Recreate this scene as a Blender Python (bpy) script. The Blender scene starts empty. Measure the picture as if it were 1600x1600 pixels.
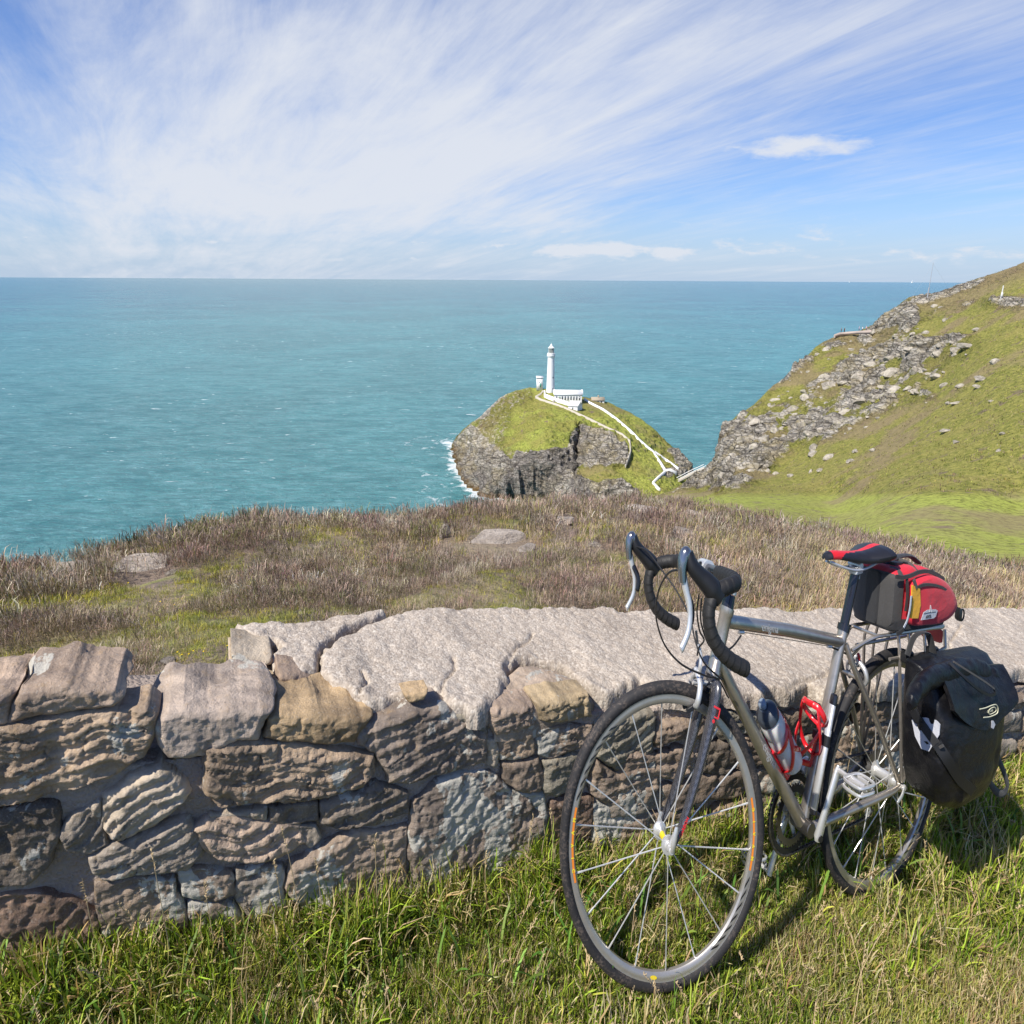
import bpy, bmesh, math, random
import numpy as np
from mathutils import Vector, Matrix

scene = bpy.context.scene
COL = scene.collection
RAD = math.radians
# ---------------------------------------------------------------- camera, light, exposure
FPX = 1133.0                       # focal length for a 1600 px wide picture
TH = math.atan((800 - 437.0) / FPX)
ROLL = RAD(0.32)
cam = bpy.data.cameras.new('camera')
cam.sensor_width = 36.0
cam.lens = FPX / 1600 * 36.0
cam.clip_start = 0.05
cam.clip_end = 300000
camo = bpy.data.objects.new('camera', cam)
COL.objects.link(camo)
camo.matrix_world = Matrix.Rotation(math.pi / 2 - TH, 4, 'X') @ Matrix.Rotation(ROLL, 4, 'Z')
scene.camera = camo
CR = np.array(camo.matrix_world.to_3x3())

SUN_AZ = math.atan2(-0.80, -0.60)    # towards the sun, from +Y clockwise
SUN_EL = RAD(52)
sund = bpy.data.lights.new('sun', 'SUN')
sund.energy = 4.7
sund.angle = RAD(0.55)
sund.color = (1.0, 0.945, 0.85)
suno = bpy.data.objects.new('sun', sund)
COL.objects.link(suno)
sv = Vector((math.sin(SUN_AZ) * math.cos(SUN_EL), math.cos(SUN_AZ) * math.cos(SUN_EL), math.sin(SUN_EL)))
suno.rotation_euler = sv.to_track_quat('Z', 'Y').to_euler()
suno.location = sv * 50

scene.view_settings.view_transform = 'Standard'
scene.view_settings.look = 'None'
scene.view_settings.exposure = 0.50
scene.view_settings.gamma = 1.0
scene.view_settings.use_curve_mapping = False
try:
    scene.cycles.max_bounces = 6
    scene.cycles.transparent_max_bounces = 8
    scene.cycles.caustics_reflective = False
    scene.cycles.caustics_refractive = False
except Exception:
    pass

# ---------------------------------------------------------------- node helper
class NT:
    def __init__(s, tree):
        s.t = tree
        s.n = tree.nodes
        s.l = tree.links
    def put(s, sock, v):
        if isinstance(v, bpy.types.NodeSocket):
            s.l.new(v, sock)
        elif v is not None:
            try:
                sock.default_value = v
            except Exception:
                sock.default_value = (v[0], v[1], v[2], 1.0)
    def node(s, kind, **kw):
        nd = s.n.new(kind)
        for k, v in kw.items():
            setattr(nd, k, v)
        return nd
    def math(s, op, a, b=0.0, c=0.0, clamp=False):
        nd = s.node('ShaderNodeMath', operation=op, use_clamp=clamp)
        s.put(nd.inputs[0], a); s.put(nd.inputs[1], b); s.put(nd.inputs[2], c)
        return nd.outputs[0]
    def vmath(s, op, a, b=None, scale=None):
        nd = s.node('ShaderNodeVectorMath', operation=op)
        s.put(nd.inputs[0], a)
        if b is not None: s.put(nd.inputs[1], b)
        if scale is not None: s.put(nd.inputs['Scale'], scale)
        return nd.outputs[0]
    def sep(s, v):
        nd = s.node('ShaderNodeSeparateXYZ'); s.put(nd.inputs[0], v)
        return nd.outputs
    def comb(s, x, y, z):
        nd = s.node('ShaderNodeCombineXYZ')
        s.put(nd.inputs[0], x); s.put(nd.inputs[1], y); s.put(nd.inputs[2], z)
        return nd.outputs[0]
    def noise(s, vec, scale, detail=4.0, rough=0.55, dist=0.0, col=False):
        nd = s.node('ShaderNodeTexNoise')
        s.put(nd.inputs['Vector'], vec); s.put(nd.inputs['Scale'], scale)
        s.put(nd.inputs['Detail'], detail); s.put(nd.inputs['Roughness'], rough)
        s.put(nd.inputs['Distortion'], dist)
        return nd.outputs['Color' if col else 'Fac']
    def voro(s, vec, scale, feature='F1', rnd=1.0):
        nd = s.node('ShaderNodeTexVoronoi', feature=feature)
        s.put(nd.inputs['Vector'], vec); s.put(nd.inputs['Scale'], scale)
        s.put(nd.inputs['Randomness'], rnd)
        return nd
    def ramp(s, fac, stops, interp='LINEAR'):
        nd = s.node('ShaderNodeValToRGB')
        cr = nd.color_ramp
        cr.interpolation = interp
        while len(cr.elements) < len(stops):
            cr.elements.new(0.5)
        for e, (p, c) in zip(cr.elements, stops):
            e.position = p
            e.color = (c, c, c, 1) if isinstance(c, (int, float)) else (c[0], c[1], c[2], 1)
        s.put(nd.inputs[0], fac)
        return nd.outputs[0]
    def sstep(s, v, lo, hi, a=0.0, b=1.0):
        nd = s.node('ShaderNodeMapRange', interpolation_type='SMOOTHSTEP')
        s.put(nd.inputs[0], v); s.put(nd.inputs[1], lo); s.put(nd.inputs[2], hi)
        s.put(nd.inputs[3], a); s.put(nd.inputs[4], b)
        return nd.outputs[0]
    def mix(s, f, a, b, mode='MIX'):
        nd = s.node('ShaderNodeMix', data_type='RGBA', blend_type=mode)
        s.put(nd.inputs['Factor'], f)
        s.put(nd.inputs[6], a if isinstance(a, bpy.types.NodeSocket) else (a[0], a[1], a[2], 1))
        s.put(nd.inputs[7], b if isinstance(b, bpy.types.NodeSocket) else (b[0], b[1], b[2], 1))
        return nd.outputs[2]
    def attr(s, name, out='Fac'):
        nd = s.node('ShaderNodeAttribute'); nd.attribute_name = name
        return nd.outputs[out]
    def obj(s):
        return s.node('ShaderNodeTexCoord').outputs['Object']
    def pos(s):
        return s.node('ShaderNodeNewGeometry').outputs['Position']
    def nor(s):
        return s.node('ShaderNodeNewGeometry').outputs['Normal']
    def bump(s, h, strength=0.5, dist=0.01, normal=None):
        nd = s.node('ShaderNodeBump')
        s.put(nd.inputs['Height'], h); s.put(nd.inputs['Strength'], strength)
        s.put(nd.inputs['Distance'], dist)
        if normal is not None: s.put(nd.inputs['Normal'], normal)
        return nd.outputs[0]

MATS = {}
def material(name, fn=None, **kw):
    if name in MATS: return MATS[name]
    m = bpy.data.materials.new(name)
    m.use_nodes = True
    t = NT(m.node_tree)
    p = m.node_tree.nodes['Principled BSDF']
    for k, v in kw.items():
        t.put(p.inputs[{'color': 'Base Color', 'rough': 'Roughness', 'metal': 'Metallic', 'spec': 'Specular IOR Level',
                        'coat': 'Coat Weight', 'trans': 'Transmission Weight', 'ior': 'IOR', 'alpha': 'Alpha'}[k]], v)
    if fn: fn(t, p)
    MATS[name] = m
    return m

# ---------------------------------------------------------------- world
SKY_ROT = SUN_AZ
world = bpy.data.worlds.new('World')
scene.world = world
world.use_nodes = True
wt = NT(world.node_tree)
bg = world.node_tree.nodes['Background']
sky = wt.node('ShaderNodeTexSky', sky_type='NISHITA')
sky.sun_disc = False
sky.sun_elevation = SUN_EL
sky.sun_rotation = SKY_ROT
sky.altitude = 100
sky.air_density = 1.0
sky.dust_density = 0.4
sky.ozone_density = 3.0
dirv = wt.node('ShaderNodeTexCoord').outputs['Generated']
dx, dy, dz = wt.sep(dirv)
az = wt.math('ARCTAN2', dx, dy)
el = wt.math('ARCSINE', dz)
# thin high cloud drawn on a plane far above, streaked by the wind
den = wt.math('ADD', wt.math('MAXIMUM', dz, 0.0), 0.10)
u = wt.math('DIVIDE', dx, den)
v = wt.math('DIVIDE', dy, den)
ca, sa = math.cos(RAD(116)), math.sin(RAD(116))
ur = wt.math('ADD', wt.math('MULTIPLY', u, ca), wt.math('MULTIPLY', v, sa))
vr = wt.math('SUBTRACT', wt.math('MULTIPLY', v, ca), wt.math('MULTIPLY', u, sa))
P1 = wt.comb(wt.math('MULTIPLY', ur, 0.30), wt.math('MULTIPLY', vr, 0.90), 0.3)
P2 = wt.comb(wt.math('MULTIPLY', ur, 0.62), wt.math('MULTIPLY', vr, 3.3), 2.7)
P3 = wt.comb(u, v, 5.1)
n1 = wt.noise(P1, 1.0, 8, 0.6, 0.9)
n2 = wt.noise(P2, 1.0, 9, 0.66, 0.55)
n3 = wt.noise(P3, 0.55, 7, 0.6, 0.3)
def blob(ca_, ce_, sa_, se_):
    a = wt.math('DIVIDE', wt.math('SUBTRACT', az, ca_), sa_)
    e = wt.math('DIVIDE', wt.math('SUBTRACT', el, ce_), se_)
    r = wt.math('ADD', wt.math('MULTIPLY', a, a), wt.math('MULTIPLY', e, e))
    return wt.math('POWER', 2.718, wt.math('MULTIPLY', r, -1.0))
cover = wt.math('ADD', blob(-0.02, 0.145, 0.28, 0.085), wt.math('MULTIPLY', blob(-0.38, 0.10, 0.30, 0.10), 0.85))
cover = wt.math('ADD', cover, wt.math('MULTIPLY', blob(0.36, 0.26, 0.36, 0.07), 0.80))
cover = wt.math('ADD', cover, wt.math('MULTIPLY', blob(0.05, 0.30, 0.20, 0.07), 0.45))
cover = wt.math('ADD', cover, wt.math('MULTIPLY', blob(-0.36, 0.27, 0.26, 0.10), 0.62))
n4 = wt.noise(wt.comb(wt.math('MULTIPLY', ur, 1.3), wt.math('MULTIPLY', vr, 9.0), 6.2), 1.0, 8, 0.7, 0.6)
dens = wt.math('ADD', wt.math('ADD', wt.math('MULTIPLY', n1, 1.05), wt.math('MULTIPLY', n4, 0.20)), wt.math('MULTIPLY', n2, 0.72))
dens = wt.math('ADD', dens, wt.math('MULTIPLY', n3, 0.42))
dens = wt.math('ADD', dens, wt.math('MULTIPLY', cover, 0.46))
mask = wt.math('POWER', wt.sstep(dens, 1.08, 1.86), 1.15)
# small low cumulus near the horizon
q = wt.comb(wt.math('MULTIPLY', az, 9.0), wt.math('MULTIPLY', el, 34.0), 1.7)
nq = wt.noise(q, 1.0, 7, 0.6, 0.2)
band = wt.math('MULTIPLY', wt.sstep(el, 0.012, 0.028), wt.sstep(el, 0.085, 0.045))
nc = wt.noise(wt.comb(wt.math('MULTIPLY', az, 26.0), wt.math('MULTIPLY', el, 75.0), 3.0), 1.0, 6, 0.6, 0.3)
nqc = wt.math('ADD', wt.math('ADD', wt.math('MULTIPLY', nq, 0.6), wt.math('MULTIPLY', nc, 0.4)), wt.math('MULTIPLY', blob(0.19, 0.040, 0.14, 0.012), 0.16))
cum = wt.math('MULTIPLY', wt.sstep(nqc, 0.515, 0.64), band)
lens = wt.math('ADD', wt.math('ADD', wt.math('MULTIPLY', nq, 0.5), wt.math('MULTIPLY', nc, 0.5)), wt.math('MULTIPLY', blob(0.335, 0.150, 0.11, 0.016), 0.50))
lens = wt.math('MULTIPLY', wt.sstep(lens, 0.66, 0.98), 0.95)
hz = wt.sstep(el, 0.11, -0.01)
mask = wt.math('MAXIMUM', wt.math('MULTIPLY', mask, 0.93), wt.math('MULTIPLY', cum, 0.85))
mask = wt.math('MAXIMUM', mask, lens, clamp=True)
tint = wt.mix(1.0, sky.outputs[0], (0.61, 0.73, 1.02), 'MULTIPLY')
tint = wt.mix(wt.math('MULTIPLY', hz, 0.75), tint, (3.5, 4.5, 5.9))
skyc = wt.mix(mask, tint, (5.4, 5.65, 6.15))
wt.put(bg.inputs['Color'], skyc)
bg.inputs['Strength'].default_value = 0.10

# ---------------------------------------------------------------- geometry helpers
def ray(px, py):
    c = np.stack([(np.asarray(px, float) - 800) / FPX, (800 - np.asarray(py, float)) / FPX, -np.ones_like(np.asarray(px, float) * 1.0)], -1)
    return c @ CR.T
def onz(px, py, z):
    r = ray(px, py); return r * (z / r[..., 2])[..., None]
def ony(px, py, y):
    r = ray(px, py); return r * (y / r[..., 1])[..., None]
def to_px(P):
    c = np.asarray(P) @ CR
    return np.stack([800 + FPX * c[..., 0] / -c[..., 2], 800 - FPX * c[..., 1] / -c[..., 2]], -1)

def _hash(i, j, k, seed):
    h = (i.astype(np.int64) * 374761393 + j.astype(np.int64) * 668265263 + k.astype(np.int64) * 2147483647 + seed * 974711) & 0xFFFFFFFF
    h = ((h ^ (h >> 13)) * 1274126177) & 0xFFFFFFFF
    h = (h ^ (h >> 16)) & 0xFFFFFFFF
    return h / 4294967295.0
def vnoise(P, seed=0):
    P = np.asarray(P, float)
    i = np.floor(P).astype(np.int64); f = P - i
    f = f * f * f * (f * (f * 6 - 15) + 10)
    x, y, z = i[..., 0], i[..., 1], i[..., 2]
    fx, fy, fz = f[..., 0], f[..., 1], f[..., 2]
    r = 0
    for a in (0, 1):
        for b in (0, 1):
            for c in (0, 1):
                w = (fx if a else 1 - fx) * (fy if b else 1 - fy) * (fz if c else 1 - fz)
                r = r + w * _hash(x + a, y + b, z + c, seed)
    return r * 2 - 1
def fbm(P, octaves=4, seed=0, gain=0.5, ridged=False):
    P = np.asarray(P, float); a = 1.0; s = 0; t = 0
    for o in range(octaves):
        n = vnoise(P * (2.03 ** o) + o * 17.3, seed + o)
        if ridged: n = 1 - 2 * np.abs(n)
        s = s + n * a; t += a; a *= gain
    return s / t
def smooth(x, a, b):
    t = np.clip((x - a) / (b - a), 0, 1); return t * t * (3 - 2 * t)

def meshobj(name, V, F, mat=None, parent=None, smooth_=True, attrs=None, loc=None):
    """V: (n,3); F: list of int arrays (m,k), or one array."""
    V = np.asarray(V, np.float64)
    if loc is not None: V = V - np.asarray(loc)
    me = bpy.data.meshes.new(name)
    if isinstance(F, np.ndarray): F = [F]
    F = [np.asarray(f, np.int32) for f in F if len(f)]
    me.vertices.add(len(V)); me.vertices.foreach_set('co', V.astype(np.float32).ravel())
    nl = sum(f.size for f in F); npoly = sum(len(f) for f in F)
    me.loops.add(nl); me.polygons.add(npoly)
    me.loops.foreach_set('vertex_index', np.concatenate([f.ravel() for f in F]))
    tot = np.concatenate([np.full(len(f), f.shape[1], np.int32) for f in F])
    st = np.concatenate([[0], np.cumsum(tot)[:-1]]).astype(np.int32)
    me.polygons.foreach_set('loop_start', st); me.polygons.foreach_set('loop_total', tot)
    me.update(calc_edges=True)
    if smooth_: me.polygons.foreach_set('use_smooth', np.ones(npoly, bool))
    for k, val in (attrs or {}).items():
        val = np.asarray(val, np.float32)
        if val.ndim == 1:
            a = me.attributes.new(k, 'FLOAT', 'POINT'); a.data.foreach_set('value', val)
        else:
            a = me.attributes.new(k, 'FLOAT_COLOR', 'POINT')
            a.data.foreach_set('color', np.c_[val, np.ones(len(val), np.float32)].astype(np.float32).ravel())
    o = bpy.data.objects.new(name, me)
    if mat: me.materials.append(mat)
    if loc is not None: o.location = loc
    if parent is not None: o.parent = parent
    COL.objects.link(o)
    return o
def empty(name, loc=(0, 0, 0)):
    o = bpy.data.objects.new(name, None); o.empty_display_size = 0.1
    COL.objects.link(o); o.location = loc; return o
def tag(o, label=None, cat=None, group=None, kind=None):
    if label: o['label'] = label
    if cat: o['category'] = cat
    if group: o['group'] = group
    if kind: o['kind'] = kind
    return o
def gridf(nr, nc, off=0):
    i = np.arange(nr - 1)[:, None] * nc + np.arange(nc - 1)[None, :]
    i = i.ravel() + off
    return np.c_[i, i + 1, i + nc + 1, i + nc]
def tps(pts, vals):
    pts = np.asarray(pts, float); vals = np.asarray(vals, float); n = len(pts)
    d = np.linalg.norm(pts[:, None] - pts[None], axis=2)
    K = np.where(d > 0, d * d * np.log(d + 1e-9), 0) + np.eye(n) * 1e-3
    Q = np.c_[np.ones(n), pts]
    A = np.block([[K, Q], [Q.T, np.zeros((3, 3))]])
    w = np.linalg.solve(A, np.r_[vals, 0, 0, 0])
    def f(q):
        q = np.asarray(q, float); sh = q.shape[:-1]; q = q.reshape(-1, 2); out = np.empty(len(q))
        for s in range(0, len(q), 40000):
            qq = q[s:s + 40000]
            dd = np.linalg.norm(qq[:, None] - pts[None], axis=2)
            out[s:s + 40000] = np.where(dd > 0, dd * dd * np.log(dd + 1e-9), 0) @ w[:n] + w[n] + qq @ w[n + 1:]
        return out.reshape(sh)
    return f
def polysdf(q, poly):
    """signed distance to polygon, positive inside."""
    q = np.asarray(q, float); sh = q.shape[:-1]; q = q.reshape(-1, 2); poly = np.asarray(poly, float)
    d = np.full(len(q), 1e18); ins = np.zeros(len(q), bool)
    n = len(poly)
    for i in range(n):
        a = poly[i]; b = poly[(i + 1) % n]
        e = b - a; w = q - a
        t = np.clip((w @ e) / (e @ e + 1e-18), 0, 1)
        dd = ((w - t[:, None] * e) ** 2).sum(1); d = np.minimum(d, dd)
        c = ((a[1] <= q[:, 1]) != (b[1] <= q[:, 1]))
        with np.errstate(divide='ignore', invalid='ignore'):
            xx = a[0] + (q[:, 1] - a[1]) * (b[0] - a[0]) / (b[1] - a[1] + 1e-30)
        ins ^= c & (q[:, 0] < xx)
    return (np.sqrt(d) * np.where(ins, 1, -1)).reshape(sh)
def linedist(q, line):
    q = np.asarray(q, float); sh = q.shape[:-1]; q = q.reshape(-1, 2); line = np.asarray(line, float)
    d = np.full(len(q), 1e18)
    for a, b in zip(line[:-1], line[1:]):
        e = b - a; w = q - a
        t = np.clip((w @ e) / (e @ e + 1e-18), 0, 1)
        d = np.minimum(d, ((w - t[:, None] * e) ** 2).sum(1))
    return np.sqrt(d).reshape(sh)
def normals(G):
    """unit normals of a (r,c,3) grid"""
    a = np.gradient(G, axis=1); b = np.gradient(G, axis=0)
    n = np.cross(a, b); return n / (np.linalg.norm(n, axis=2, keepdims=True) + 1e-12)
rng = np.random.default_rng(7)
SEA = -100.0

# ---------------------------------------------------------------- sea
def sea_mat(t, p):
    P = t.pos()
    x, y, z = t.sep(P)
    P2 = t.comb(x, t.math('MULTIPLY', y, 1.0), 0.0)
    big = t.noise(P2, 0.0035, 5, 0.6, 0.6)
    mid = t.noise(P2, 0.022, 5, 0.6, 0.3)
    dist = t.vmath('LENGTH', P)
    nd = t.node('ShaderNodeVectorMath', operation='LENGTH'); t.put(nd.inputs[0], P); dist = nd.outputs[1]
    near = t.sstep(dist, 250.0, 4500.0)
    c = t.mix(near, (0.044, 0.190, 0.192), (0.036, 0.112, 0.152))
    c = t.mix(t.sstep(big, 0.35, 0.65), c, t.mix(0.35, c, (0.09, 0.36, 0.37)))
    c = t.mix(t.math('MULTIPLY', t.sstep(mid, 0.4, 0.7), 0.35), c, (0.012, 0.12, 0.13))
    w5 = t.noise(t.comb(t.math('MULTIPLY', x, 0.030), t.math('MULTIPLY', y, 0.075), 4.0), 1.0, 7, 0.72, 0.5)  # broad waves: their lit and shaded faces are painted into the water colour
    c = t.mix(t.math('MULTIPLY', t.sstep(w5, 0.40, 0.66), 0.55), c, t.mix(0.5, c, (0.20, 0.37, 0.40)))
    w6 = t.noise(t.comb(t.math('MULTIPLY', x, 0.13), t.math('MULTIPLY', y, 0.30), 9.0), 1.0, 6, 0.75, 0.6)  # finer waves, light and dark faces painted the same way
    c = t.mix(t.math('MULTIPLY', t.sstep(w6, 0.50, 0.66), 0.5), c, (0.20, 0.42, 0.46))
    c = t.mix(t.math('MULTIPLY', t.sstep(w6, 0.48, 0.32), 0.5), c, (0.010, 0.095, 0.115))
    c = t.mix(t.math('MULTIPLY', t.sstep(w5, 0.52, 0.36), 0.45), c, (0.012, 0.115, 0.135))
    # white caps: short bright flecks grouped in windy patches
    w1 = t.noise(t.comb(t.math('MULTIPLY', x, 0.075), t.math('MULTIPLY', y, 0.14), 0.0), 1.0, 5, 0.66, 0.5)
    w2 = t.noise(P2, 0.006, 2, 0.5)
    thr = t.math('ADD', w1, t.math('MULTIPLY', t.math('SUBTRACT', w2, 0.5), 0.22))
    caps = t.sstep(thr, 0.668, 0.715)
    fo = t.attr('foam')
    fn = t.noise(P2, 0.14, 7, 0.68, 1.0)
    fm = t.sstep(t.math('ADD', fo, t.math('MULTIPLY', t.math('SUBTRACT', fn, 0.5), 2.1)), 0.50, 0.86)
    foam = t.math('MAXIMUM', t.math('MULTIPLY', caps, 0.85), t.math('MULTIPLY', fm, 0.95))
    c = t.mix(foam, c, (0.72, 0.76, 0.76))
    t.put(p.inputs['Base Color'], c)
    t.put(p.inputs['Roughness'], t.math('ADD', t.math('MULTIPLY', foam, 0.5), 0.22))
    p.inputs['IOR'].default_value = 1.33
    p.inputs['Specular IOR Level'].default_value = 0.42
    s1 = t.noise(t.comb(t.math('MULTIPLY', x, 0.8), t.math('MULTIPLY', y, 1.3), 0.0), 0.16, 8, 0.68, 0.3)
    s2 = t.noise(P2, 0.9, 4, 0.6)
    hgt = t.math('ADD', t.math('MULTIPLY', s1, 3.2), t.math('MULTIPLY', s2, 0.35))
    t.put(p.inputs['Normal'], t.bump(hgt, 1.0, 1.0))
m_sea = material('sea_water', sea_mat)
COAST_PX = [(700, 690), (706, 697), (713, 720), (722, 738), (732, 756), (748, 770), (772, 779), (800, 777), (830, 779), (870, 785), (905, 796)]
coast = np.array([onz(np.array(a), np.array(b), SEA)[:2] for a, b in COAST_PX])
azl = np.r_[np.linspace(-180, -50, 27)[:-1], np.linspace(-50, 50, 420), np.linspace(50, 180, 27)[1:]] * np.pi / 180
rl = np.r_[np.geomspace(30, 300, 18)[:-1], np.arange(300, 640, 1.6), np.geomspace(642, 200000, 110)]
R_, A_ = np.meshgrid(rl, azl, indexing='ij')
SX, SY = R_ * np.sin(A_), R_ * np.cos(A_)
fo = np.zeros_like(SX)
near = (R_ < 640) & (R_ > 300) & (np.abs(A_) < 0.6)
q2 = np.c_[SX[near], SY[near]]
dd = linedist(q2, coast)
wob = fbm(np.c_[q2 * 0.035, np.zeros(len(q2))], 4, 3)
fo[near] = np.exp(-dd / (9 + 7 * wob)) * 0.95 + 0.33 * np.exp(-((dd - 20 - 14 * wob) / 7) ** 2) * smooth(-q2[:, 0], -10, 30)
sea = meshobj('sea', np.c_[SX.ravel(), SY.ravel(), np.full(SX.size, SEA)], gridf(*SX.shape), m_sea, attrs={'foam': fo.ravel()})
tag(sea, kind='structure')

# ---------------------------------------------------------------- land
GA = np.array([0.951, 1.507, -1.535])       # a point of the path verge under the rear wheel
def ground_z(x, y):
    return GA[2] - 0.125 * (x - GA[0]) - 0.0296 * (y - GA[1])
# line of the stone wall
W0 = np.array([-1.02, 1.05]); WD = np.array([2.85, 1.10]); WD = WD / np.linalg.norm(WD); WN = np.array([-WD[1], WD[0]])

def grass_soil(t, p):
    P = t.pos()
    a = t.noise(P, 3.0, 6, 0.6); b = t.noise(P, 40.0, 4, 0.6)
    c = t.mix(t.sstep(a, 0.3, 0.7), (0.060, 0.070, 0.020), (0.16, 0.14, 0.06))
    c = t.mix(t.math('MULTIPLY', b, 0.5), c, (0.09, 0.065, 0.035))
    t.put(p.inputs['Base Color'], c); p.inputs['Roughness'].default_value = 0.95
    t.put(p.inputs['Normal'], t.bump(b, 0.6, 0.01))
m_soil = material('grass_soil', grass_soil)

# foreground verge, from behind the camera to the wall
gx = np.linspace(-4, 6, 220); gs = np.linspace(-4.0, 0.12, 110)
def wall_y(x): return W0[1] + (x - W0[0]) * WD[1] / WD[0]
XX, SS = np.meshgrid(gx, gs)
YY = wall_y(XX) + SS / WD[0]
def verge_z(x, y):
    d = (y - wall_y(x)) * WD[0]
    z = ground_z(x, y) + 0.02 * fbm(np.stack([x * 2.2, y * 2.2, 0 * x], -1), 3, 11) + 0.012 * fbm(np.stack([x * 9, y * 9, 0 * x], -1), 2, 12)
    s_ = (x - W0[0]) / WD[0]
    return z + 0.02 * smooth(d, -0.2, 0.0) - 0.065 * np.exp(-((s_ - .80) / .55) ** 2) * smooth(d, -.8, 0.0)
verge = meshobj('grass_verge', np.c_[XX.ravel(), YY.ravel(), verge_z(XX, YY).ravel()], gridf(*XX.shape), m_soil)
tag(verge, kind='structure')

# heath: falls away behind the wall to the cliff edge
SKY = np.array([(-500, 1000, 6), (-300, 940, 7), (-100, 906, 8), (0, 896, 9), (100, 884, 10), (200, 866, 11), (300, 842, 12.5), (420, 824, 14.5), (520, 819, 16), (610, 827, 16.5),
       (660, 818, 17.5), (720, 810, 19), (800, 800, 21), (900, 796, 24), (1000, 793, 27), (1050, 797, 29), (1130, 810, 29), (1200, 822, 27),
       (1300, 842, 25), (1400, 862, 23), (1500, 888, 21), (1600, 912, 20), (1750, 950, 18), (2100, 1040, 14)], float)
sr = ray(SKY[:, 0], SKY[:, 1])
s_az = np.arctan2(sr[:, 0], sr[:, 1]); s_r = SKY[:, 2] / np.cos(s_az)
s_z = sr[:, 2] / np.hypot(sr[:, 0], sr[:, 1]) * s_r
def heath_z(x, y, detail=True):
    a = np.arctan2(x, y); r = np.hypot(x, y)
    rs = np.interp(a, s_az, s_r); zs = np.interp(a, s_az, s_z)
    # distance to wall back line along this azimuth
    den_ = np.sin(a) * WN[0] + np.cos(a) * WN[1]
    r0 = np.clip((W0 @ WN + 0.40) / np.maximum(den_, 0.15), 0.8, 8)
    r0 = np.minimum(r0, rs * 0.6)
    z0 = ground_z(r0 * np.sin(a), r0 * np.cos(a)) + 0.02
    t = np.maximum((r - r0) / (rs - r0), 0)
    z = z0 + (zs - z0) * t + 0.10 * np.sin(np.pi * np.clip(t, 0, 1)) * (rs - r0) * 0.12
    over = np.maximum(r - rs, 0)
    z = z - over * 0.55 - 0.02 * over ** 1.6
    if detail:
        e = np.clip(t * 6, 0.05, 1) * np.clip((1.02 - t) * 8, 0.12, 1)
        z = z + e * (0.30 * fbm(np.stack([x * 0.35, y * 0.35, 0 * x], -1), 4, 21) + 0.06 * fbm(np.stack([x * 1.7, y * 1.7, 0 * x], -1), 3, 22))
    return z
azh = np.linspace(-50, 50, 420) * np.pi / 180
rh = np.concatenate([[0.0], np.linspace(0.02, 1, 240) ** 1.6, 1 + np.linspace(0.02, 1.2, 26)])
HH = np.zeros((len(rh), len(azh), 3))
for j, a in enumerate(azh):
    den_ = np.sin(a) * WN[0] + np.cos(a) * WN[1]
    r0 = np.clip((W0 @ WN + 0.02) / max(den_, 0.15), 0.7, 8)
    rs = np.interp(a, s_az, s_r)
    r0 = min(r0, rs * 0.6)
    r = r0 + (rs - r0) * rh
    HH[:, j, 0] = r * np.sin(a); HH[:, j, 1] = r * np.cos(a)
HH[..., 2] = heath_z(HH[..., 0], HH[..., 1])
def heath_mat(t, p):
    P = t.pos()
    a = t.noise(P, 0.9, 6, 0.62, 0.4); b = t.noise(P, 14.0, 6, 0.65); g = t.noise(P, 0.45, 4, 0.6)
    c = t.mix(t.sstep(b, 0.3, 0.7), (0.11, 0.080, 0.060), (0.30, 0.225, 0.165))
    grn = t.mix(b, (0.10, 0.12, 0.025), (0.30, 0.29, 0.08))
    c = t.mix(t.sstep(a, 0.50, 0.62), c, grn)
    c = t.mix(t.math('MULTIPLY', t.sstep(g, 0.50, 0.62), 0.6), c, (0.38, 0.30, 0.19))
    t.put(p.inputs['Base Color'], c); p.inputs['Roughness'].default_value = 0.95
    t.put(p.inputs['Normal'], t.bump(b, 1.0, 0.08))
m_heath = material('heath_soil', heath_mat)
heath = meshobj('heath_ground', HH.reshape(-1, 3), gridf(*HH.shape[:2]), m_heath)
tag(heath, kind='structure')

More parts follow.
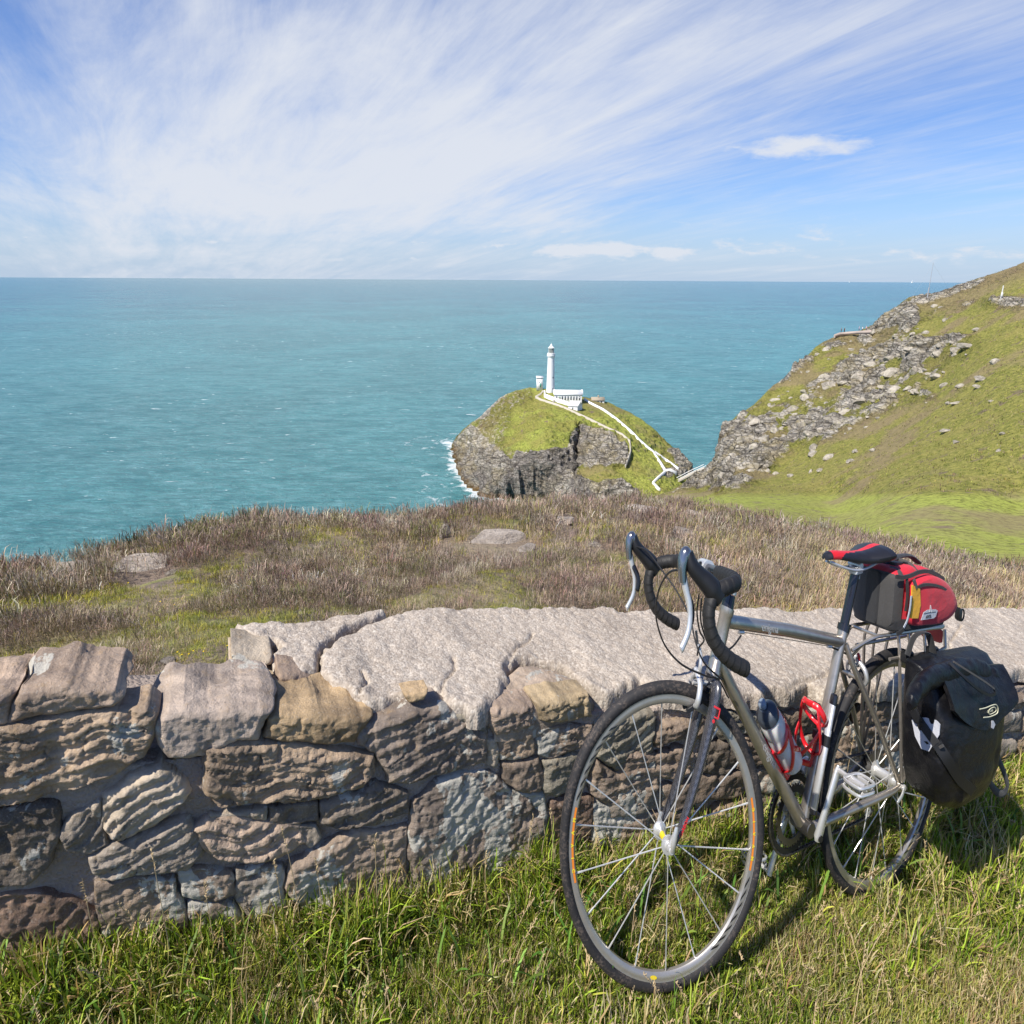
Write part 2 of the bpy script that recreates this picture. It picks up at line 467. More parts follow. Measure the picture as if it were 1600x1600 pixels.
# ---- rock / turf material shared by hillside and island; attributes say what grows where
def hill_mat(t, p):
    P = t.pos(); N = t.nor()
    rk = t.attr('rock'); dry = t.attr('dry'); dk = t.attr('dark')
    a = t.noise(P, 0.09, 6, 0.65, 0.5); b = t.noise(P, 0.45, 8, 0.7, 0.3); d = t.noise(P, 2.2, 5, 0.7)
    s = t.noise(t.vmath('MULTIPLY', P, (0.25, 0.25, 1.6)), 0.5, 7, 0.7, 1.2)
    e = t.noise(P, 1.3, 7, 0.75)
    z_ = t.sep(P)[2]; dist_ = t.attr('dark')
    turf = t.mix(t.sstep(e, 0.32, 0.66), (0.095, 0.110, 0.018), (0.29, 0.265, 0.070))
    turf = t.mix(t.math('MULTIPLY', t.attr('lush'), t.sstep(e, 0.35, 0.60)), turf, (0.30, 0.34, 0.065))
    turf = t.mix(t.math('MULTIPLY', t.math('MULTIPLY', t.sstep(a, 0.46, 0.68), 0.6), t.math('SUBTRACT', 1.0, t.math('MULTIPLY', t.attr('lush'), .8))), turf, t.mix(e, (0.16, 0.13, 0.035), (0.33, 0.28, 0.10)))
    turf = t.mix(t.math('MULTIPLY', t.sstep(d, 0.54, 0.66), 0.55), turf, (0.045, 0.075, 0.012))
    spots = t.sstep(t.noise(P, 0.26, 5, 0.7), 0.585, 0.66)
    turf = t.mix(t.math('MULTIPLY', spots, 0.8), turf, t.mix(e, (0.09, 0.06, 0.05), (0.22, 0.16, 0.13)))
    turf = t.mix(dry, turf, t.mix(e, (0.12, 0.08, 0.055), (0.33, 0.25, 0.15)))
    rock = t.mix(t.sstep(s, 0.36, 0.62), (0.19, 0.17, 0.14), (0.58, 0.53, 0.45))
    rock = t.mix(t.math('MULTIPLY', t.sstep(a, 0.48, 0.62), 0.55), rock, t.mix(s, (0.25, 0.19, 0.08), (0.50, 0.42, 0.24)))
    vr_ = t.voro(t.vmath('ADD', t.vmath('MULTIPLY', P, (1.0, .7, 1.5)), t.vmath('SCALE', t.node('ShaderNodeTexNoise').outputs['Color'], scale=0.0)), 0.20, 'DISTANCE_TO_EDGE')
    vr2 = t.voro(t.vmath('MULTIPLY', P, (1.0, .7, 1.9)), 0.62, 'DISTANCE_TO_EDGE')
    crk = t.math('MAXIMUM', t.sstep(t.math('ADD', vr_.outputs['Distance'], t.math('MULTIPLY', t.math('SUBTRACT', b, .5), .22)), .060, .012), t.math('MULTIPLY', t.sstep(vr2.outputs['Distance'], .06, .01), .55))
    tide = t.math('MULTIPLY', t.sstep(t.math('ADD', z_, t.math('MULTIPLY', b, 6.0)), -93.0, -96.5), 1.0)
    rock = t.mix(t.sstep(b, 0.5, 0.75), rock, (0.36, 0.30, 0.17))
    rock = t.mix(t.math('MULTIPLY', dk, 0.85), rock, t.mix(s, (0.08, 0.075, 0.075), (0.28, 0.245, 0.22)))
    rock = t.mix(t.math('MULTIPLY', crk, .42), rock, (0.08, 0.07, 0.06))
    rock = t.mix(tide, rock, t.mix(s, (0.12, 0.075, 0.03), (0.30, 0.20, 0.09)))
    f = t.math('ADD', rk, t.math('MULTIPLY', t.math('SUBTRACT', b, 0.5), 1.1))
    c = t.mix(t.sstep(f, 0.42, 0.56), turf, rock)
    t.put(p.inputs['Base Color'], c); p.inputs['Roughness'].default_value = 0.92
    p.inputs['Specular IOR Level'].default_value = 0.2
    hgt = t.math('ADD', t.math('MULTIPLY', s, 1.0), t.math('MULTIPLY', d, 0.5))
    hgt = t.math('SUBTRACT', hgt, t.math('MULTIPLY', t.math('MULTIPLY', crk, rk), 1.6))
    t.put(p.inputs['Normal'], t.bump(hgt, 1.0, t.math('SUBTRACT', t.math('ADD', t.math('MULTIPLY', rk, 1.1), 0.35), t.math('MULTIPLY', t.attr('lush'), .22))))
m_hill = material('turf_and_rock', hill_mat)

def depth_fn(cps, k=0.81):
    """control points (px, py, forward distance); smooth log-depth field"""
    c = np.array(cps, float)
    f = tps(c[:, :2] / 100.0, np.log(c[:, 2] * k))
    return lambda px, py: np.exp(f(np.stack([px, py], -1) / 100.0))
def dz(px, py, z):
    return float(onz(np.array(float(px)), np.array(float(py)), z)[1]) / 0.81

# hillside with the meadow in front of it
HTOP = np.array([(1010, 778), (1030, 773), (1045, 767), (1070, 757), (1086, 746), (1095, 738), (1106, 727), (1116, 712), (1122, 690), (1132, 668), (1152, 650), (1178, 632), (1198, 612), (1215, 598), (1240, 580),
                 (1262, 556), (1276, 541), (1290, 533), (1310, 524), (1345, 516), (1366, 506), (1390, 486), (1420, 466), (1450, 462), (1482, 454), (1500, 446), (1520, 439), (1560, 425), (1600, 410), (1680, 385), (1800, 350)], float)
hd = depth_fn([(1600, 930, 38), (1600, 900, 45), (1800, 900, 40), (1400, 930, 42), (1400, 865, 58), (1200, 930, 48), (1200, 825, 80), (1100, 795, 112), (1010, 930, 55), (1600, 800, 88), (1300, 775, 150), (1100, 768, 205), (1040, 776, 205), (1010, 800, 120),
               (1600, 700, 112), (1600, 600, 150), (1600, 500, 205), (1600, 415, 270), (1800, 360, 270), (1800, 600, 140), (1480, 456, 305), (1450, 700, 140), (1300, 742, 165), (1200, 752, 190), (1112, 755, 225), (1120, 700, 265), (1150, 655, 285),
               (1200, 615, 300), (1250, 570, 318), (1300, 528, 335), (1345, 518, 335), (1400, 480, 322), (1450, 600, 210), (1350, 650, 222), (1250, 700, 225), (1200, 705, 235), (1400, 540, 280), (1500, 500, 250)])
hc = np.arange(1012, 1800, 1.15)
ht = np.concatenate([np.linspace(0, 1, 430) ** 1.08])
top = np.interp(hc, HTOP[:, 0], HTOP[:, 1])
PX = np.repeat(hc[None], len(ht), 0); PY = top[None] + (935 - top[None]) * ht[:, None]
D = hd(PX, PY)
G = ony(PX, PY, D)
ROCKP = [[(1095, 740), (1122, 690), (1135, 665), (1180, 632), (1215, 600), (1262, 556), (1290, 533), (1345, 520), (1440, 462), (1520, 440), (1600, 412), (1620, 425), (1560, 455), (1500, 478), (1440, 500), (1425, 525), (1500, 530), (1540, 545), (1480, 575), (1420, 600), (1455, 615),
          (1390, 640), (1330, 668), (1290, 690), (1210, 715), (1190, 745), (1150, 765), (1095, 765), (1040, 775)],
         [(1540, 465), (1600, 468), (1600, 478), (1525, 480)]]
GRASSP = [[(1225, 600), (1290, 560), (1330, 560), (1250, 610), (1190, 650), (1175, 645)], [(1290, 545), (1345, 535), (1370, 545), (1320, 560)], [(1430, 480), (1520, 450), (1600, 432), (1600, 462), (1500, 470), (1440, 500)]]
q = np.stack([PX, PY], -1)
wobn = fbm(G * 0.05, 4, 31) * 16
rock = np.zeros(PX.shape)
for pl in ROCKP: rock = np.maximum(rock, smooth(polysdf(q, pl) + wobn, -14, 14))
for pl in GRASSP: rock *= 1 - 0.85 * smooth(polysdf(q, pl) + wobn * .5, -8, 8)
meadow = smooth(PY, 768, 780) * smooth(PX, 1000, 1040)
rock *= 1 - meadow
rock *= 0.34 + 0.85 * smooth(fbm(G * np.array([.09, .05, .12]), 4, 37), -0.32, 0.06)
rock = np.clip(rock, 0, 1)
# rock sits in broken benches: ridged, blocky relief
N_ = normals(G); N_ *= np.sign((N_ * -G).sum(2))[..., None]
br = fbm(G * np.array([0.10, 0.10, 0.16]), 5, 41)
blk = np.abs(vnoise(G * 0.16 + 3, 44)); blk2 = np.abs(vnoise(G * 0.33 + 9, 45))
cell = np.round((fbm(G * 0.07, 3, 47) + 1) * 7) / 7 - 1
amp = np.clip(D / 250, 0.3, 1.2)
disp = rock * amp * (3.4 * (br) + 5.0 * (cell - fbm(G * 0.07, 3, 47) * 0.6) + 1.6 * smooth(blk, 0.03, 0.16) + 0.9 * smooth(blk2, 0.03, 0.14))
disp += (1 - rock) * amp * (0.7 * fbm(G * 0.10, 4, 51) + 0.35 * fbm(G * 0.7, 3, 52)) * (1 - 0.93 * meadow)
edge = smooth(PY - top[None], 0, 10)
G = G + N_ * (disp * (0.35 + 0.65 * edge))[..., None]
dry = np.clip(smooth(fbm(G * 0.06, 4, 61) * 1.4 + 0.15 * (rock > 0.2), 0.18, 0.5) * 0.65, 0, 1)
dry = np.maximum(dry, smooth(-polysdf(q, [(1100, 800), (1400, 790), (1600, 880), (1600, 930), (1100, 930)]), 30, -5) * smooth(fbm(G * 0.12, 3, 63), -0.5, 0.4) * 0.3)
dry = np.maximum(dry, smooth(PX, 1370, 1460) * smooth(PY - top[None], 45, 8) * 0.75)
back = []
for k, (dk_, dd_) in enumerate([(12, -6), (45, -40), (60, -110)]):
    b = G[0].copy(); dirh = b[:, :2] / np.linalg.norm(b[:, :2], axis=1, keepdims=True)
    b[:, :2] += dirh * dk_; b[:, 2] = np.maximum(b[:, 2] + dd_, SEA - 3); back.append(b)
GG = np.concatenate([np.array(back[::-1]), G], 0)
pad = lambda A: np.concatenate([np.repeat(A[:1], 3, 0), A], 0)
hill = meshobj('hillside', GG.reshape(-1, 3), gridf(*GG.shape[:2]), m_hill,
               attrs={'rock': pad(rock).ravel(), 'dry': pad(dry).ravel(), 'dark': pad(smooth(fbm(G * .08, 3, 66), .1, .4) * .25).ravel(), 'lush': pad(meadow).ravel()})
tag(hill, kind='structure')
GG_HILL = GG; ROCK_H = rock; D_H = D; MEADOW = meadow
HG = G[::2, ::2]; HG_PX = to_px(HG)
def hill_pt(px, py):
    d_ = (HG_PX[..., 0] - px) ** 2 + (HG_PX[..., 1] - py) ** 2
    i = np.unravel_index(np.argmin(d_), d_.shape); P = HG[i]
    return ony(np.array(float(px)), np.array(float(py)), P[1])

# ---- the island
ITOP = np.array([(706, 698), (709, 690), (713, 683), (722, 674), (731, 665), (746, 655), (758, 645), (770, 633), (780, 624), (795, 615), (806, 611), (830, 606), (845, 606), (862, 610), (900, 618), (930, 624), (952, 629), (966, 636), (985, 645),
                 (1004, 656), (1024, 671), (1042, 690), (1060, 706), (1072, 717), (1080, 728), (1084, 738)], float)
IBOT = np.array([(706, 700), (713, 722), (722, 740), (732, 757), (748, 771), (772, 780), (800, 779), (830, 781), (870, 787), (900, 800), (940, 812), (1000, 815), (1050, 812), (1084, 800)], float)
idp = depth_fn([(707, 698, dz(707, 698, -100)), (722, 740, dz(722, 740, -100)), (748, 771, dz(748, 771, -100)), (800, 779, dz(800, 779, -100)), (865, 784, dz(865, 784, -100)),
                (732, 665, 520), (770, 633, 530), (806, 611, 535), (840, 606, 540), (858, 612, 528), (900, 622, 526), (945, 630, 528), (985, 646, 520), (1024, 671, 505), (1060, 706, 492), (1083, 736, 470),
                (760, 690, dz(760, 690, -85)), (800, 660, 492), (840, 640, 500), (850, 670, 450), (850, 700, 424), (800, 715, 430), (905, 650, 480), (900, 690, 442), (905, 735, 418), (860, 740, 410), (780, 745, 415),
                (950, 665, 470), (945, 715, 428), (985, 690, 450), (980, 722, 425), (950, 735, 402), (905, 752, 396), (1000, 760, 388), (1035, 765, 386), (940, 775, 380), (890, 790, 386), (880, 765, 396), (1000, 812, 370), (1084, 800, 380),
                (1010, 690, 468), (1040, 735, 430), (1055, 722, 462), (1000, 720, 430)])
ic = np.arange(706.5, 1084, 0.8); it = np.linspace(0, 1, 300)
tp = np.interp(ic, ITOP[:, 0], ITOP[:, 1]); bt = np.interp(ic, IBOT[:, 0], IBOT[:, 1])
PX = np.repeat(ic[None], len(it), 0); PY = tp[None] + (bt - tp)[None] * it[:, None]
D = idp(PX, PY)
q = np.stack([PX, PY], -1)
# the chasm cut into the seaward face
cleft = smooth(-linedist(q, [(902, 668), (905, 690), (900, 715), (898, 735)]) + 2 * fbm(np.stack([PX * .1, PY * .1, 0 * PX], -1), 3, 71), -8, 1)
D = D + 14 * cleft
D = D + 5 * smooth(-linedist(q, [(943, 677), (946, 700), (944, 722)]), -3.5, 0)
G = ony(PX, PY, D)
wobn = fbm(G * 0.05, 4, 72) * 9
rock = np.zeros(PX.shape)
for pl in [[(700, 700), (735, 662), (752, 668), (768, 690), (790, 706), (800, 716), (810, 706), (850, 700), (880, 698), (900, 665), (910, 660), (918, 664), (945, 672), (985, 692), (984, 700), (975, 728), (935, 728), (905, 732), (900, 742), (930, 752), (970, 750), (1000, 768), (1010, 830), (700, 830)],
           [(1034, 700), (1062, 706), (1084, 730), (1080, 745), (1040, 745), (1034, 735), (1062, 735), (1050, 715)], [(780, 612), (800, 608), (790, 624), (762, 650), (748, 658), (740, 655)]]:
    rock = np.maximum(rock, smooth(polysdf(q, pl) + wobn, -6, 6))
rock *= np.where(PY < 705, 0.66, 1.0) * np.ones_like(rock)
rock = np.maximum(rock, 0.42 * smooth(-polysdf(q, [(805, 640), (850, 620), (905, 660), (900, 690), (830, 705), (795, 690)]) + wobn, -6, 10) * smooth(-(PX - 900), -30, 30))
flat_ = smooth(polysdf(q, [(830, 600), (955, 622), (960, 650), (850, 636), (836, 622)]), -6, 3)
rock *= 1 - flat_
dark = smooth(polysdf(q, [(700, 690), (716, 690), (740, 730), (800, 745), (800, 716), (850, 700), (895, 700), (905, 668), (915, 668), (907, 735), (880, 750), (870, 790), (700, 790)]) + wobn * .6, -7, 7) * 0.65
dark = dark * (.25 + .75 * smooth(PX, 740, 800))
dark = np.maximum(dark, cleft)  # shade inside the chasm is put into the rock colour
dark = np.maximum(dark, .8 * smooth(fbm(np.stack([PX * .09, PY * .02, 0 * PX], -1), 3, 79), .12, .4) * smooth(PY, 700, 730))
N_ = normals(G); N_ *= np.sign((N_ * -G).sum(2))[..., None]
strat = G @ np.array([0.22, 0.10, 0.30])
rel = 3.6 * fbm(G * np.array([0.16, 0.16, 0.04]), 5, 73, ridged=True) + 1.2 * fbm(np.stack([strat, G[..., 0] * .03, G[..., 2] * .03], -1), 4, 74, ridged=True)
grn = 1.8 * fbm(G * 0.10, 4, 75) + 1.3 * fbm(G * 0.4, 3, 76)
disp = rock * rel * 1.15 + (1 - rock) * grn
disp *= (0.3 + 0.7 * smooth(PY - tp[None], 0, 10)) * (1 - .8 * flat_)
G = G + N_ * disp[..., None]
dry = smooth(fbm(G * 0.06, 4, 77) + 0.3 * smooth(PX, 800, 740), 0.05, 0.45) * 0.45
dry *= 1 - 0.8 * smooth(polysdf(q, [(805, 630), (840, 622), (905, 655), (895, 690), (830, 700), (790, 680)]), -10, 10)
back = []
for k, (dk_, dd_) in enumerate([(10, -5), (30, -25), (45, -60)]):
    b = G[0].copy(); dirh = b[:, :2] / np.linalg.norm(b[:, :2], axis=1, keepdims=True)
    b[:, :2] += dirh * dk_; b[:, 2] = np.maximum(b[:, 2] + dd_, SEA - 3); back.append(b)
fr = G[-1].copy(); fr[:, 2] = SEA - 6
GG = np.concatenate([np.array(back[::-1]), G, fr[None]], 0)
pad = lambda A: np.concatenate([np.repeat(A[:1], 3, 0), A, A[-1:]], 0)
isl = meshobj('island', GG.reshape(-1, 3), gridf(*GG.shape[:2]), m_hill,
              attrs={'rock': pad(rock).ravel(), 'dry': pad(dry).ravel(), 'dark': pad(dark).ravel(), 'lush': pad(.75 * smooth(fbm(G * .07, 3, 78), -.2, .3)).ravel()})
tag(isl, kind='structure')
ROCK_I = rock; ISL_G = G; ISL_PX = to_px(G)
def isl_pt(px, py):
    d_ = (ISL_PX[..., 0] - px) ** 2 + (ISL_PX[..., 1] - py) ** 2
    i = np.unravel_index(np.argmin(d_), d_.shape); P = ISL_G[i]
    return ony(np.array(float(px)), np.array(float(py)), P[1])

# ---------------------------------------------------------------- the dry stone wall
def stone_mat(t, p):
    P = t.pos()
    Q = t.vmath('MULTIPLY', P, (1.4, 1.2, 1.0))
    oi = t.node('ShaderNodeObjectInfo')
    base = oi.outputs['Color']
    off = t.vmath('ADD', Q, t.comb(t.math('MULTIPLY', oi.outputs['Random'], 9.0), 0.0, 3.0))
    at = t.node('ShaderNodeAttribute'); at.attribute_type = 'OBJECT'; at.attribute_name = 'lichen'
    li = at.outputs['Fac']
    a = t.noise(off, 7.0, 7, 0.65, 0.5); b = t.noise(off, 38.0, 7, 0.7); c3 = t.noise(off, 170.0, 4, 0.7)
    st = t.noise(t.vmath('MULTIPLY', off, (0.35, 0.35, 2.6)), 22.0, 7, 0.7, 1.6)
    c = t.mix(t.sstep(a, 0.30, 0.72), t.mix(1.0, base, (0.50, 0.48, 0.47), 'MULTIPLY'), t.mix(1.0, base, (1.28, 1.22, 1.14), 'MULTIPLY'))
    c = t.mix(t.math('MULTIPLY', t.sstep(b, 0.5, 0.72), 0.45), c, (0.36, 0.24, 0.12))
    c = t.mix(t.math('MULTIPLY', t.sstep(st, 0.50, 0.66), 0.35), c, t.mix(1.0, base, (0.55, 0.55, 0.57), 'MULTIPLY'))
    c = t.mix(t.math('MULTIPLY', t.sstep(c3, 0.52, 0.75), 0.45), c, (0.50, 0.46, 0.41))
    # crustose lichen: crisp pale islands
    ln = t.math('ADD', t.noise(off, 8.5, 6, 0.62, 0.4), t.math('MULTIPLY', t.noise(off, 55.0, 3, 0.6), 0.14))
    lm = t.sstep(t.math('ADD', ln, t.math('MULTIPLY', li, 0.15)), 0.705, 0.735)
    c = t.mix(lm, c, t.mix(b, (0.36, 0.335, 0.285), (0.56, 0.53, 0.46)))
    ly = t.sstep(t.noise(off, 15.0, 5, 0.6), 0.72, 0.75)
    c = t.mix(t.math('MULTIPLY', ly, 0.5), c, (0.45, 0.36, 0.08))
    t.put(p.inputs['Base Color'], c); p.inputs['Roughness'].default_value = 0.9
    p.inputs['Specular IOR Level'].default_value = 0.25
    h = t.math('ADD', t.math('MULTIPLY', b, 0.8), t.math('ADD', t.math('MULTIPLY', c3, 0.25), t.math('MULTIPLY', st, 0.35)))
    t.put(p.inputs['Normal'], t.bump(h, 0.9, 0.010))
m_stone = material('wall_stone', stone_mat)
def mortar_mat(t, p):
    P = t.pos()
    a = t.noise(P, 6.0, 6, 0.6); b = t.noise(P, 60.0, 6, 0.7); g = t.voro(P, 130.0)
    c = t.mix(t.sstep(a, 0.3, 0.7), (0.29, 0.23, 0.19), (0.48, 0.40, 0.335))
    c = t.mix(t.math('MULTIPLY', b, 0.5), c, (0.34, 0.28, 0.24))
    t.put(p.inputs['Base Color'], c); p.inputs['Roughness'].default_value = 0.95
    t.put(p.inputs['Normal'], t.bump(t.math('SUBTRACT', b, t.math('MULTIPLY', g.outputs['Distance'], 0.5)), 0.9, 0.012))
m_mortar = material('rough_mortar', mortar_mat)
def slab_mat(t, p):
    P = t.vmath('MULTIPLY', t.pos(), (1.4, 1.1, 1.0))
    g = t.voro(P, 150.0); g2 = t.voro(P, 62.0)
    a = t.noise(P, 3.0, 6, 0.65, 0.4); b = t.noise(P, 30.0, 6, 0.7); f = t.noise(P, 9.0, 5, 0.6, 0.5)
    pebble = g.outputs['Color']
    px_, py_, pz_ = t.sep(pebble)
    c = t.ramp(px_, [(0.0, (0.22, 0.17, 0.135)), (0.35, (0.36, 0.29, 0.235)), (0.6, (0.46, 0.385, 0.32)), (0.85, (0.55, 0.48, 0.41)), (1.0, (0.70, 0.65, 0.59))])
    c = t.mix(0.52, c, t.mix(t.sstep(a, 0.3, 0.7), (0.325, 0.27, 0.225), (0.50, 0.43, 0.37)))
    c = t.mix(t.math('MULTIPLY', t.sstep(b, 0.52, 0.74), 0.4), c, (0.21, 0.165, 0.13))
    c = t.mix(t.math('MULTIPLY', t.sstep(g2.outputs['Distance'], 0.16, 0.08), 0.30), c, (0.66, 0.62, 0.56))
    lm = t.sstep(t.math('ADD', f, t.math('MULTIPLY', b, 0.12)), 0.775, 0.80)
    c = t.mix(lm, c, (0.62, 0.59, 0.53))
    hs = t.node('ShaderNodeHueSaturation'); hs.inputs['Saturation'].default_value = 0.72; t.put(hs.inputs['Color'], c); c = t.mix(1.0, hs.outputs[0], (0.95, 0.915, 0.845), 'MULTIPLY')
    t.put(p.inputs['Base Color'], c); p.inputs['Roughness'].default_value = 0.92
    p.inputs['Specular IOR Level'].default_value = 0.25
    h = t.math('ADD', t.math('MULTIPLY', g.outputs['Distance'], -0.9), t.math('ADD', t.math('MULTIPLY', g2.outputs['Distance'], -0.5), b))
    t.put(p.inputs['Normal'], t.bump(h, 0.40, 0.0040))
m_slab = material('coping_concrete', slab_mat)

THK = 0.42
def top_z(s, w):
    x = W0[0] + WD[0] * s + WN[0] * w; y = W0[1] + WD[1] * s + WN[1] * w
    k = w / THK
    return ground_z(x, y) + (0.525 - 0.040 * s) * (1 - k) + (0.520 - 0.022 * s) * k
def sw_px(px, py, w0=0.0):
    r = ray(px, py); k = (W0 @ WN + w0) / (r[..., :2] @ WN)
    P = r * k[..., None]
    return (P[..., :2] - W0) @ WD, P[..., 2]
def face_poly(pts, w0=0.0):
    a = np.array(pts, float); s, z = sw_px(a[:, 0], a[:, 1], w0); return np.c_[s, z]
def top_poly(pts, dz_=0.0):
    a = np.array(pts, float); r = ray(a[:, 0], a[:, 1]); lo = np.full(len(a), 0.3); hi = np.full(len(a), 8.0)
    for _ in range(50):
        m = (lo + hi) / 2; P = r * m[:, None]; d = P[:, :2] - W0; s = d @ WD; w = d @ WN
        above = P[:, 2] > top_z(s, w) + dz_
        lo = np.where(above, m, lo); hi = np.where(above, hi, m)
    P = r * lo[:, None]; d = P[:, :2] - W0
    return np.c_[d @ WD, np.maximum(d @ WN, -0.020)]
def F_face(a, b, o, w0):
    w = w0 - o
    return np.stack([W0[0] + WD[0] * a + WN[0] * w, W0[1] + WD[1] * a + WN[1] * w, b], -1)
def F_top(a, b, o, w0):
    return np.stack([W0[0] + WD[0] * a + WN[0] * b, W0[1] + WD[1] * a + WN[1] * b, top_z(a, b) + w0 + o], -1)
def slab_mesh(name, poly, frame, w0, res, R, bulge, nfn, back, mat, parent, seed, wob=0.004, grow=0.0, color=None, lichen=0.0, label=None):
    poly = np.array(poly, float)
    ext = 0.012
    lo = poly.min(0) - ext; hi = poly.max(0) + ext
    na = int((hi[0] - lo[0]) / res) + 2; nb = int((hi[1] - lo[1]) / res) + 2
    A, B = np.meshgrid(lo[0] + np.arange(na) * res, lo[1] + np.arange(nb) * res)
    q = np.stack([A, B], -1)
    sd = polysdf(q, poly) + grow
    n3 = np.stack([A * 30, B * 30, np.full_like(A, seed * 1.7)], -1)
    sd = sd + wob * fbm(n3, 3, seed) + wob * 1.2 * fbm(n3 * 0.3, 2, seed + 5)
    gA = np.gradient(sd, axis=1) / res; gB = np.gradient(sd, axis=0) / res
    gl = np.hypot(gA, gB) + 1e-9
    keep = sd > -res * 1.25
    fk = keep[:-1, :-1] & keep[1:, :-1] & keep[:-1, 1:] & keep[1:, 1:]
    out = sd < 0
    mv = np.where(out, -sd, 0) / gl
    A2 = A + gA / gl * np.minimum(mv, res * 1.6); B2 = B + gB / gl * np.minimum(mv, res * 1.6)
    t = np.clip(sd / R, 0, 1)
    prof = np.sqrt(np.clip(1 - (1 - t) ** 2, 0, 1))
    o = bulge * prof - bulge * 0.6
    o = o + nfn(A, B, sd) * smooth(sd, 0, R * 0.7)
    V = frame(A2, B2, o, w0)
    idx = gridf(nb, na)[fk.ravel()]
    used = np.unique(idx); mp = -np.ones(A.size, int); mp[used] = np.arange(len(used))
    F = mp[idx]; V = V.reshape(-1, 3)[used]
    # side walls running back into the wall
    e = np.concatenate([F[:, [0, 1]], F[:, [1, 2]], F[:, [2, 3]], F[:, [3, 0]]])
    key = np.sort(e, 1); k1 = key[:, 0].astype(np.int64) * len(V) + key[:, 1]
    _, first, cnt = np.unique(k1, return_index=True, return_counts=True)
    be = e[first[cnt == 1]]
    bv = np.unique(be); m2 = -np.ones(len(V), int); m2[bv] = np.arange(len(bv)) + len(V)
    A1 = A2.ravel()[used][bv]; B1 = B2.ravel()[used][bv]; O1 = o.ravel()[used][bv]
    nA = -(gA / gl).ravel()[used][bv]; nB = -(gB / gl).ravel()[used][bv]
    nk = max(1, int(back / 0.022)); sides = []; Vb = []; prev = np.arange(len(V))
    for k in range(1, nk + 1):
        dd = bulge * .6 + .006 + back * k / nk
        ds = 0.024 * (back > .12) * smooth(np.array(float(k)), 0, 3) * fbm(np.stack([A1 * 16, B1 * 16, np.full_like(A1, dd * 16 + seed)], -1), 3, seed + 8)
        ds = ds - 0.10 * (max(0, dd - .12)) * (back > .12)
        Vb.append(frame(A1 + nA * ds, B1 + nB * ds, O1 * 0 - dd, w0))
        cur = -np.ones(len(V), int); cur[bv] = np.arange(len(bv)) + len(V) + (k - 1) * len(bv)
        sides.append(np.c_[prev[be[:, 1]], prev[be[:, 0]], cur[be[:, 0]], cur[be[:, 1]]]); prev = cur
    Vb = np.concatenate(Vb); sides = np.concatenate(sides)
    ob = meshobj(name, np.r_[V, Vb], [F, sides], mat, parent)
    if color is not None: ob.color = (color[0], color[1], color[2], 1)
    ob['lichen'] = float(lichen)
    if label: ob['label'] = label
    return ob

wall = empty('stone_wall', (W0[0], W0[1], float(ground_z(W0[0], W0[1]))))
tag(wall, 'weathered lichen-spotted stone wall with a cracked concrete coping, half collapsed at its end', 'wall')
wall_inv = Matrix.Translation(-Vector(wall.location))
def to_wall(o): o.matrix_parent_inverse = wall_inv

# core: recessed mortar face, top and back
cs = np.linspace(-0.9, 5.6, 760)
def core_h(s):
    tz = top_z(s, 0 * s) - ground_z(W0[0] + WD[0] * s, W0[1] + WD[1] * s)
    return np.where(s < 0.60, 0.455 - 0.03 * smooth(s, 0.62, 0.50), tz - 0.035)
cv = np.concatenate([np.linspace(-0.12, 1, 76)])
S_, V_ = np.meshgrid(cs, cv)
Hc = core_h(S_); GZ = ground_z(W0[0] + WD[0] * S_, W0[1] + WD[1] * S_)
Zc = GZ + np.where(V_ < 0, V_, V_ * Hc)
nn = np.stack([S_ * 1.3, Zc, 0 * S_], -1)
oc = 0.014 * fbm(nn * 9, 4, 81) + 0.005 * fbm(nn * 45, 3, 82) - 0.012
Cf = F_face(S_, Zc, oc, 0.0)
rows = [Cf]
for w_ in np.linspace(0.02, THK - 0.05, 14):
    zz = Zc[-1] - 0.03 * fbm(np.stack([cs * 6, np.full_like(cs, w_ * 8), 0 * cs], -1), 3, 83)
    rows.append(F_face(cs, zz, 0 * cs, w_)[None])
for k in (0.6, 0.2, -0.2):
    rows.append(F_face(cs, GZ[0] + Hc[0] * k, 0 * cs, THK - 0.04)[None])
CC = np.concatenate(rows, 0)
o = meshobj('mortar', CC.reshape(-1, 3), gridf(*CC.shape[:2]), m_mortar, wall); to_wall(o)

TAN = (0.36, 0.27, 0.19); PINK = (0.39, 0.30, 0.235); OCH = (0.42, 0.30, 0.16); GREY = (0.29, 0.26, 0.225); DARK = (0.135, 0.115, 0.098)
RED = (0.20, 0.12, 0.085); GRN = (0.24, 0.235, 0.19); PALE = (0.46, 0.40, 0.32); BRN = (0.27, 0.21, 0.165)
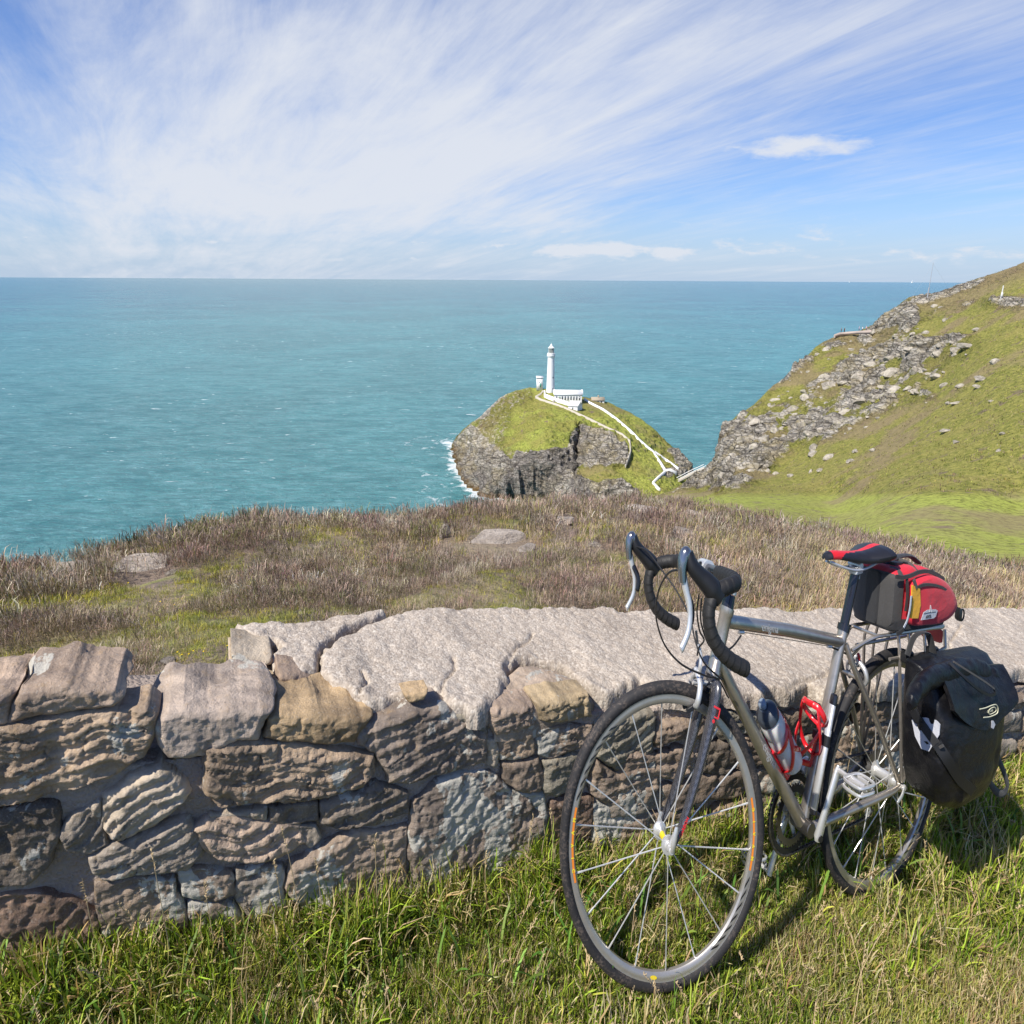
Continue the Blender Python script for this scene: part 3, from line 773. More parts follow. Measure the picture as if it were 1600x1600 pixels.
# outline in the face plane, colour, protrusion, strata amount, tilt, lichen, back
ST = [
 ([(-60, 1150), (0, 1140), (80, 1124), (180, 1118), (228, 1112), (243, 1124), (240, 1156), (224, 1188), (172, 1222), (80, 1250), (-60, 1284)], TAN, .050, 1.0, -.12, .1, .05),
 ([(13, 1134), (18, 1108), (30, 1090), (60, 1082), (140, 1080), (176, 1086), (192, 1096), (178, 1112), (132, 1118), (60, 1124)], PINK, .045, .25, 0, .15, .14),
 ([(-60, 1090), (0, 1084), (20, 1090), (14, 1104), (9, 1134), (-60, 1145)], PINK, .035, .3, 0, .1, .14),
 ([(244, 1134), (262, 1122), (300, 1116), (360, 1113), (410, 1112), (430, 1116), (415, 1134), (408, 1166), (372, 1164), (322, 1188), (290, 1190), (262, 1192), (247, 1172), (240, 1146)], (0.46, 0.39, 0.34), .055, 0, 0, .1, .17),
 ([(414, 1158), (424, 1132), (440, 1122), (500, 1121), (560, 1123), (582, 1124), (574, 1136), (554, 1163), (492, 1168)], OCH, .040, .2, 0, .0, .15),
 ([(316, 1172), (362, 1164), (420, 1166), (490, 1174), (588, 1186), (589, 1214), (570, 1238), (500, 1258), (400, 1264), (345, 1270), (316, 1250)], TAN, .052, 1.0, -.10, .3, .12),
 ([(162, 1252), (200, 1217), (250, 1205), (288, 1226), (302, 1245), (265, 1280), (220, 1306), (182, 1322), (163, 1300)], PALE, .045, .9, .5, .2, .12),
 ([(-60, 1292), (0, 1272), (60, 1264), (85, 1268), (92, 1310), (70, 1362), (40, 1385), (-60, 1396)], DARK, .030, .3, 0, .35, .1),
 ([(94, 1310), (120, 1276), (155, 1256), (161, 1304), (168, 1322), (140, 1334), (104, 1332)], GREY, .020, .5, .5, .1, .1),
 ([(142, 1350), (176, 1328), (225, 1310), (288, 1284), (308, 1310), (311, 1340), (290, 1362), (220, 1372), (160, 1382), (143, 1370)], GREY, .035, .8, .25, .45, .1),
 ([(298, 1302), (322, 1284), (380, 1284), (420, 1292), (468, 1300), (478, 1322), (440, 1345), (400, 1356), (350, 1354), (320, 1332)], PINK, .040, .7, -.1, .1, .1),
 ([(420, 1264), (496, 1258), (499, 1285), (455, 1291), (420, 1286)], DARK, .018, .3, 0, .1, .1),
 ([(502, 1262), (560, 1242), (590, 1226), (640, 1244), (640, 1275), (592, 1292), (540, 1298), (502, 1290)], DARK, .028, .8, .2, .5, .1),
 ([(330, 1276), (400, 1270), (415, 1268), (415, 1284), (380, 1279), (332, 1281)], PALE, .020, .5, 0, .1, .1),
 ([(470, 1296), (495, 1295), (503, 1312), (486, 1325), (472, 1315)], GREY, .022, .1, 0, .1, .1),
 ([(452, 1352), (505, 1328), (560, 1304), (638, 1296), (634, 1350), (636, 1420), (560, 1437), (470, 1424), (444, 1392)], BRN, .026, .4, .2, .7, .1),
 ([(280, 1367), (320, 1364), (358, 1372), (368, 1400), (330, 1415), (287, 1405)], BRN, .026, .2, 0, .95, .1),
 ([(374, 1364), (440, 1358), (440, 1392), (452, 1424), (440, 1440), (392, 1440), (374, 1410)], GREY, .022, .3, 0, 1.0, .1),
 ([(-60, 1404), (60, 1405), (110, 1418), (148, 1432), (152, 1500), (-60, 1530)], RED, .022, .2, 0, .1, .1),
 ([(152, 1388), (215, 1380), (270, 1382), (280, 1412), (290, 1452), (160, 1482), (154, 1432)], BRN, .020, .3, 0, .6, .1),
 ([(294, 1416), (366, 1414), (380, 1455), (302, 1470)], BRN, .018, .3, 0, .8, .1),
 ([(556, 1140), (594, 1133), (640, 1118), (690, 1112), (706, 1116), (740, 1138), (763, 1155), (763, 1198), (681, 1216), (642, 1230), (610, 1227), (594, 1206), (587, 1184), (562, 1170)], (0.27, 0.225, 0.195), .045, .5, .2, .35, .12),
 ([(634, 1092), (676, 1084), (668, 1102), (640, 1106)], OCH, .040, .1, 0, 0, .03),
 ([(708, 1122), (745, 1118), (764, 1128), (763, 1150), (727, 1136)], GRN, .036, .4, 0, .2, .1),
 ([(768, 1114), (800, 1108), (838, 1106), (840, 1135), (812, 1148), (777, 1153), (767, 1140)], PINK, .044, .5, .1, .1, .05),
 ([(843, 1104), (880, 1096), (924, 1092), (930, 1125), (900, 1130), (862, 1136), (843, 1130)], (0.36, 0.28, 0.16), .040, .4, 0, .1, .05),
 ([(781, 1158), (820, 1143), (836, 1147), (838, 1180), (805, 1192), (786, 1190)], TAN, .028, .3, 0, .1, .1),
 ([(763, 1160), (777, 1158), (783, 1195), (775, 1207), (765, 1200)], PALE, .026, .1, 0, .2, .1),
 ([(788, 1198), (843, 1188), (856, 1220), (845, 1240), (810, 1238), (790, 1220)], BRN, .026, .3, 0, .3, .1),
 ([(842, 1144), (900, 1135), (932, 1133), (920, 1170), (862, 1188), (843, 1182)], BRN, .022, .4, .1, .2, .1),
 ([(851, 1193), (900, 1182), (930, 1187), (912, 1230), (870, 1245), (853, 1240)], GRN, .025, .5, .1, .4, .1),
 ([(648, 1262), (682, 1224), (760, 1209), (783, 1216), (803, 1242), (852, 1248), (858, 1290), (840, 1332), (760, 1392), (700, 1422), (642, 1427), (640, 1330)], (0.23, 0.19, 0.165), .036, .25, .3, 1.0, .12),
 ([(864, 1256), (900, 1249), (930, 1254), (921, 1310), (872, 1330), (862, 1300)], RED, .020, .2, 0, .5, .1),
 ([(846, 1336), (862, 1334), (900, 1326), (940, 1322), (950, 1400), (800, 1420), (770, 1396)], BRN, .018, .2, 0, .6, .1),
 ([(934, 1136), (990, 1112), (1030, 1118), (1024, 1178), (968, 1208), (934, 1184)], GRN, .036, .7, .3, .25, .12),
 ([(936, 1196), (966, 1212), (1026, 1186), (1032, 1232), (1010, 1262), (950, 1262), (924, 1240)], BRN, .030, .4, .1, .3, .1),
 ([(930, 1262), (1010, 1268), (1016, 1318), (990, 1330), (928, 1326)], GREY, .028, .4, 0, .9, .1),
]
def strat_fn(amount, tilt, seed, scale=1.0):
    def f(A, B, sd):
        a = A * 1.4; b = B
        r = b + a * tilt * -1 + 0.03 * fbm(np.stack([a * 7, b * 7, 0 * a], -1), 2, seed)
        lay = fbm(np.stack([a * 5, r * 75, np.full_like(a, seed)], -1), 4, seed + 1)
        led = np.floor((r * 26 + 0.8 * fbm(np.stack([a * 6, r * 4, 0 * a + 3], -1), 2, seed + 7)) % 1.0 * 3) / 3
        big = fbm(np.stack([a * 9, b * 9, np.full_like(a, seed)], -1), 3, seed + 2)
        chip = fbm(np.stack([a * 24, b * 24, np.full_like(a, seed + .5)], -1), 3, seed + 4)
        crk = (0.25 + amount) * 0.010 * smooth(np.abs(fbm(np.stack([a * 6, r * 22, np.full_like(a, seed + .7)], -1), 3, seed + 6)), .035, 0.0)
        pit = fbm(np.stack([a * 70, b * 70, np.full_like(a, seed)], -1), 3, seed + 3)
        facet = np.maximum(0, chip - 0.08)
        return scale * .70 * (amount * (0.006 * lay + 0.014 * led) + 0.011 * big - 0.026 * facet + 0.005 * pit - crk - 0.006)
    return f
for k, (pts, col_, pro, sa_, ti, li, bk) in enumerate(ST):
    col2 = (np.array(col_) * .68 + np.array([.30, .25, .20]) * .32) * 1.22 * (0.92 + 0.2 * random.Random(k).random())
    o = slab_mesh('stone', face_poly(pts, -pro * 0.4), F_face, -0.004, 0.0032, 0.017, pro * .72, strat_fn(sa_, ti, 100 + k * 9), bk, m_stone, wall, 100 + k * 3, wob=0.007, grow=0.0035, color=col2, lichen=li)
    to_wall(o)
# the rest of the face, further along behind the bicycle
rr = random.Random(5)
zrow = 0.0; rowk = 0
hs = [(.005, .115), (.12, .215), (.22, .315), (.32, .40)]
for (h0, h1) in hs:
    s = 1.33 + rr.random() * 0.08 + (0.0 if h0 < .3 else 0.14)
    while s < 5.2:
        wd_ = rr.uniform(0.13, 0.34) * (1 + 0.3 * (s > 3))
        jj = lambda v: v + rr.uniform(-.014, .014)
        def gz_(s_): return float(ground_z(W0[0] + WD[0] * s_, W0[1] + WD[1] * s_))
        scl = (0.455 - 0.035 * (s - 1.3)) / 0.44
        pl = []
        for (fs, fh) in [(0.02, 0.1), (0.02, 0.9), (0.15, 1.0), (0.5, 1.0), (0.9, 1.0), (0.99, 0.85), (0.99, 0.15), (0.85, 0.0), (0.5, 0.0), (0.12, 0.0)]:
            ss_ = s + 0.006 + fs * (wd_ - 0.012)
            pl.append((jj(ss_), gz_(ss_) + jj((h0 + fh * (h1 - h0)) * scl)))
        col_ = np.array(rr.choice([TAN, BRN, GREY, GREY, GRN, DARK, PINK, BRN])) * .8 + np.array([.06, .05, .04])
        o = slab_mesh('stone', pl, F_face, -0.004, 0.0045 if s < 2.6 else 0.009, 0.015, rr.uniform(.015, .032), strat_fn(rr.random(), rr.uniform(-.2, .3), 900 + rowk * 7), .1, m_stone, wall, 900 + rowk * 5, wob=0.007,
                      color=col_, lichen=rr.choice([.1, .3, .5, .8]) + (0.3 if h0 < .1 else 0))
        to_wall(o); s += wd_; rowk += 1
# coping
SLAB = [(501, 1064), (503, 1042), (515, 1014), (548, 996), (580, 982), (606, 968), (640, 961), (700, 958), (800, 954), (820, 958), (900, 955), (1000, 957), (1060, 960), (1150, 956), (1230, 960), (1300, 955), (1450, 954), (1600, 952), (1750, 951), (1900, 950),
        (1900, 1030), (1750, 1050), (1640, 1060), (1600, 1052), (1560, 1066), (1500, 1074), (1440, 1078), (1380, 1090), (1320, 1094), (1290, 1088), (1265, 1074), (1240, 1090), (1180, 1094), (1100, 1092), (1040, 1088), (1000, 1074), (975, 1086), (940, 1088), (920, 1080), (906, 1060), (872, 1042), (830, 1034), (806, 1036),
        (792, 1050), (788, 1068), (783, 1087), (768, 1106), (750, 1118), (728, 1114), (702, 1108), (690, 1092), (672, 1080), (650, 1078), (640, 1088), (632, 1098), (600, 1104), (575, 1104), (545, 1092), (518, 1076)]
CRK = [top_poly(l_) for l_ in ([(788, 1052), (797, 1036), (806, 1020), (826, 1008), (832, 996)], [(688, 1094), (697, 1070), (712, 1052), (708, 1036)], [(1226, 1092), (1250, 1070), (1285, 1064), (1310, 1046)], [(560, 1098), (574, 1076), (566, 1058)], [(1470, 1076), (1490, 1040), (1482, 1010), (1500, 985)])]
def slab_n(seed):
    def f(A, B, sd):
        q_ = np.stack([A, B], -1); wv = .004 * fbm(np.stack([A * 30, B * 30, 0 * A], -1), 3, 9); g_ = 0
        for c_ in CRK: g_ = g_ + smooth(linedist(q_, c_) + wv, .0065, .0015)
        n = np.stack([A * 1.4, B, np.full_like(A, seed * .3)], -1)
        return -.011 * np.clip(g_, 0, 1) + 0.012 * fbm(n * 5, 3, seed) + .010 * fbm(n * 14, 3, seed + 9) * smooth(sd, .07, 0) + 0.0035 * fbm(n * 45, 3, seed + 3) + 0.0015 * fbm(n * 130, 2, seed + 6) * smooth(-sd, -0.12, 0)
    return f
o = slab_mesh('coping_slab', top_poly(SLAB), F_top, 0.008, 0.0050, 0.014, 0.026, slab_n(300), 0.022, m_slab, wall, 301, wob=0.014); to_wall(o)
LSL = [(362, 980), (372, 994), (395, 1003), (430, 1008), (440, 1016), (428, 1030), (432, 1046), (470, 1056), (492, 1050), (497, 1034), (500, 1014), (540, 992), (575, 978), (604, 966), (598, 962), (560, 968), (500, 975), (430, 979)]
o = slab_mesh('coping_slab', top_poly(LSL), F_top, 0.006, 0.0045, 0.012, 0.026, slab_n(320), 0.055, m_slab, wall, 321, wob=0.010, label='broken pale end piece of the coping'); to_wall(o)
FL = [(792, 1054), (808, 1039), (832, 1038), (870, 1045), (903, 1062), (916, 1082), (930, 1092), (880, 1098), (840, 1104), (800, 1108), (772, 1110), (786, 1090)]
o = slab_mesh('stone', top_poly(FL), F_top, -0.004, 0.0045, 0.018, 0.02, strat_fn(.15, 0, 340, .5), 0.06, m_stone, wall, 341, wob=0.004, color=(0.44, 0.36, 0.29), lichen=.5); to_wall(o)
# blocks under the broken end and the flat stones lying on the low stretch
for k, (pts, w0, col_, bk, la) in enumerate([
    ([(360, 1024), (380, 1026), (425, 1028), (428, 1040), (396, 1046), (362, 1044)], .22, PALE, .12, .1),
    ([(360, 1042), (400, 1048), (430, 1050), (436, 1066), (400, 1068), (362, 1064)], .21, (0.50, 0.42, 0.32), .12, .1),
    ([(434, 1048), (470, 1056), (486, 1064), (484, 1090), (440, 1088), (428, 1070)], .15, PINK, .06, .0),
    ([(372, 1070), (430, 1070), (448, 1090), (430, 1104), (372, 1100)], .17, PALE, .1, .0)]):
    o = slab_mesh('stone', face_poly(pts, w0), F_face, w0, 0.004, 0.015, .03, strat_fn(.6, 0, 400 + k * 9), bk, m_stone, wall, 400 + k, color=np.array(col_), lichen=la); to_wall(o)
for k, (pts, zo, col_, la) in enumerate([
    ([(196, 1116), (206, 1092), (250, 1078), (300, 1068), (332, 1066), (334, 1078), (300, 1100), (264, 1112)], -.075, (0.44, 0.37, 0.32), .2),
    ([(440, 1104), (470, 1086), (500, 1080), (540, 1092), (580, 1104), (586, 1114), (520, 1114)], -.012, OCH, 0)]):
    o = slab_mesh('stone', top_poly(pts, zo), F_top, zo, 0.0045, 0.02, .03, strat_fn(.2, 0, 500 + k * 9, .6), .08, m_stone, wall, 500 + k, color=np.array(col_), lichen=la); to_wall(o)

# ---------------------------------------------------------------- the touring bicycle
# frame of the bicycle: x forward, y to its left, z up; origin under the rear hub.
# The photograph is narrower than life from side to side, and so is every shape in it.
BW = np.array([[-0.93886245, 0.34355711, 0.02249049], [-0.33277626, -0.92227416, 0.19664774], [0.08830213, 0.17714088, 0.98021622]])
BT = np.array([1.42607263, 1.50687281, -1.53540459])
NARROW = np.array([2 / 3, 1, 1])
def TB(p): return (np.asarray(p, float) @ BW.T + BT) * NARROW
def pl_px(px, py, axis, val):
    """pixel -> point on a plane of the bicycle frame (axis 0,1,2 = val)"""
    r = ray(np.array(float(px)), np.array(float(py))) / NARROW
    d_ = BW.T @ r; o_ = -BW.T @ BT
    return o_ + d_ * ((val - o_[axis]) / d_[axis])
HA_ = 1.271
Q0 = np.array([0.96401613, 0, 0.32291521]); AX_ = np.array([-0.2953265, 0, 0.95539639])
_K = np.array([[0, -AX_[2], AX_[1]], [AX_[2], 0, -AX_[0]], [-AX_[1], AX_[0], 0]])
STM = np.eye(3) + math.sin(-0.2619) * _K + (1 - math.cos(-0.2619)) * _K @ _K
def ST_(p): return Q0 + (np.asarray(p, float) - Q0) @ STM.T

def crv(pts, n=8):
    """Catmull-Rom through the points"""
    P = np.array(pts, float); P = np.r_[[2 * P[0] - P[1]], P, [2 * P[-1] - P[-2]]]
    out = []
    for i in range(1, len(P) - 2):
        for t in np.linspace(0, 1, n, endpoint=False):
            a, b, c, d_ = P[i - 1], P[i], P[i + 1], P[i + 2]
            out.append(0.5 * ((2 * b) + (-a + c) * t + (2 * a - 5 * b + 4 * c - d_) * t * t + (-a + 3 * b - 3 * c + d_) * t ** 3))
    out.append(P[-2]); return np.array(out)
class MB:
    def __init__(s): s.V = []; s.F = {3: [], 4: []}; s.n = 0
    def add(s, V, F):
        V = np.asarray(V, float); F = np.asarray(F, int)
        if len(F): s.F[F.shape[1]].append(F + s.n)
        s.V.append(V); s.n += len(V); return s
    def rings(s, R, closed=True, cap=True):
        R = np.asarray(R, float); m, n = R.shape[:2]
        i = np.arange(m - 1)[:, None] * n; j = np.arange(n)[None]; k = (j + 1) % n
        if not closed: j = j[:, :-1]; k = k[:, :-1]
        F = np.stack([i + j, i + k, i + n + k, i + n + j], -1).reshape(-1, 4)
        s.add(R.reshape(-1, 3), F)
        if cap and closed:
            for e, rev in ((0, True), (m - 1, False)):
                c = R[e].mean(0); jj = np.arange(n); kk = (jj + 1) % n
                F3 = np.stack([jj, kk, np.full(n, n)], -1)
                if rev: F3 = F3[:, ::-1]
                s.add(np.r_[R[e], [c]], F3)
        return s
    def tube(s, pts, r, n=12, cap=True, flat=None, up=(0, 1, 0), loop=False):
        P = np.asarray(pts, float); m = len(P)
        r = np.broadcast_to(np.asarray(r, float), (m,)) if np.ndim(r) else np.full(m, float(r))
        T = np.gradient(P, axis=0)
        if loop: T = np.roll(P, -1, 0) - np.roll(P, 1, 0)
        T /= np.linalg.norm(T, axis=1, keepdims=True) + 1e-12
        u_ = np.cross(T[0], up)
        if np.linalg.norm(u_) < 0.05: u_ = np.cross(T[0], (0.3, 0.2, 1))
        a = np.linspace(0, 2 * np.pi, n, endpoint=False); R = []
        for i in range(m):
            u_ = u_ - T[i] * (u_ @ T[i]); u_ /= np.linalg.norm(u_); v_ = np.cross(T[i], u_)
            f = 1.0 if flat is None else flat
            R.append(P[i] + r[i] * (np.outer(np.cos(a), u_) + f * np.outer(np.sin(a), v_)))
        if loop: R.append(R[0]); cap = False
        return s.rings(R, cap=cap)
    def lathe(s, o, ax, prof, n=32, cap=True):
        """prof: list of (distance along axis, radius)"""
        o = np.asarray(o, float); ax = np.asarray(ax, float); ax = ax / np.linalg.norm(ax)
        u_ = np.cross(ax, (0.1, 0.3, 1)); u_ /= np.linalg.norm(u_); v_ = np.cross(ax, u_)
        a = np.linspace(0, 2 * np.pi, n, endpoint=False)
        return s.rings([o + ax * t + r * (np.outer(np.cos(a), u_) + np.outer(np.sin(a), v_)) for t, r in prof], cap=cap)
    def sweepring(s, c, ax, prof, n=96):
        """closed profile of (radius, offset along axis) revolved: tyres and rims"""
        c = np.asarray(c, float); ax = np.asarray(ax, float); ax = ax / np.linalg.norm(ax)
        u_ = np.cross(ax, (0, 0, 1)); u_ /= np.linalg.norm(u_); v_ = np.cross(ax, u_)
        a = np.linspace(0, 2 * np.pi, n + 1)
        R = np.stack([np.stack([c + ax * y + r * (math.cos(t) * u_ + math.sin(t) * v_) for r, y in prof]) for t in a])
        return s.rings(R, cap=False)
    def box(s, c, x, y, z, bevel=0.15):
        """oriented box with chamfered edges: half-axis vectors"""
        c, x, y, z = [np.asarray(v, float) for v in (c, x, y, z)]
        def rect(k, zz): 
            pts = [(-1 + k, -1), (1 - k, -1), (1, -1 + k), (1, 1 - k), (1 - k, 1), (-1 + k, 1), (-1, 1 - k), (-1, -1 + k)]
            return [c + x * a + y * b + z * zz for a, b in pts]
        def rect2(k, zz, m):
            pts = [(-1 + k, -1), (1 - k, -1), (1, -1 + k), (1, 1 - k), (1 - k, 1), (-1 + k, 1), (-1, 1 - k), (-1, -1 + k)]
            return [c + x * a * m + y * b * m + z * zz for a, b in pts]
        return s.rings([rect2(bevel, -1, 1 - bevel), rect(bevel, -1 + bevel), rect(bevel, 1 - bevel), rect2(bevel, 1, 1 - bevel)])
    def plate(s, poly, n, th):
        """flat polygon (m,3) given thickness th along n"""
        P = np.asarray(poly, float); n = np.asarray(n, float); m = len(P)
        c = P.mean(0); j = np.arange(m); k = (j + 1) % m
        V = np.r_[P + n * th, P - n * th, [c + n * th], [c - n * th]]
        s.add(V, np.stack([j, k, np.full(m, 2 * m)], -1)); s.add(V, np.stack([k + m, j + m, np.full(m, 2 * m + 1)], -1))
        s.add(V, np.stack([j + m, k + m, k, j], -1)); return s
    def out(s, name, mat, parent, steer=False, root=None, smooth_=True, label=None, fn=None):
        V = np.concatenate(s.V)
        if steer: V = ST_(V)
        V = TB(V) if fn is None else fn(V)
        V = V - (ROOT if root is None else root)
        F = [np.concatenate(f) for f in s.F.values() if f]
        o = meshobj(name, V, F, mat, parent, smooth_)
        if smooth_:
            try:
                o.data.set_sharp_from_angle(angle=RAD(38))
            except Exception: pass
        if label: o['label'] = label
        return o
ROOT = TB([0.5, 0, 0.0])
bike = empty('bicycle', ROOT)
tag(bike, 'grey titanium touring bicycle with drop handlebars leaning on the stone wall', 'bicycle')

def scratch(base, rough, metal, sc=60, amt=0.15):
    def f(t, p):
        P = t.obj(); n = t.noise(P, sc, 5, 0.6); n2 = t.noise(P, sc * 6, 3, 0.6)
        t.put(p.inputs['Base Color'], t.mix(t.math('MULTIPLY', t.sstep(n, 0.4, 0.75), amt * 3), base, tuple(min(1, b * 0.55 + 0.05) for b in base)))
        t.put(p.inputs['Roughness'], t.math('ADD', t.math('MULTIPLY', n2, amt), rough - amt * 0.4))
        p.inputs['Metallic'].default_value = metal
    return f
m_ti = material('brushed_titanium', scratch((0.50, 0.455, 0.40), 0.33, 0.82))
m_alu = material('silver_alloy', scratch((0.74, 0.73, 0.71), 0.36, 0.62, 80, 0.10))
m_rimal = material('rim_alloy', scratch((0.47, 0.44, 0.40), 0.36, 0.7, 50, 0.12))
m_chrome = material('chrome', color=(0.30, 0.30, 0.31, 1), rough=0.20, metal=0.9)
def tyre_f(t, p):
    P = t.obj(); n = t.noise(P, 26, 6, 0.7, 0.4); n2 = t.noise(P, 160, 4, 0.7)
    m = t.math('MULTIPLY', t.sstep(n, 0.42, 0.62), t.sstep(n2, 0.45, 0.6))
    t.put(p.inputs['Base Color'], t.mix(t.math('MULTIPLY', m, 0.6), (0.016, 0.015, 0.016), (0.13, 0.10, 0.08))); p.inputs['Roughness'].default_value = 0.75
    t.put(p.inputs['Normal'], t.bump(n2, 0.4, 0.002))
m_tyre = material('tyre_rubber', tyre_f)
def tape_f(t, p):
    P = t.obj(); n = t.noise(P, 300, 4, 0.6)
    t.put(p.inputs['Base Color'], t.mix(n, (0.006, 0.006, 0.006), (0.022, 0.020, 0.019))); p.inputs['Roughness'].default_value = 0.62
    t.put(p.inputs['Normal'], t.bump(n, 0.5, 0.001))
m_tape = material('cork_bar_tape', tape_f)
m_rub = material('black_rubber', color=(0.010, 0.010, 0.011, 1), rough=0.5)
m_black = material('black_paint', color=(0.012, 0.012, 0.016, 1), rough=0.22, coat=0.4)
def carbon_f(t, p):
    P = t.obj(); w = t.node('ShaderNodeTexChecker'); t.put(w.inputs['Vector'], P); w.inputs['Scale'].default_value = 420
    t.put(p.inputs['Base Color'], t.mix(w.outputs['Fac'], (0.022, 0.022, 0.026), (0.07, 0.07, 0.08))); p.inputs['Roughness'].default_value = 0.25
    p.inputs['Coat Weight'].default_value = 0.6; p.inputs['Coat Roughness'].default_value = 0.08
m_carbon = material('carbon_fibre', carbon_f)
m_steel = material('dark_steel', color=(0.16, 0.15, 0.14, 1), rough=0.4, metal=0.9)
m_red = material('red_plastic', color=(0.62, 0.012, 0.018, 1), rough=0.25, coat=0.5)
m_redd = material('red_decal', color=(0.65, 0.03, 0.04, 1), rough=0.4)
m_white = material('white_decal', color=(0.7, 0.7, 0.7, 1), rough=0.4)
m_yel = material('yellow_decal', color=(0.75, 0.58, 0.03, 1), rough=0.4)
m_org = material('orange_decal', color=(0.75, 0.22, 0.02, 1), rough=0.4)

BBp = np.array([0.4108, 0, 0.2715]); RAp = np.array([0, 0, 0.336])
STt = np.array([0.279, 0, 0.718]); HTb = Q0 + AX_ * 0.3729; HTt = Q0 + AX_ * 0.5217
# frame
f = MB()
f.tube([HTb - AX_ * .002, HTb + AX_ * .012, HTb + AX_ * .016, HTt - AX_ * .016, HTt - AX_ * .012, HTt + AX_ * .002], [.0215, .0215, .019, .019, .0215, .0215], 20)
f.tube([HTt - AX_ * .030 + [-.012, 0, 0], (0.54, 0, 0.754), STt + [0.004, 0, -0.010]], [.0155, .0160, .0150], 20)
f.tube([HTb + AX_ * .030 + [-.010, 0, 0], (0.62, 0, 0.4805), BBp + [.01, 0, .01]], [.0175, .0195, .0200], 20, flat=0.92)
stv = (STt - BBp) / np.linalg.norm(STt - BBp)
f.tube([BBp, STt + stv * 0.022], [.0155, .0155], 20)
for sg in (1, -1):
    f.tube(crv([BBp + [-.012, sg * .022, .0], (.30, sg * .036, .288), (.16, sg * .048, .306), (.06, sg * .064, .326), (.012, sg * .0665, .336)], 6), np.interp(np.linspace(0, 1, 25), [0, .6, 1], [.0125, .011, .0085]), 14, flat=.9)
    f.tube(crv([STt + [-.008, sg * .010, -.015], (.235, sg * .026, .640), (.12, sg * .045, .500), (.02, sg * .0645, .356)], 6), np.interp(np.linspace(0, 1, 19), [0, 1], [.0088, .0078]), 12)
    f.box((.008, sg * .066, .342), (.017, 0, .004), (0, .0025, 0), (0, 0, .020), .1)
f.tube([(.225, -.026, .622), (.225, .026, .622)], .006, 10); f.tube([(.335, -.03, .281), (.335, .03, .281)], .007, 10)
frame = f.out('frame', m_ti, bike)
f = MB(); f.lathe(BBp + [0, -.036, 0], (0, 1, 0), [(0, .0185), (.002, .021), (.070, .021), (.072, .0185)], 28); f.out('bottom_bracket', m_steel, frame)
f = MB(); f.tube([STt + stv * .016, STt + stv * .032], .0195, 20); f.box(STt + stv * .024 + [-.022, 0, 0], (.007, 0, 0), (0, .008, 0), (0, 0, .007), .2); f.out('seat_clamp', m_black, frame)
for a, b in ((.80, .020), (.40, .020)):   # cable stops
    pass
for xx, zz in ((.752, .7665), (.345, .7025)):
    f = MB(); f.tube([(xx + .008, .004, zz), (xx - .012, .004, zz - .002)], .0042, 8); f.out('cable_stop', m_alu, frame)
# lettering on the top tube and down tube, bare metal outline letters worn pale
def text_on(txt, name, mat, o, xdir, ydir, size, parent, root=None, ext=0.0002, steer=False, shear=0.0, fn=None, bold=0.0):
    cu = bpy.data.curves.new('t', 'FONT'); cu.body = txt; cu.size = size; cu.extrude = ext; cu.align_x = 'CENTER'; cu.align_y = 'CENTER'; cu.shear = shear; cu.offset = bold
    to = bpy.data.objects.new('t', cu); COL.objects.link(to)
    dg = bpy.context.evaluated_depsgraph_get(); dg.update()
    me = bpy.data.meshes.new_from_object(to.evaluated_get(dg))
    bpy.data.objects.remove(to, do_unlink=True)
    xd = np.asarray(xdir, float); xd /= np.linalg.norm(xd); yd = np.asarray(ydir, float); yd = yd - xd * (yd @ xd); yd /= np.linalg.norm(yd); zd = np.cross(xd, yd)
    V = np.array([v.co[:] for v in me.vertices]); W = np.asarray(o, float) + V[:, :1] * xd + V[:, 1:2] * yd + V[:, 2:3] * zd
    if steer: W = ST_(W)
    W = (TB(W) if fn is None else fn(W)) - (ROOT if root is None else root)
    me.vertices.foreach_set('co', W.astype(np.float32).ravel()); me.update(); me.name = name
    me.materials.clear(); me.materials.append(mat)
    ob = bpy.data.objects.new(name, me); COL.objects.link(ob); ob.parent = parent; return ob
m_etch = material('etched_lettering', color=(0.62, 0.60, 0.58, 1), rough=0.55, metal=0.3)
ttd = np.array([.292 - .792, 0, .714 - .791])
text_on('enigma', 'lettering', m_etch, (.640, .0163, .7695), ttd, (-.1, 0, 1), .026, frame)
dtd = np.array([-.40, 0, -.41])
text_on('enigma', 'lettering', m_etch, (.610, .0186, .476), dtd, (-1, 0, 1), .03, frame)

# fork
f = MB()
CR0 = HTb - AX_ * .006
f.tube([HTb + AX_ * .001, CR0 - AX_ * .004, CR0 - AX_ * .022], [.0185, .019, .016], 18)
for sg in (1, -1):
    f.tube(crv([CR0 + [0, sg * .010, -.006], CR0 + [.003, sg * .030, -.030], (.905, sg * .040, .52), (.960, sg * .046, .40), (.997, sg * .049, .342)], 7),
           np.interp(np.linspace(0, 1, 29), [0, .25, .7, 1], [.0140, .0150, .0110, .0075]), 16, flat=1.25)
fork = f.out('fork', m_carbon, bike, steer=True)
for sg in (1, -1):
    f = MB(); f.box((1.000, sg * .049, .350), (.008, 0, -.018), (0, .0035, 0), (.006, 0, .003), .2); f.lathe((1.0063, sg * .046, .336), (0, sg, 0), [(0, .009), (.007, .009)], 14); f.out('dropout', m_alu, fork, steer=True)
f = MB()
bx0 = CR0 + [0.012, .046, -.075]
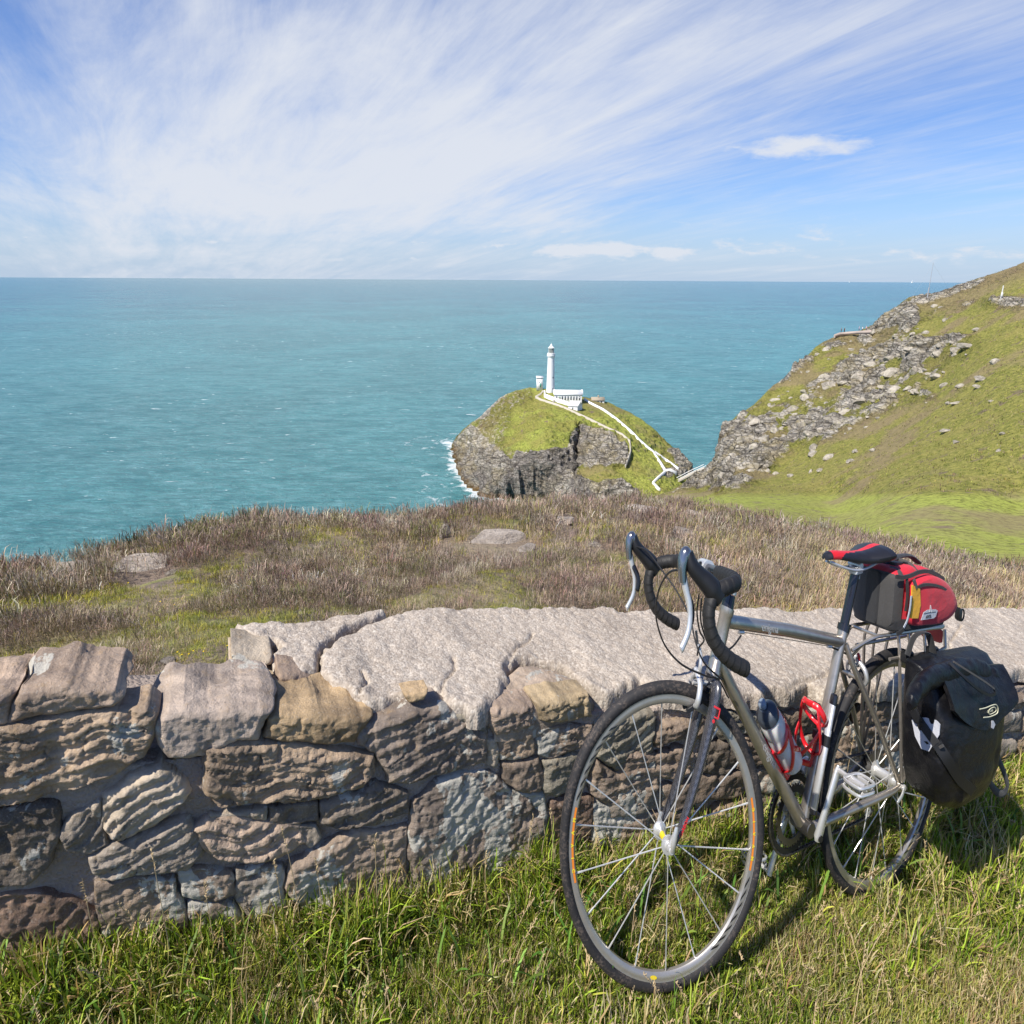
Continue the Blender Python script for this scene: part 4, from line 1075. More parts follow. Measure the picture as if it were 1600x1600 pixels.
def onleg(s_, yy=.0557):
    a = crv([CR0 + [0, .010, -.006], CR0 + [.003, .030, -.030], (.905, .040, .52), (.960, .046, .40), (.997, .049, .342)], 7)
    i = s_ * (len(a) - 1); k_ = int(i); return a[k_] + (a[min(k_ + 1, len(a) - 1)] - a[k_]) * (i - k_)
pA, pB_ = onleg(.30), onleg(.36)
for off, L, hgt in ((0, .020, .003),):
    d_ = (pB_ - pA); d_ /= np.linalg.norm(d_); nx = np.array([-d_[2], 0, d_[0]])
    c0 = pA + [0, .0185, 0]
    f.box(c0, d_ * .0022, (0, .0008, 0), nx * .011, .1); f.box(c0 + nx * -.010 + d_ * .010, d_ * .011, (0, .0008, 0), nx * .0016, .1); f.box(c0 + d_ * .020 - nx * .004, d_ * .0016, (0, .0008, 0), nx * .007, .1)
    f.lathe(c0 + d_ * .029 + nx * .003, (0, 1, 0), [(-.0004, .0042), (.0006, .0042)], 16)
f.out('fork_badge', m_redd, fork, steer=True)
p1, p2 = onleg(.80), onleg(.90); dd_ = p2 - p1
text_on('CARBON', 'lettering', m_redd, onleg(.80) + [0, .0135, 0], -dd_, (1, 0, .3), .0115, fork, steer=True, bold=.0003)
f = MB(); f.tube([HTt + AX_ * .001, HTt + AX_ * .030], [.019, .0165], 20); f.out('headset', m_black, bike, steer=True)
f = MB(); f.tube([HTb - AX_ * .004, HTb + AX_ * .001], .0225, 20); f.out('headset', m_black, bike, steer=True)

# stem and bars
SC = np.array([.885, 0, .905]); SB = HTt + AX_ * .052
f = MB(); f.tube([SB, SC], [.0155, .0145], 18); f.tube([SB - AX_ * .020, SB + AX_ * .020], .0175, 20); f.tube([SC + [0, -.021, 0], SC + [0, .021, 0]], .0205, 20)
f.box(SC + [.016, 0, 0], (.006, 0, 0), (0, .018, 0), (0, 0, .018), .3)
stem = f.out('stem', m_alu, bike, steer=True)
f = MB(); f.tube([SB + AX_ * .021, SB + AX_ * .026], .0165, 18)
f.out('stem_cap', m_rub, stem, steer=True)
for yy, zz in ((.013, .013), (-.013, .013), (.013, -.013), (-.013, -.013)):
    f = MB(); f.tube([SC + [.020, yy, zz], SC + [.026, yy, zz]], .004, 8); f.out('stem_bolt', m_rub, stem, steer=True)
hb = MB(); hb.tube([(SC[0], -.09, SC[2]), (SC[0], .09, SC[2])], .0130, 16)
bars = hb.out('handlebar', m_black, bike, steer=True)
for sg in (1, -1):
    path = crv([(SC[0], sg * .075, SC[2]), (SC[0] + .001, sg * .150, SC[2] - .001), (SC[0] + .014, sg * .192, SC[2] - .004), (.935, sg * .209, .896), (.968, sg * .212, .884),
                (.985, sg * .213, .855), (.979, sg * .213, .818), (.955, sg * .213, .786), (.917, sg * .213, .762), (.868, sg * .213, .744)], 10)
    # overlapping wraps of tape read as small ridges
    seg = np.r_[0, np.cumsum(np.linalg.norm(np.diff(path, axis=0), axis=1))]
    ss = np.arange(0, seg[-1], 0.0022); pp = np.stack([np.interp(ss, seg, path[:, k]) for k in range(3)], -1)
    rr_ = .0158 + .0011 * ((ss / .0185) % 1.0) ** 1.5
    rr_[-4:] = [.0158, .0150, .0125, .008]
    f = MB(); f.tube(pp, rr_, 18); f.out('bar_tape', m_tape, bars, steer=True)
    # rubber hood
    f = MB(); hp = crv([(.955, sg * .2125, .876), (.985, sg * .212, .900), (1.012, sg * .211, .918), (1.034, sg * .210, .936), (1.044, sg * .2095, .958)], 8)
    f.tube(hp, np.interp(np.linspace(0, 1, len(hp)), [0, .18, .45, .75, 1], [.0195, .0235, .0185, .0165, .0130]), 18, flat=.86)
    hood = f.out('brake_hood', m_rub, bars, steer=True)
    f = MB(); f.tube(crv([(1.043, sg * .209, .948), (1.050, sg * .209, .956), (1.056, sg * .209, .950), (1.060, sg * .209, .930), (1.058, sg * .209, .905)], 6), np.interp(np.linspace(0, 1, 25), [0, .3, .6, 1], [.013, .0150, .0145, .0095]), 14, flat=.85)
    f.out('lever_cap', m_chrome, hood, steer=True)
    f = MB(); lv = crv([(1.057, sg * .209, .918), (1.047, sg * .209, .890), (1.038, sg * .210, .865), (1.036, sg * .211, .840), (1.042, sg * .213, .815), (1.059, sg * .216, .790), (1.064, sg * .216, .786)], 8)
    f.tube(lv, np.interp(np.linspace(0, 1, len(lv)), [0, .2, .5, .8, .95, 1], [.0100, .0085, .0072, .0070, .0082, .0050]), 14, flat=.62)
    f.out('brake_lever', m_alu, hood, steer=True)
    f = MB(); f.tube(crv([(1.046, sg * .203, .890), (1.030, sg * .201, .866), (1.026, sg * .201, .846), (1.030, sg * .203, .828)], 6), [.004] + [.0075] * 17 + [.004], 10, flat=.5); f.out('shift_paddle', m_black, hood, steer=True)
# cables
def cable(name, pts, mat, r=.0024, steer=True, parent=None, n=10):
    f = MB(); f.tube(crv(pts, n), r, 8); return f.out(name, mat, parent or bike, steer=steer)
def stp(px, py, y0):
    r = STM.T @ (BW.T @ (ray(np.array(float(px)), np.array(float(py))) / NARROW)); o_ = STM.T @ ((-BW.T @ BT) - Q0) + Q0
    return o_ + r * ((y0 - o_[1]) / r[1])
cable('gear_cable', [(1.036, -.198, .935), stp(1012, 862, -.16), stp(1035, 892, -.10), stp(1058, 925, -.05), stp(1078, 965, .0), stp(1086, 1000, .03), stp(1100, 1035, .045), stp(1128, 1062, .035)], m_rub)
cable('gear_cable', [(1.040, .197, .925), stp(1048, 893, .15), stp(1032, 915, .10), stp(1025, 945, .07), stp(1027, 975, .05), stp(1040, 1010, .035), stp(1065, 1038, .03), stp(1100, 1055, .03), stp(1122, 1062, .03), stp(1138, 1090, .012)], m_rub)
cable('brake_cable', [stp(1092, 930, .12), stp(1089, 955, .10), stp(1093, 985, .07), stp(1100, 1000, .04), stp(1092, 1012, .01), (.908, .002, .722)], m_rub)
cable('brake_cable', [stp(1096, 935, .12), stp(1095, 970, .11), stp(1104, 1000, .09), stp(1112, 1012, .06), stp(1130, 1018, .04), stp(1145, 1010, .02), stp(1158, 993, .006)], m_rub)
f = MB(); f.tube([(.748, .004, .766), (.345, .004, .7025)], .0009, 6); f.out('inner_cable', m_steel, bike)
cable('brake_cable', [(.345, .004, .7025), (.300, .006, .690), (.262, .012, .678), (.235, .018, .664), (.218, .012, .650)], m_rub, steer=False)
# front brake caliper
BC = np.array([.886, 0, .662])
f = MB(); f.tube([BC + [-.02, 0, 0], BC + [.034, 0, .004]], .0065, 12)
for sg in (1, -1):
    f.tube(crv([BC + [.018, sg * -.012, .030], BC + [.020, sg * .008, .018], BC + [.022, sg * .026, .004], BC + [.030, sg * .033, -.022], BC + [.034, sg * .026, -.042]], 6), [.006] + [.0085] * 23 + [.006], 12, flat=.75)
    f.tube([BC + [.030, sg * .026, -.040], BC + [.034, sg * .016, -.042]], .006, 10)
f.tube(crv([BC + [.018, .010, .022], BC + [.017, .016, .045], BC + [.012, .006, .062], BC + [.020, .001, .084]], 6), [.0055] * 19, 10)
fb = f.out('front_brake', m_alu, bike, steer=True)
for sg in (1, -1):
    f = MB(); f.box(BC + [.034, sg * .0135, -.044], (.024, 0, -.010), (0, .0045, 0), (.002, 0, .005), .25); f.out('brake_pad', m_rub, fb, steer=True)
f = MB(); f.tube([BC + [.020, .001, .082], BC + [.026, .0, .112]], .0042, 8); f.out('cable_adjuster', m_steel, fb, steer=True)
# rear brake
RB = np.array([.212, 0, .640])
f = MB(); f.tube([RB + [.02, 0, 0], RB + [-.03, 0, .002]], .006, 12)
for sg in (1, -1):
    f.tube(crv([RB + [-.016, sg * -.012, .028], RB + [-.018, sg * .010, .014], RB + [-.022, sg * .030, -.002], RB + [-.030, sg * .034, -.024], RB + [-.036, sg * .026, -.040]], 6), [.006] + [.0082] * 23 + [.005], 12, flat=.75)
rb = f.out('rear_brake', m_alu, bike)
for sg in (1, -1):
    f = MB(); f.box(RB + [-.038, sg * .0135, -.042], (.018, 0, -.018), (0, .0045, 0), (.004, 0, .004), .25); f.out('brake_pad', m_rub, rb)
f = MB(); f.tube([RB + [-.012, .014, .022], RB + [-.002, .016, .036]], .0045, 10); f.out('quick_release', m_redd, rb)

# wheels
def wheel(c, R, steer, front):
    c = np.array(c, float); ax = (0, 1, 0); rt = .0152
    f = MB(); rc = R - rt
    f.sweepring(c, ax, [(rc - .0125, .0085), (rc - .0095, .0098), (rc - .0100, -.0098), (rc - .0125, -.0085), (rc - .0190, -.0092), (rc - .0280, -.0082), (rc - .0325, -.0045), (rc - .0330, 0), (rc - .0325, .0045), (rc - .0280, .0082), (rc - .0190, .0092)][::-1] + [(rc - .0125, .0085)][:0], 120)
    w = f.out('wheel', m_rimal, bike, steer=steer)
    # close the rim profile
    f = MB(); a = np.linspace(0, 2 * np.pi, 15)
    f.sweepring(c, ax, [(rc + rt * 1.02 * math.cos(t), rt * .95 * math.sin(t)) for t in a], 128)
    f.out('tyre', m_tyre, w, steer=steer)
    f = MB()
    if front:
        f.lathe(c + [0, -.044, 0], ax, [(0, .008), (.004, .011), (.008, .012), (.009, .021), (.013, .0215), (.016, .014), (.022, .0085), (.066, .0085), (.072, .014), (.075, .0215), (.079, .021), (.080, .012), (.088, .009)], 28)
    else:
        f.lathe(c + [0, -.030, 0], ax, [(0, .026), (.006, .027), (.010, .018), (.016, .014), (.060, .015), (.064, .021), (.070, .022), (.072, .012), (.090, .009)], 28)
    hub = f.out('hub', m_alu, w, steer=steer)
    if front:
        f = MB(); f.lathe(c + [0, -.012, 0], ax, [(0, .0089), (.024, .0089)], 20, cap=False); f.out('hub_label', m_yel, w, steer=steer)
    # quick release
    f = MB(); L0 = c + [0, .058 if front else .078, 0]
    f.lathe(L0 - [0, .008, 0], ax, [(0, .009), (.010, .009), (.012, .006)], 16)
    if front: f.tube(crv([L0 + [.0, .004, .0], L0 + [-.002, .010, .022], L0 + [-.010, .012, .055]], 5), [.006, .007, .0075, .008, .008, .0082, .008, .008, .0075, .007, .005], 10, flat=.5)
    else: f.tube(crv([L0, L0 + [.020, .006, -.014], L0 + [.050, .010, -.026]], 5), [.006, .006, .0062, .0065, .0065, .0065, .006, .006, .006, .005, .004], 10, flat=.5)
    f.out('quick_release', m_alu, w, steer=steer)
    N = 18 if front else 20
    rim_in = rc - .031
    for k in range(N):
        th = 2 * math.pi * k / N + (.13 if front else .06)
        sd_ = 1 if k % 2 else -1
        if front:
            hr, ho = .0205, sd_ * .031; hth = th
        else:
            hr, ho = .023, (.037 if sd_ > 0 else -.024); hth = th + (1.25 if (k // 2) % 2 else -1.25) * (1 if sd_ > 0 else .0)
        e_ = lambda r, t, y: c + np.array([r * math.cos(t), y, r * math.sin(t)])
        a_, b_ = e_(hr, hth, ho), e_(rim_in, th, sd_ * .002)
        d_ = (b_ - a_) / np.linalg.norm(b_ - a_)
        f = MB(); f.tube([a_, a_ + d_ * .02, b_ - d_ * .022, b_ - d_ * .020, b_ + d_ * .002], [.0011, .0017, .0017, .0024, .0024], 6)
        f.out('spoke', m_alu, w, steer=steer)
    # decals on the rim, the side facing left
    def arc(t0, t1, r0, r1, y, n=10):
        t = np.linspace(t0, t1, n); lo_ = [c + [r0 * math.cos(q_), y, r0 * math.sin(q_)] for q_ in t]; hi_ = [c + [r1 * math.cos(q_), y, r1 * math.sin(q_)] for q_ in t]
        return np.array([lo_, hi_])
    yy = .0094
    def strip(f, t0, t1, r0, r1, sk=0.0):
        A = arc(t0, t1, r0, r1, yy + .0004); A[0, :] = arc(t0 + sk, t1 + sk, r0, r1, yy + .0002)[0]
        n = A.shape[1]; f.add(np.r_[A[0], A[1]], [[i, i + 1, i + 1 + n, i + n] for i in range(n - 1)])
    r0, r1 = rc - .0278, rc - .0195
    f = MB()
    for base in (math.pi, 0.0):
        for k in range(7):
            for sgn in (-1, 1):
                t = base + sgn * (.31 + k * .098)
                if (base != 0.0 or sgn > 0) and (base == 0.0 or sgn > 0 or not front):
                    f = MB(); strip(f, t, t + .034, r0, r1, .075 * sgn); f.out('rim_stripe', m_black, w, steer=steer)
    if front:
        for base in (math.pi, 0.0):
            f = MB(); strip(f, base - .27, base + .27, r0 + .001, r1 - .001); f.out('rim_decal', m_org, w, steer=steer)
        for base, fl in ((math.pi, 1), (0.0, 1)):
            for i_, ch in enumerate('MAVIC'):
                t = base + (.18 - .09 * i_); er = np.array([math.cos(t), 0, math.sin(t)]); et = np.array([math.sin(t), 0, -math.cos(t)])
                text_on(ch, 'lettering', m_yel, c + er * (r0 + r1) / 2 + [0, yy + .0010, 0], et * 1.0, er, .0115, w, steer=True, bold=.0006)
    f = MB(); th = -math.pi / 2 + (.10 if front else .02); er = np.array([math.cos(th), 0, math.sin(th)]); et = np.array([-math.sin(th), 0, math.cos(th)])
    f.plate([c + er * (r0 + r1) / 2 + [0, yy + .0006, 0] + et * .011 * math.cos(q_) + er * .0045 * math.sin(q_) for q_ in np.linspace(0, 2 * np.pi, 16, endpoint=False)], (0, 1, 0), .0003)
    f.out('rim_sticker', m_yel, w, steer=steer)
    return w
wheel((1.0063, 0, .336), .3353, True, True)
wr = wheel((0, 0, .336), .3328, False, False)
# drivetrain
def toothed(f, c, y, R, th, nT, hole):
    a = np.linspace(0, 2 * np.pi, nT * 4, endpoint=False)
    prof = R + .0028 * np.where((np.arange(nT * 4) % 4) < 2, 1, -1)
    o1 = [c + [prof[i] * math.cos(a[i]), y + th, prof[i] * math.sin(a[i])] for i in range(len(a))]
    i1 = [c + [hole * math.cos(q_), y + th, hole * math.sin(q_)] for q_ in a]
    f.rings([i1, o1, [p - np.array([0, 2 * th, 0]) for p in o1], [p - np.array([0, 2 * th, 0]) for p in i1], i1], cap=False)
f = MB(); toothed(f, BBp, -.046, .106, .0018, 53, .088); ch = f.out('chainring', m_rub, bike)
f = MB(); toothed(f, BBp, -.039, .079, .0016, 39, .060); f.out('chainring', m_steel, bike)
f = MB()
for k in range(5):
    t = 2 * math.pi * k / 5 + .5; f.tube([BBp + [.02 * math.cos(t), -.055, .02 * math.sin(t)], BBp + [.068 * math.cos(t), -.050, .068 * math.sin(t)]], [.011, .007], 10, flat=.4)
f.lathe(BBp + [0, -.064, 0], (0, 1, 0), [(0, .012), (.004, .017), (.016, .017)], 20)
ped_v = np.array([-.056, 0, .160]); ped_v = ped_v / np.linalg.norm(ped_v) * .170
f.tube([BBp + [0, -.062, 0] - ped_v * .0, BBp + [0, -.068, 0] - ped_v * .5, BBp + [0, -.074, 0] - ped_v * 1.03], [.0150, .0115, .0125], 14, flat=.6)
f.out('crank', m_alu, bike)
f = MB(); f.tube([BBp + [0, .060, 0] - ped_v * .07, BBp + [0, .060, 0], BBp + [0, .066, 0] + ped_v * .5, BBp + [0, .072, 0] + ped_v * .97, BBp + [0, .073, 0] + ped_v * 1.06], [.010, .0175, .0125, .0130, .007], 16, flat=.55)
crk = f.out('crank', m_alu, bike)
f = MB(); f.lathe(BBp + [0, .066, 0], (0, 1, 0), [(0, .0085), (.006, .0085), (.0062, .005)], 18); f.out('crank_bolt', m_rub, crk)
cd = ped_v / np.linalg.norm(ped_v)
text_on('ULTEGRA', 'lettering', m_rub, BBp + [0, .0742, 0] + ped_v * .34, cd, (-1, 0, -.3), .010, crk)
for sg in (1, -1):
    pc = BBp + [0, sg * .078, 0] + sg * ped_v
    f = MB(); f.tube([pc, pc + [0, sg * .030, 0]], [.0065, .0055], 12); c2 = pc + np.array([0, sg * .066, -.001])
    f.tube([pc + [0, sg * .03, 0], c2 + [0, sg * .020, 0]], [.009, .010], 12)
    for zz in (.0085, -.0085):
        f.tube(crv([c2 + [-.036, -.022, zz], c2 + [-.040, .0, zz], c2 + [-.034, .026, zz], c2 + [-.008, .030, zz], c2 + [.012, .030, zz], c2 + [.036, .026, zz], c2 + [.042, 0, zz], c2 + [.036, -.024, zz], c2 + [.010, -.028, zz], c2 + [-.02, -.028, zz], c2 + [-.036, -.022, zz]], 4), .0042, 8)
    f.box(c2 + [.022, 0, 0], (.006, 0, .004), (0, .018, 0), (0, 0, .010), .2); f.box(c2 + [-.022, 0, 0], (.006, 0, .004), (0, .018, 0), (0, 0, .010), .2)
    f.out('pedal', m_alu, bike)
# cassette, derailleurs, chain
f = MB()
for k, r in enumerate((.055, .049, .044, .040, .036, .032, .029, .026, .024)):
    toothed(f, RAp, -.026 - k * .0044, r, .0010, int(r * 500), .014)
f.out('cassette', m_steel, wr)
f = MB(); f.tube(crv([(.006, -.070, .320), (-.006, -.075, .298), (.004, -.066, .270)], 4), [.011] * 9, 10, flat=.6); f.tube([(.004, -.062, .272), (-.022, -.056, .208)], .007, 10, flat=.5)
for px_, pz_ in ((.010, .262), (-.020, .206)): toothed(f, np.array([px_, 0, pz_]), -.050, .018, .0016, 11, .004)
f.out('rear_derailleur', m_alu, bike)
f = MB(); f.box(BBp + [-.028, -.038, .128], (.030, 0, -.006), (0, .0025, 0), (.004, 0, .012), .2); f.box(BBp + [-.040, -.028, .122], (.012, 0, .012), (0, .006, 0), (-.012, 0, .016), .2); f.tube([BBp + [-.040, -.018, .140], BBp + [-.044, .012, .150]], .006, 8)
f.out('front_derailleur', m_alu, bike)
def chain_path():
    a = np.linspace(math.pi * .53, -math.pi * .53, 40)
    top = [BBp + [.106 * math.cos(t), -.046, .106 * math.sin(t)] for t in a]
    jock = [(-.020, -.050, .188), (-.040, -.050, .205), (-.012, -.050, .236), (.028, -.050, .262), (.012, -.049, .282), (-.030, -.047, .302)]
    cas = [RAp + [.040 * math.cos(t), -.046, .040 * math.sin(t)] for t in np.linspace(-math.pi * .80, -math.pi * 1.45, 12)]
    return np.array(list(top) + jock + cas)
cp = chain_path(); cp = np.r_[cp, cp[:1]]
sg_ = np.r_[0, np.cumsum(np.linalg.norm(np.diff(cp, axis=0), axis=1))]; nl = int(sg_[-1] / .0127)
f = MB()
for k in range(nl):
    s0, s1 = k * sg_[-1] / nl, (k + 1) * sg_[-1] / nl
    a_ = np.array([np.interp(s0, sg_, cp[:, i]) for i in range(3)]); b_ = np.array([np.interp(s1, sg_, cp[:, i]) for i in range(3)])
    w_ = .0028 if k % 2 else .0040
    for sgn in (1, -1):
        m_ = (a_ + b_) / 2 + [0, sgn * w_, 0]; d_ = (b_ - a_) / 2
        f.tube([m_ - d_ * 1.25, m_ - d_ * .9, m_ - d_ * .1, m_ + d_ * .9, m_ + d_ * 1.25], [.0022, .0042, .0030, .0042, .0022], 6, flat=.22)
    f.tube([a_ - [0, .0045, 0], a_ + [0, .0045, 0]], .0032, 6)
f.out('chain', m_steel, bike, smooth_=False)
# saddle and seat post
f = MB(); f.tube([STt - stv * .01, STt + stv * .165], [.0136, .0136], 18); post = f.out('seatpost', m_black, bike)
f = MB(); sh = STt + stv * .168; f.box(sh + [0, 0, .002], (.018, 0, -.002), (0, .016, 0), (0, 0, .012), .3); f.tube([sh + [.004, -.022, .012], sh + [.004, .022, .012]], .009, 12); f.tube([sh + [-.004, 0, -.02], sh + [-.002, 0, .01]], .012, 12); f.out('seatpost_clamp', m_alu, post)
def saddle_ring(x, w, top, drop, crown):
    a = np.linspace(0, 2 * np.pi, 28, endpoint=False); out = []
    for t in a:
        c_, s_ = math.cos(t), math.sin(t)
        y = w * np.sign(c_) * abs(c_) ** .75
        z = (top - crown * abs(c_) ** 2.2) + (0 if s_ > 0 else drop * s_ * (0.35 + .65 * abs(c_) ** 1.5)) + (0.004 * s_ if s_ > 0 else 0)
        out.append((x, y, z))
    return out
xs = np.array([.392, .388, .375, .345, .30, .26, .22, .185, .155, .13, .115, .108])
ws = np.array([.004, .013, .018, .0195, .022, .028, .042, .058, .068, .069, .058, .030])
tz_ = np.array([.916, .921, .925, .926, .923, .921, .922, .927, .933, .935, .932, .925])
dr = np.array([.004, .012, .018, .022, .026, .030, .034, .038, .038, .032, .022, .008])
f = MB(); R_s = [saddle_ring(*q_, .006 + .10 * q_[1]) for q_ in zip(xs, ws, tz_, dr)]
f.rings(R_s)
def saddle_f(t, p):
    at = t.attr('redness'); n = t.noise(t.obj(), 400, 3, .6)
    t.put(p.inputs['Base Color'], t.mix(t.sstep(at, .48, .52), (.014, .014, .018), (.66, .015, .02))); p.inputs['Roughness'].default_value = .42
    t.put(p.inputs['Normal'], t.bump(n, .25, .0008))
m_saddle = material('saddle_cover', saddle_f)
# dense resample so the two-tone pattern has a crisp edge
xd = np.concatenate([np.linspace(xs[i], xs[i + 1], 7)[:-1] for i in range(len(xs) - 1)] + [[xs[-1]]])
ii = np.interp(-xd, -xs, np.arange(len(xs)))
sp = lambda arr: np.interp(ii, np.arange(len(xs)), arr)
RR = np.array([saddle_ring(*q_, .006 + .10 * q_[1]) for q_ in zip(xd, sp(ws), sp(tz_), sp(dr))])
f = MB(); f.rings(RR); sad = f.out('saddle', m_saddle, bike)
Vb = np.concatenate(f.V); yn = np.abs(Vb[:, 1]) / np.interp(-Vb[:, 0], -xs, ws)
topz = np.interp(-Vb[:, 0], -xs, tz_)
red = ((Vb[:, 0] < .372) & (Vb[:, 0] > .115) & (Vb[:, 2] > topz - .006 - .024 * smooth(Vb[:, 0], .30, .37)) & (np.abs(Vb[:, 1]) < .013 + .010 * smooth(Vb[:, 0], .25, .36) - .004) ) | ((Vb[:, 0] > .318) & (Vb[:, 0] < .372) & (Vb[:, 2] > topz - .03 * smooth(Vb[:, 0], .31, .37)))
sad.data.attributes.new('redness', 'FLOAT', 'POINT').data.foreach_set('value', red.astype(np.float32))
for sg in (1, -1):
    f = MB(); f.tube(crv([(.372, sg * .008, .905), (.325, sg * .018, .893), (.270, sg * .021, .884), (.215, sg * .021, .885), (.165, sg * .030, .900), (.140, sg * .036, .908)], 6), .0036, 8); f.out('saddle_rail', m_alu, sad)

# bottle cages
def cage(o, ax, outd, rb=.037, L=.135, label=None):
    o, ax, outd = [np.array(v, float) for v in (o, ax, outd)]; ax /= np.linalg.norm(ax); outd -= ax * (outd @ ax); outd /= np.linalg.norm(outd); lat_ = np.cross(ax, outd)
    P = lambda h, t, r=rb + .002: o + ax * h + outd * (rb + .004) + r * (-math.cos(t) * outd + math.sin(t) * lat_)
    f = MB()
    f.tube([P(-.02, 0), P(L * .4, 0), P(L * .62, 0)], [.010, .008, .009], 10, flat=.35)
    f.tube(np.array([P(-.02 - .014 * math.sin(q_ / 2) * 0, 0) * (1 - w_) + P(-.022, math.pi) * w_ for q_, w_ in [(0, 0), (0, .35), (0, .7), (0, 1)]]), .0075, 10, flat=.45)
    for sg in (1, -1):
        f.tube(crv([P(L * .60, sg * .15), P(L * .66, sg * .8), P(L * .76, sg * 1.5), P(L * .88, sg * 2.2), P(L * .90, sg * 2.75)], 7), [.0085] * 29, 10, flat=.36)
        f.tube(crv([P(L * .05, sg * .12), P(L * .16, sg * .9), P(L * .42, sg * 1.6), P(L * .70, sg * 2.05), P(L * .88, sg * 2.35)], 7), [.0072] * 29, 10, flat=.36)
        f.tube(crv([P(L * .52, sg * 1.72), P(L * .25, sg * 2.25), P(.0, sg * 2.8), P(-.022, sg * math.pi)], 7), [.0070] * 22, 10, flat=.36)
    f.tube(crv([P(L * .90, 2.72), P(L * .89, math.pi), P(L * .90, -2.72)], 5), [.0085] * 11, 10, flat=.36)
    for h in (.01, .075): f.tube([P(h, 0, rb), P(h, 0, rb - .004)], .005, 8)
    return f.out('bottle_cage', m_red, bike, label=label)
dtu = np.array([.4132, 0, .4215]); dtu /= np.linalg.norm(dtu); dn = np.array([-dtu[2], 0, dtu[0]])
c1o = BBp + dtu * .175 + dn * .020
cage(c1o, dtu, dn)
sf = np.array([stv[2], 0, -stv[0]])
c2o = BBp + stv * .165 + sf * .017
cage(c2o, stv, sf)
# rack
f = MB()
for sg in (1, -1):
    f.tube(crv([(.252, sg * .020, .690), (.20, sg * .034, .712), (.165, sg * .046, .724), (.10, sg * .050, .725), (-.10, sg * .050, .725), (-.205, sg * .046, .722), (-.235, sg * .02, .720), (-.238, 0, .720)], 5), .0052, 8)
    f.tube([(.060, sg * .052, .722), (.064, sg * .062, .690), (.016, sg * .074, .372), (.010, sg * .074, .352)], .0050, 8)
    f.tube([(-.085, sg * .052, .722), (-.080, sg * .066, .668), (-.004, sg * .076, .380), (.006, sg * .076, .352)], .0050, 8)
    f.tube([(.005, sg * .052, .722), (.000, sg * .066, .668), (.003, sg * .078, .370)], .0046, 8)
    f.tube([(.110, sg * .060, .668), (-.170, sg * .064, .668), (-.205, sg * .060, .672), (-.215, sg * .048, .715)], .0050, 8)
for xx in (.16, .05, -.06, -.17): f.tube([(xx, -.050, .725), (xx, .050, .725)], .0045, 8)
f.tube([(.205, .033, .711), (.232, .010, .672), (.225, 0, .640)], .004, 8)
f.out('luggage_rack', m_ti, bike)
f = MB(); f.box((-.232, 0, .690), (.003, 0, 0), (0, .035, 0), (0, 0, .018), .2); f.out('rear_reflector', m_redd, bike)

# ---------------------------------------------------------------- things carried by the bicycle
ROOT = TB(c1o)
bot = empty('water_bottle', ROOT); tag(bot, 'clear water bottle with dark grey cap in the red cage on the down tube', 'bottle')
def cloudy(t, p):
    n = t.noise(t.obj(), 30, 4, .6); t.put(p.inputs['Base Color'], t.mix(n, (.74, .66, .62), (.86, .82, .78)))
    p.inputs['Roughness'].default_value = .42; p.inputs['Transmission Weight'].default_value = .15; p.inputs['Subsurface Weight'].default_value = .2
m_bot = material('milky_plastic', cloudy)
m_cap = material('grey_plastic', color=(.045, .055, .07, 1), rough=.35)
bo = c1o + dn * .043 - dtu * .012
f = MB(); f.lathe(bo, dtu, [(0, .028), (.004, .034), (.012, .0365), (.110, .0365), (.118, .0345), (.128, .0345), (.136, .0365), (.166, .0360), (.176, .031), (.180, .030)], 32); f.out('bottle_body', m_bot, bot)
f = MB(); f.lathe(bo + dtu * .176, dtu, [(0, .0325), (.002, .0345), (.018, .0345), (.024, .031), (.030, .024), (.036, .017), (.038, .015)], 32); cap = f.out('bottle_cap', m_cap, bot)
f = MB(); f.lathe(bo + dtu * .213, dtu, [(0, .010), (.008, .0095), (.010, .013), (.016, .0125), (.020, .008), (.021, .003)], 20); f.out('spout', material('pale_grey_plastic', color=(.22, .27, .33, 1), rough=.35), cap)

ROOT = TB(BBp + stv * .2)
pump = empty('frame_pump', ROOT); tag(pump, 'slim silver tyre pump strapped alongside the seat tube', 'pump')
pa, pb = np.array([.409, .034, .318]), np.array([.343, .034, .592])
pd = (pb - pa) / np.linalg.norm(pb - pa)
f = MB(); f.lathe(pa, pd, [(0, .008), (.004, .011), (.20, .011), (.202, .0098), (.262, .0098), (.266, .008)], 20); f.out('pump_barrel', m_alu, pump)
f = MB(); f.lathe(pb - pd * .020, pd, [(0, .0115), (.010, .0118), (.022, .0108), (.026, .006)], 18); f.out('pump_head', m_black, pump)
f = MB(); f.lathe(pa - pd * .006, pd, [(0, .008), (.004, .0118), (.014, .0118)], 18); f.out('pump_end', m_black, pump)
f = MB(); cst = (pa + pb) / 2 + pd * .02; f.lathe(cst, pd, [(0, .0128), (.026, .0128)], 18); f.box(cst + pd * .013 + [0, -.022, 0], sf * .017, (0, .020, 0), pd * .012, .2); f.out('pump_strap', m_rub, pump)

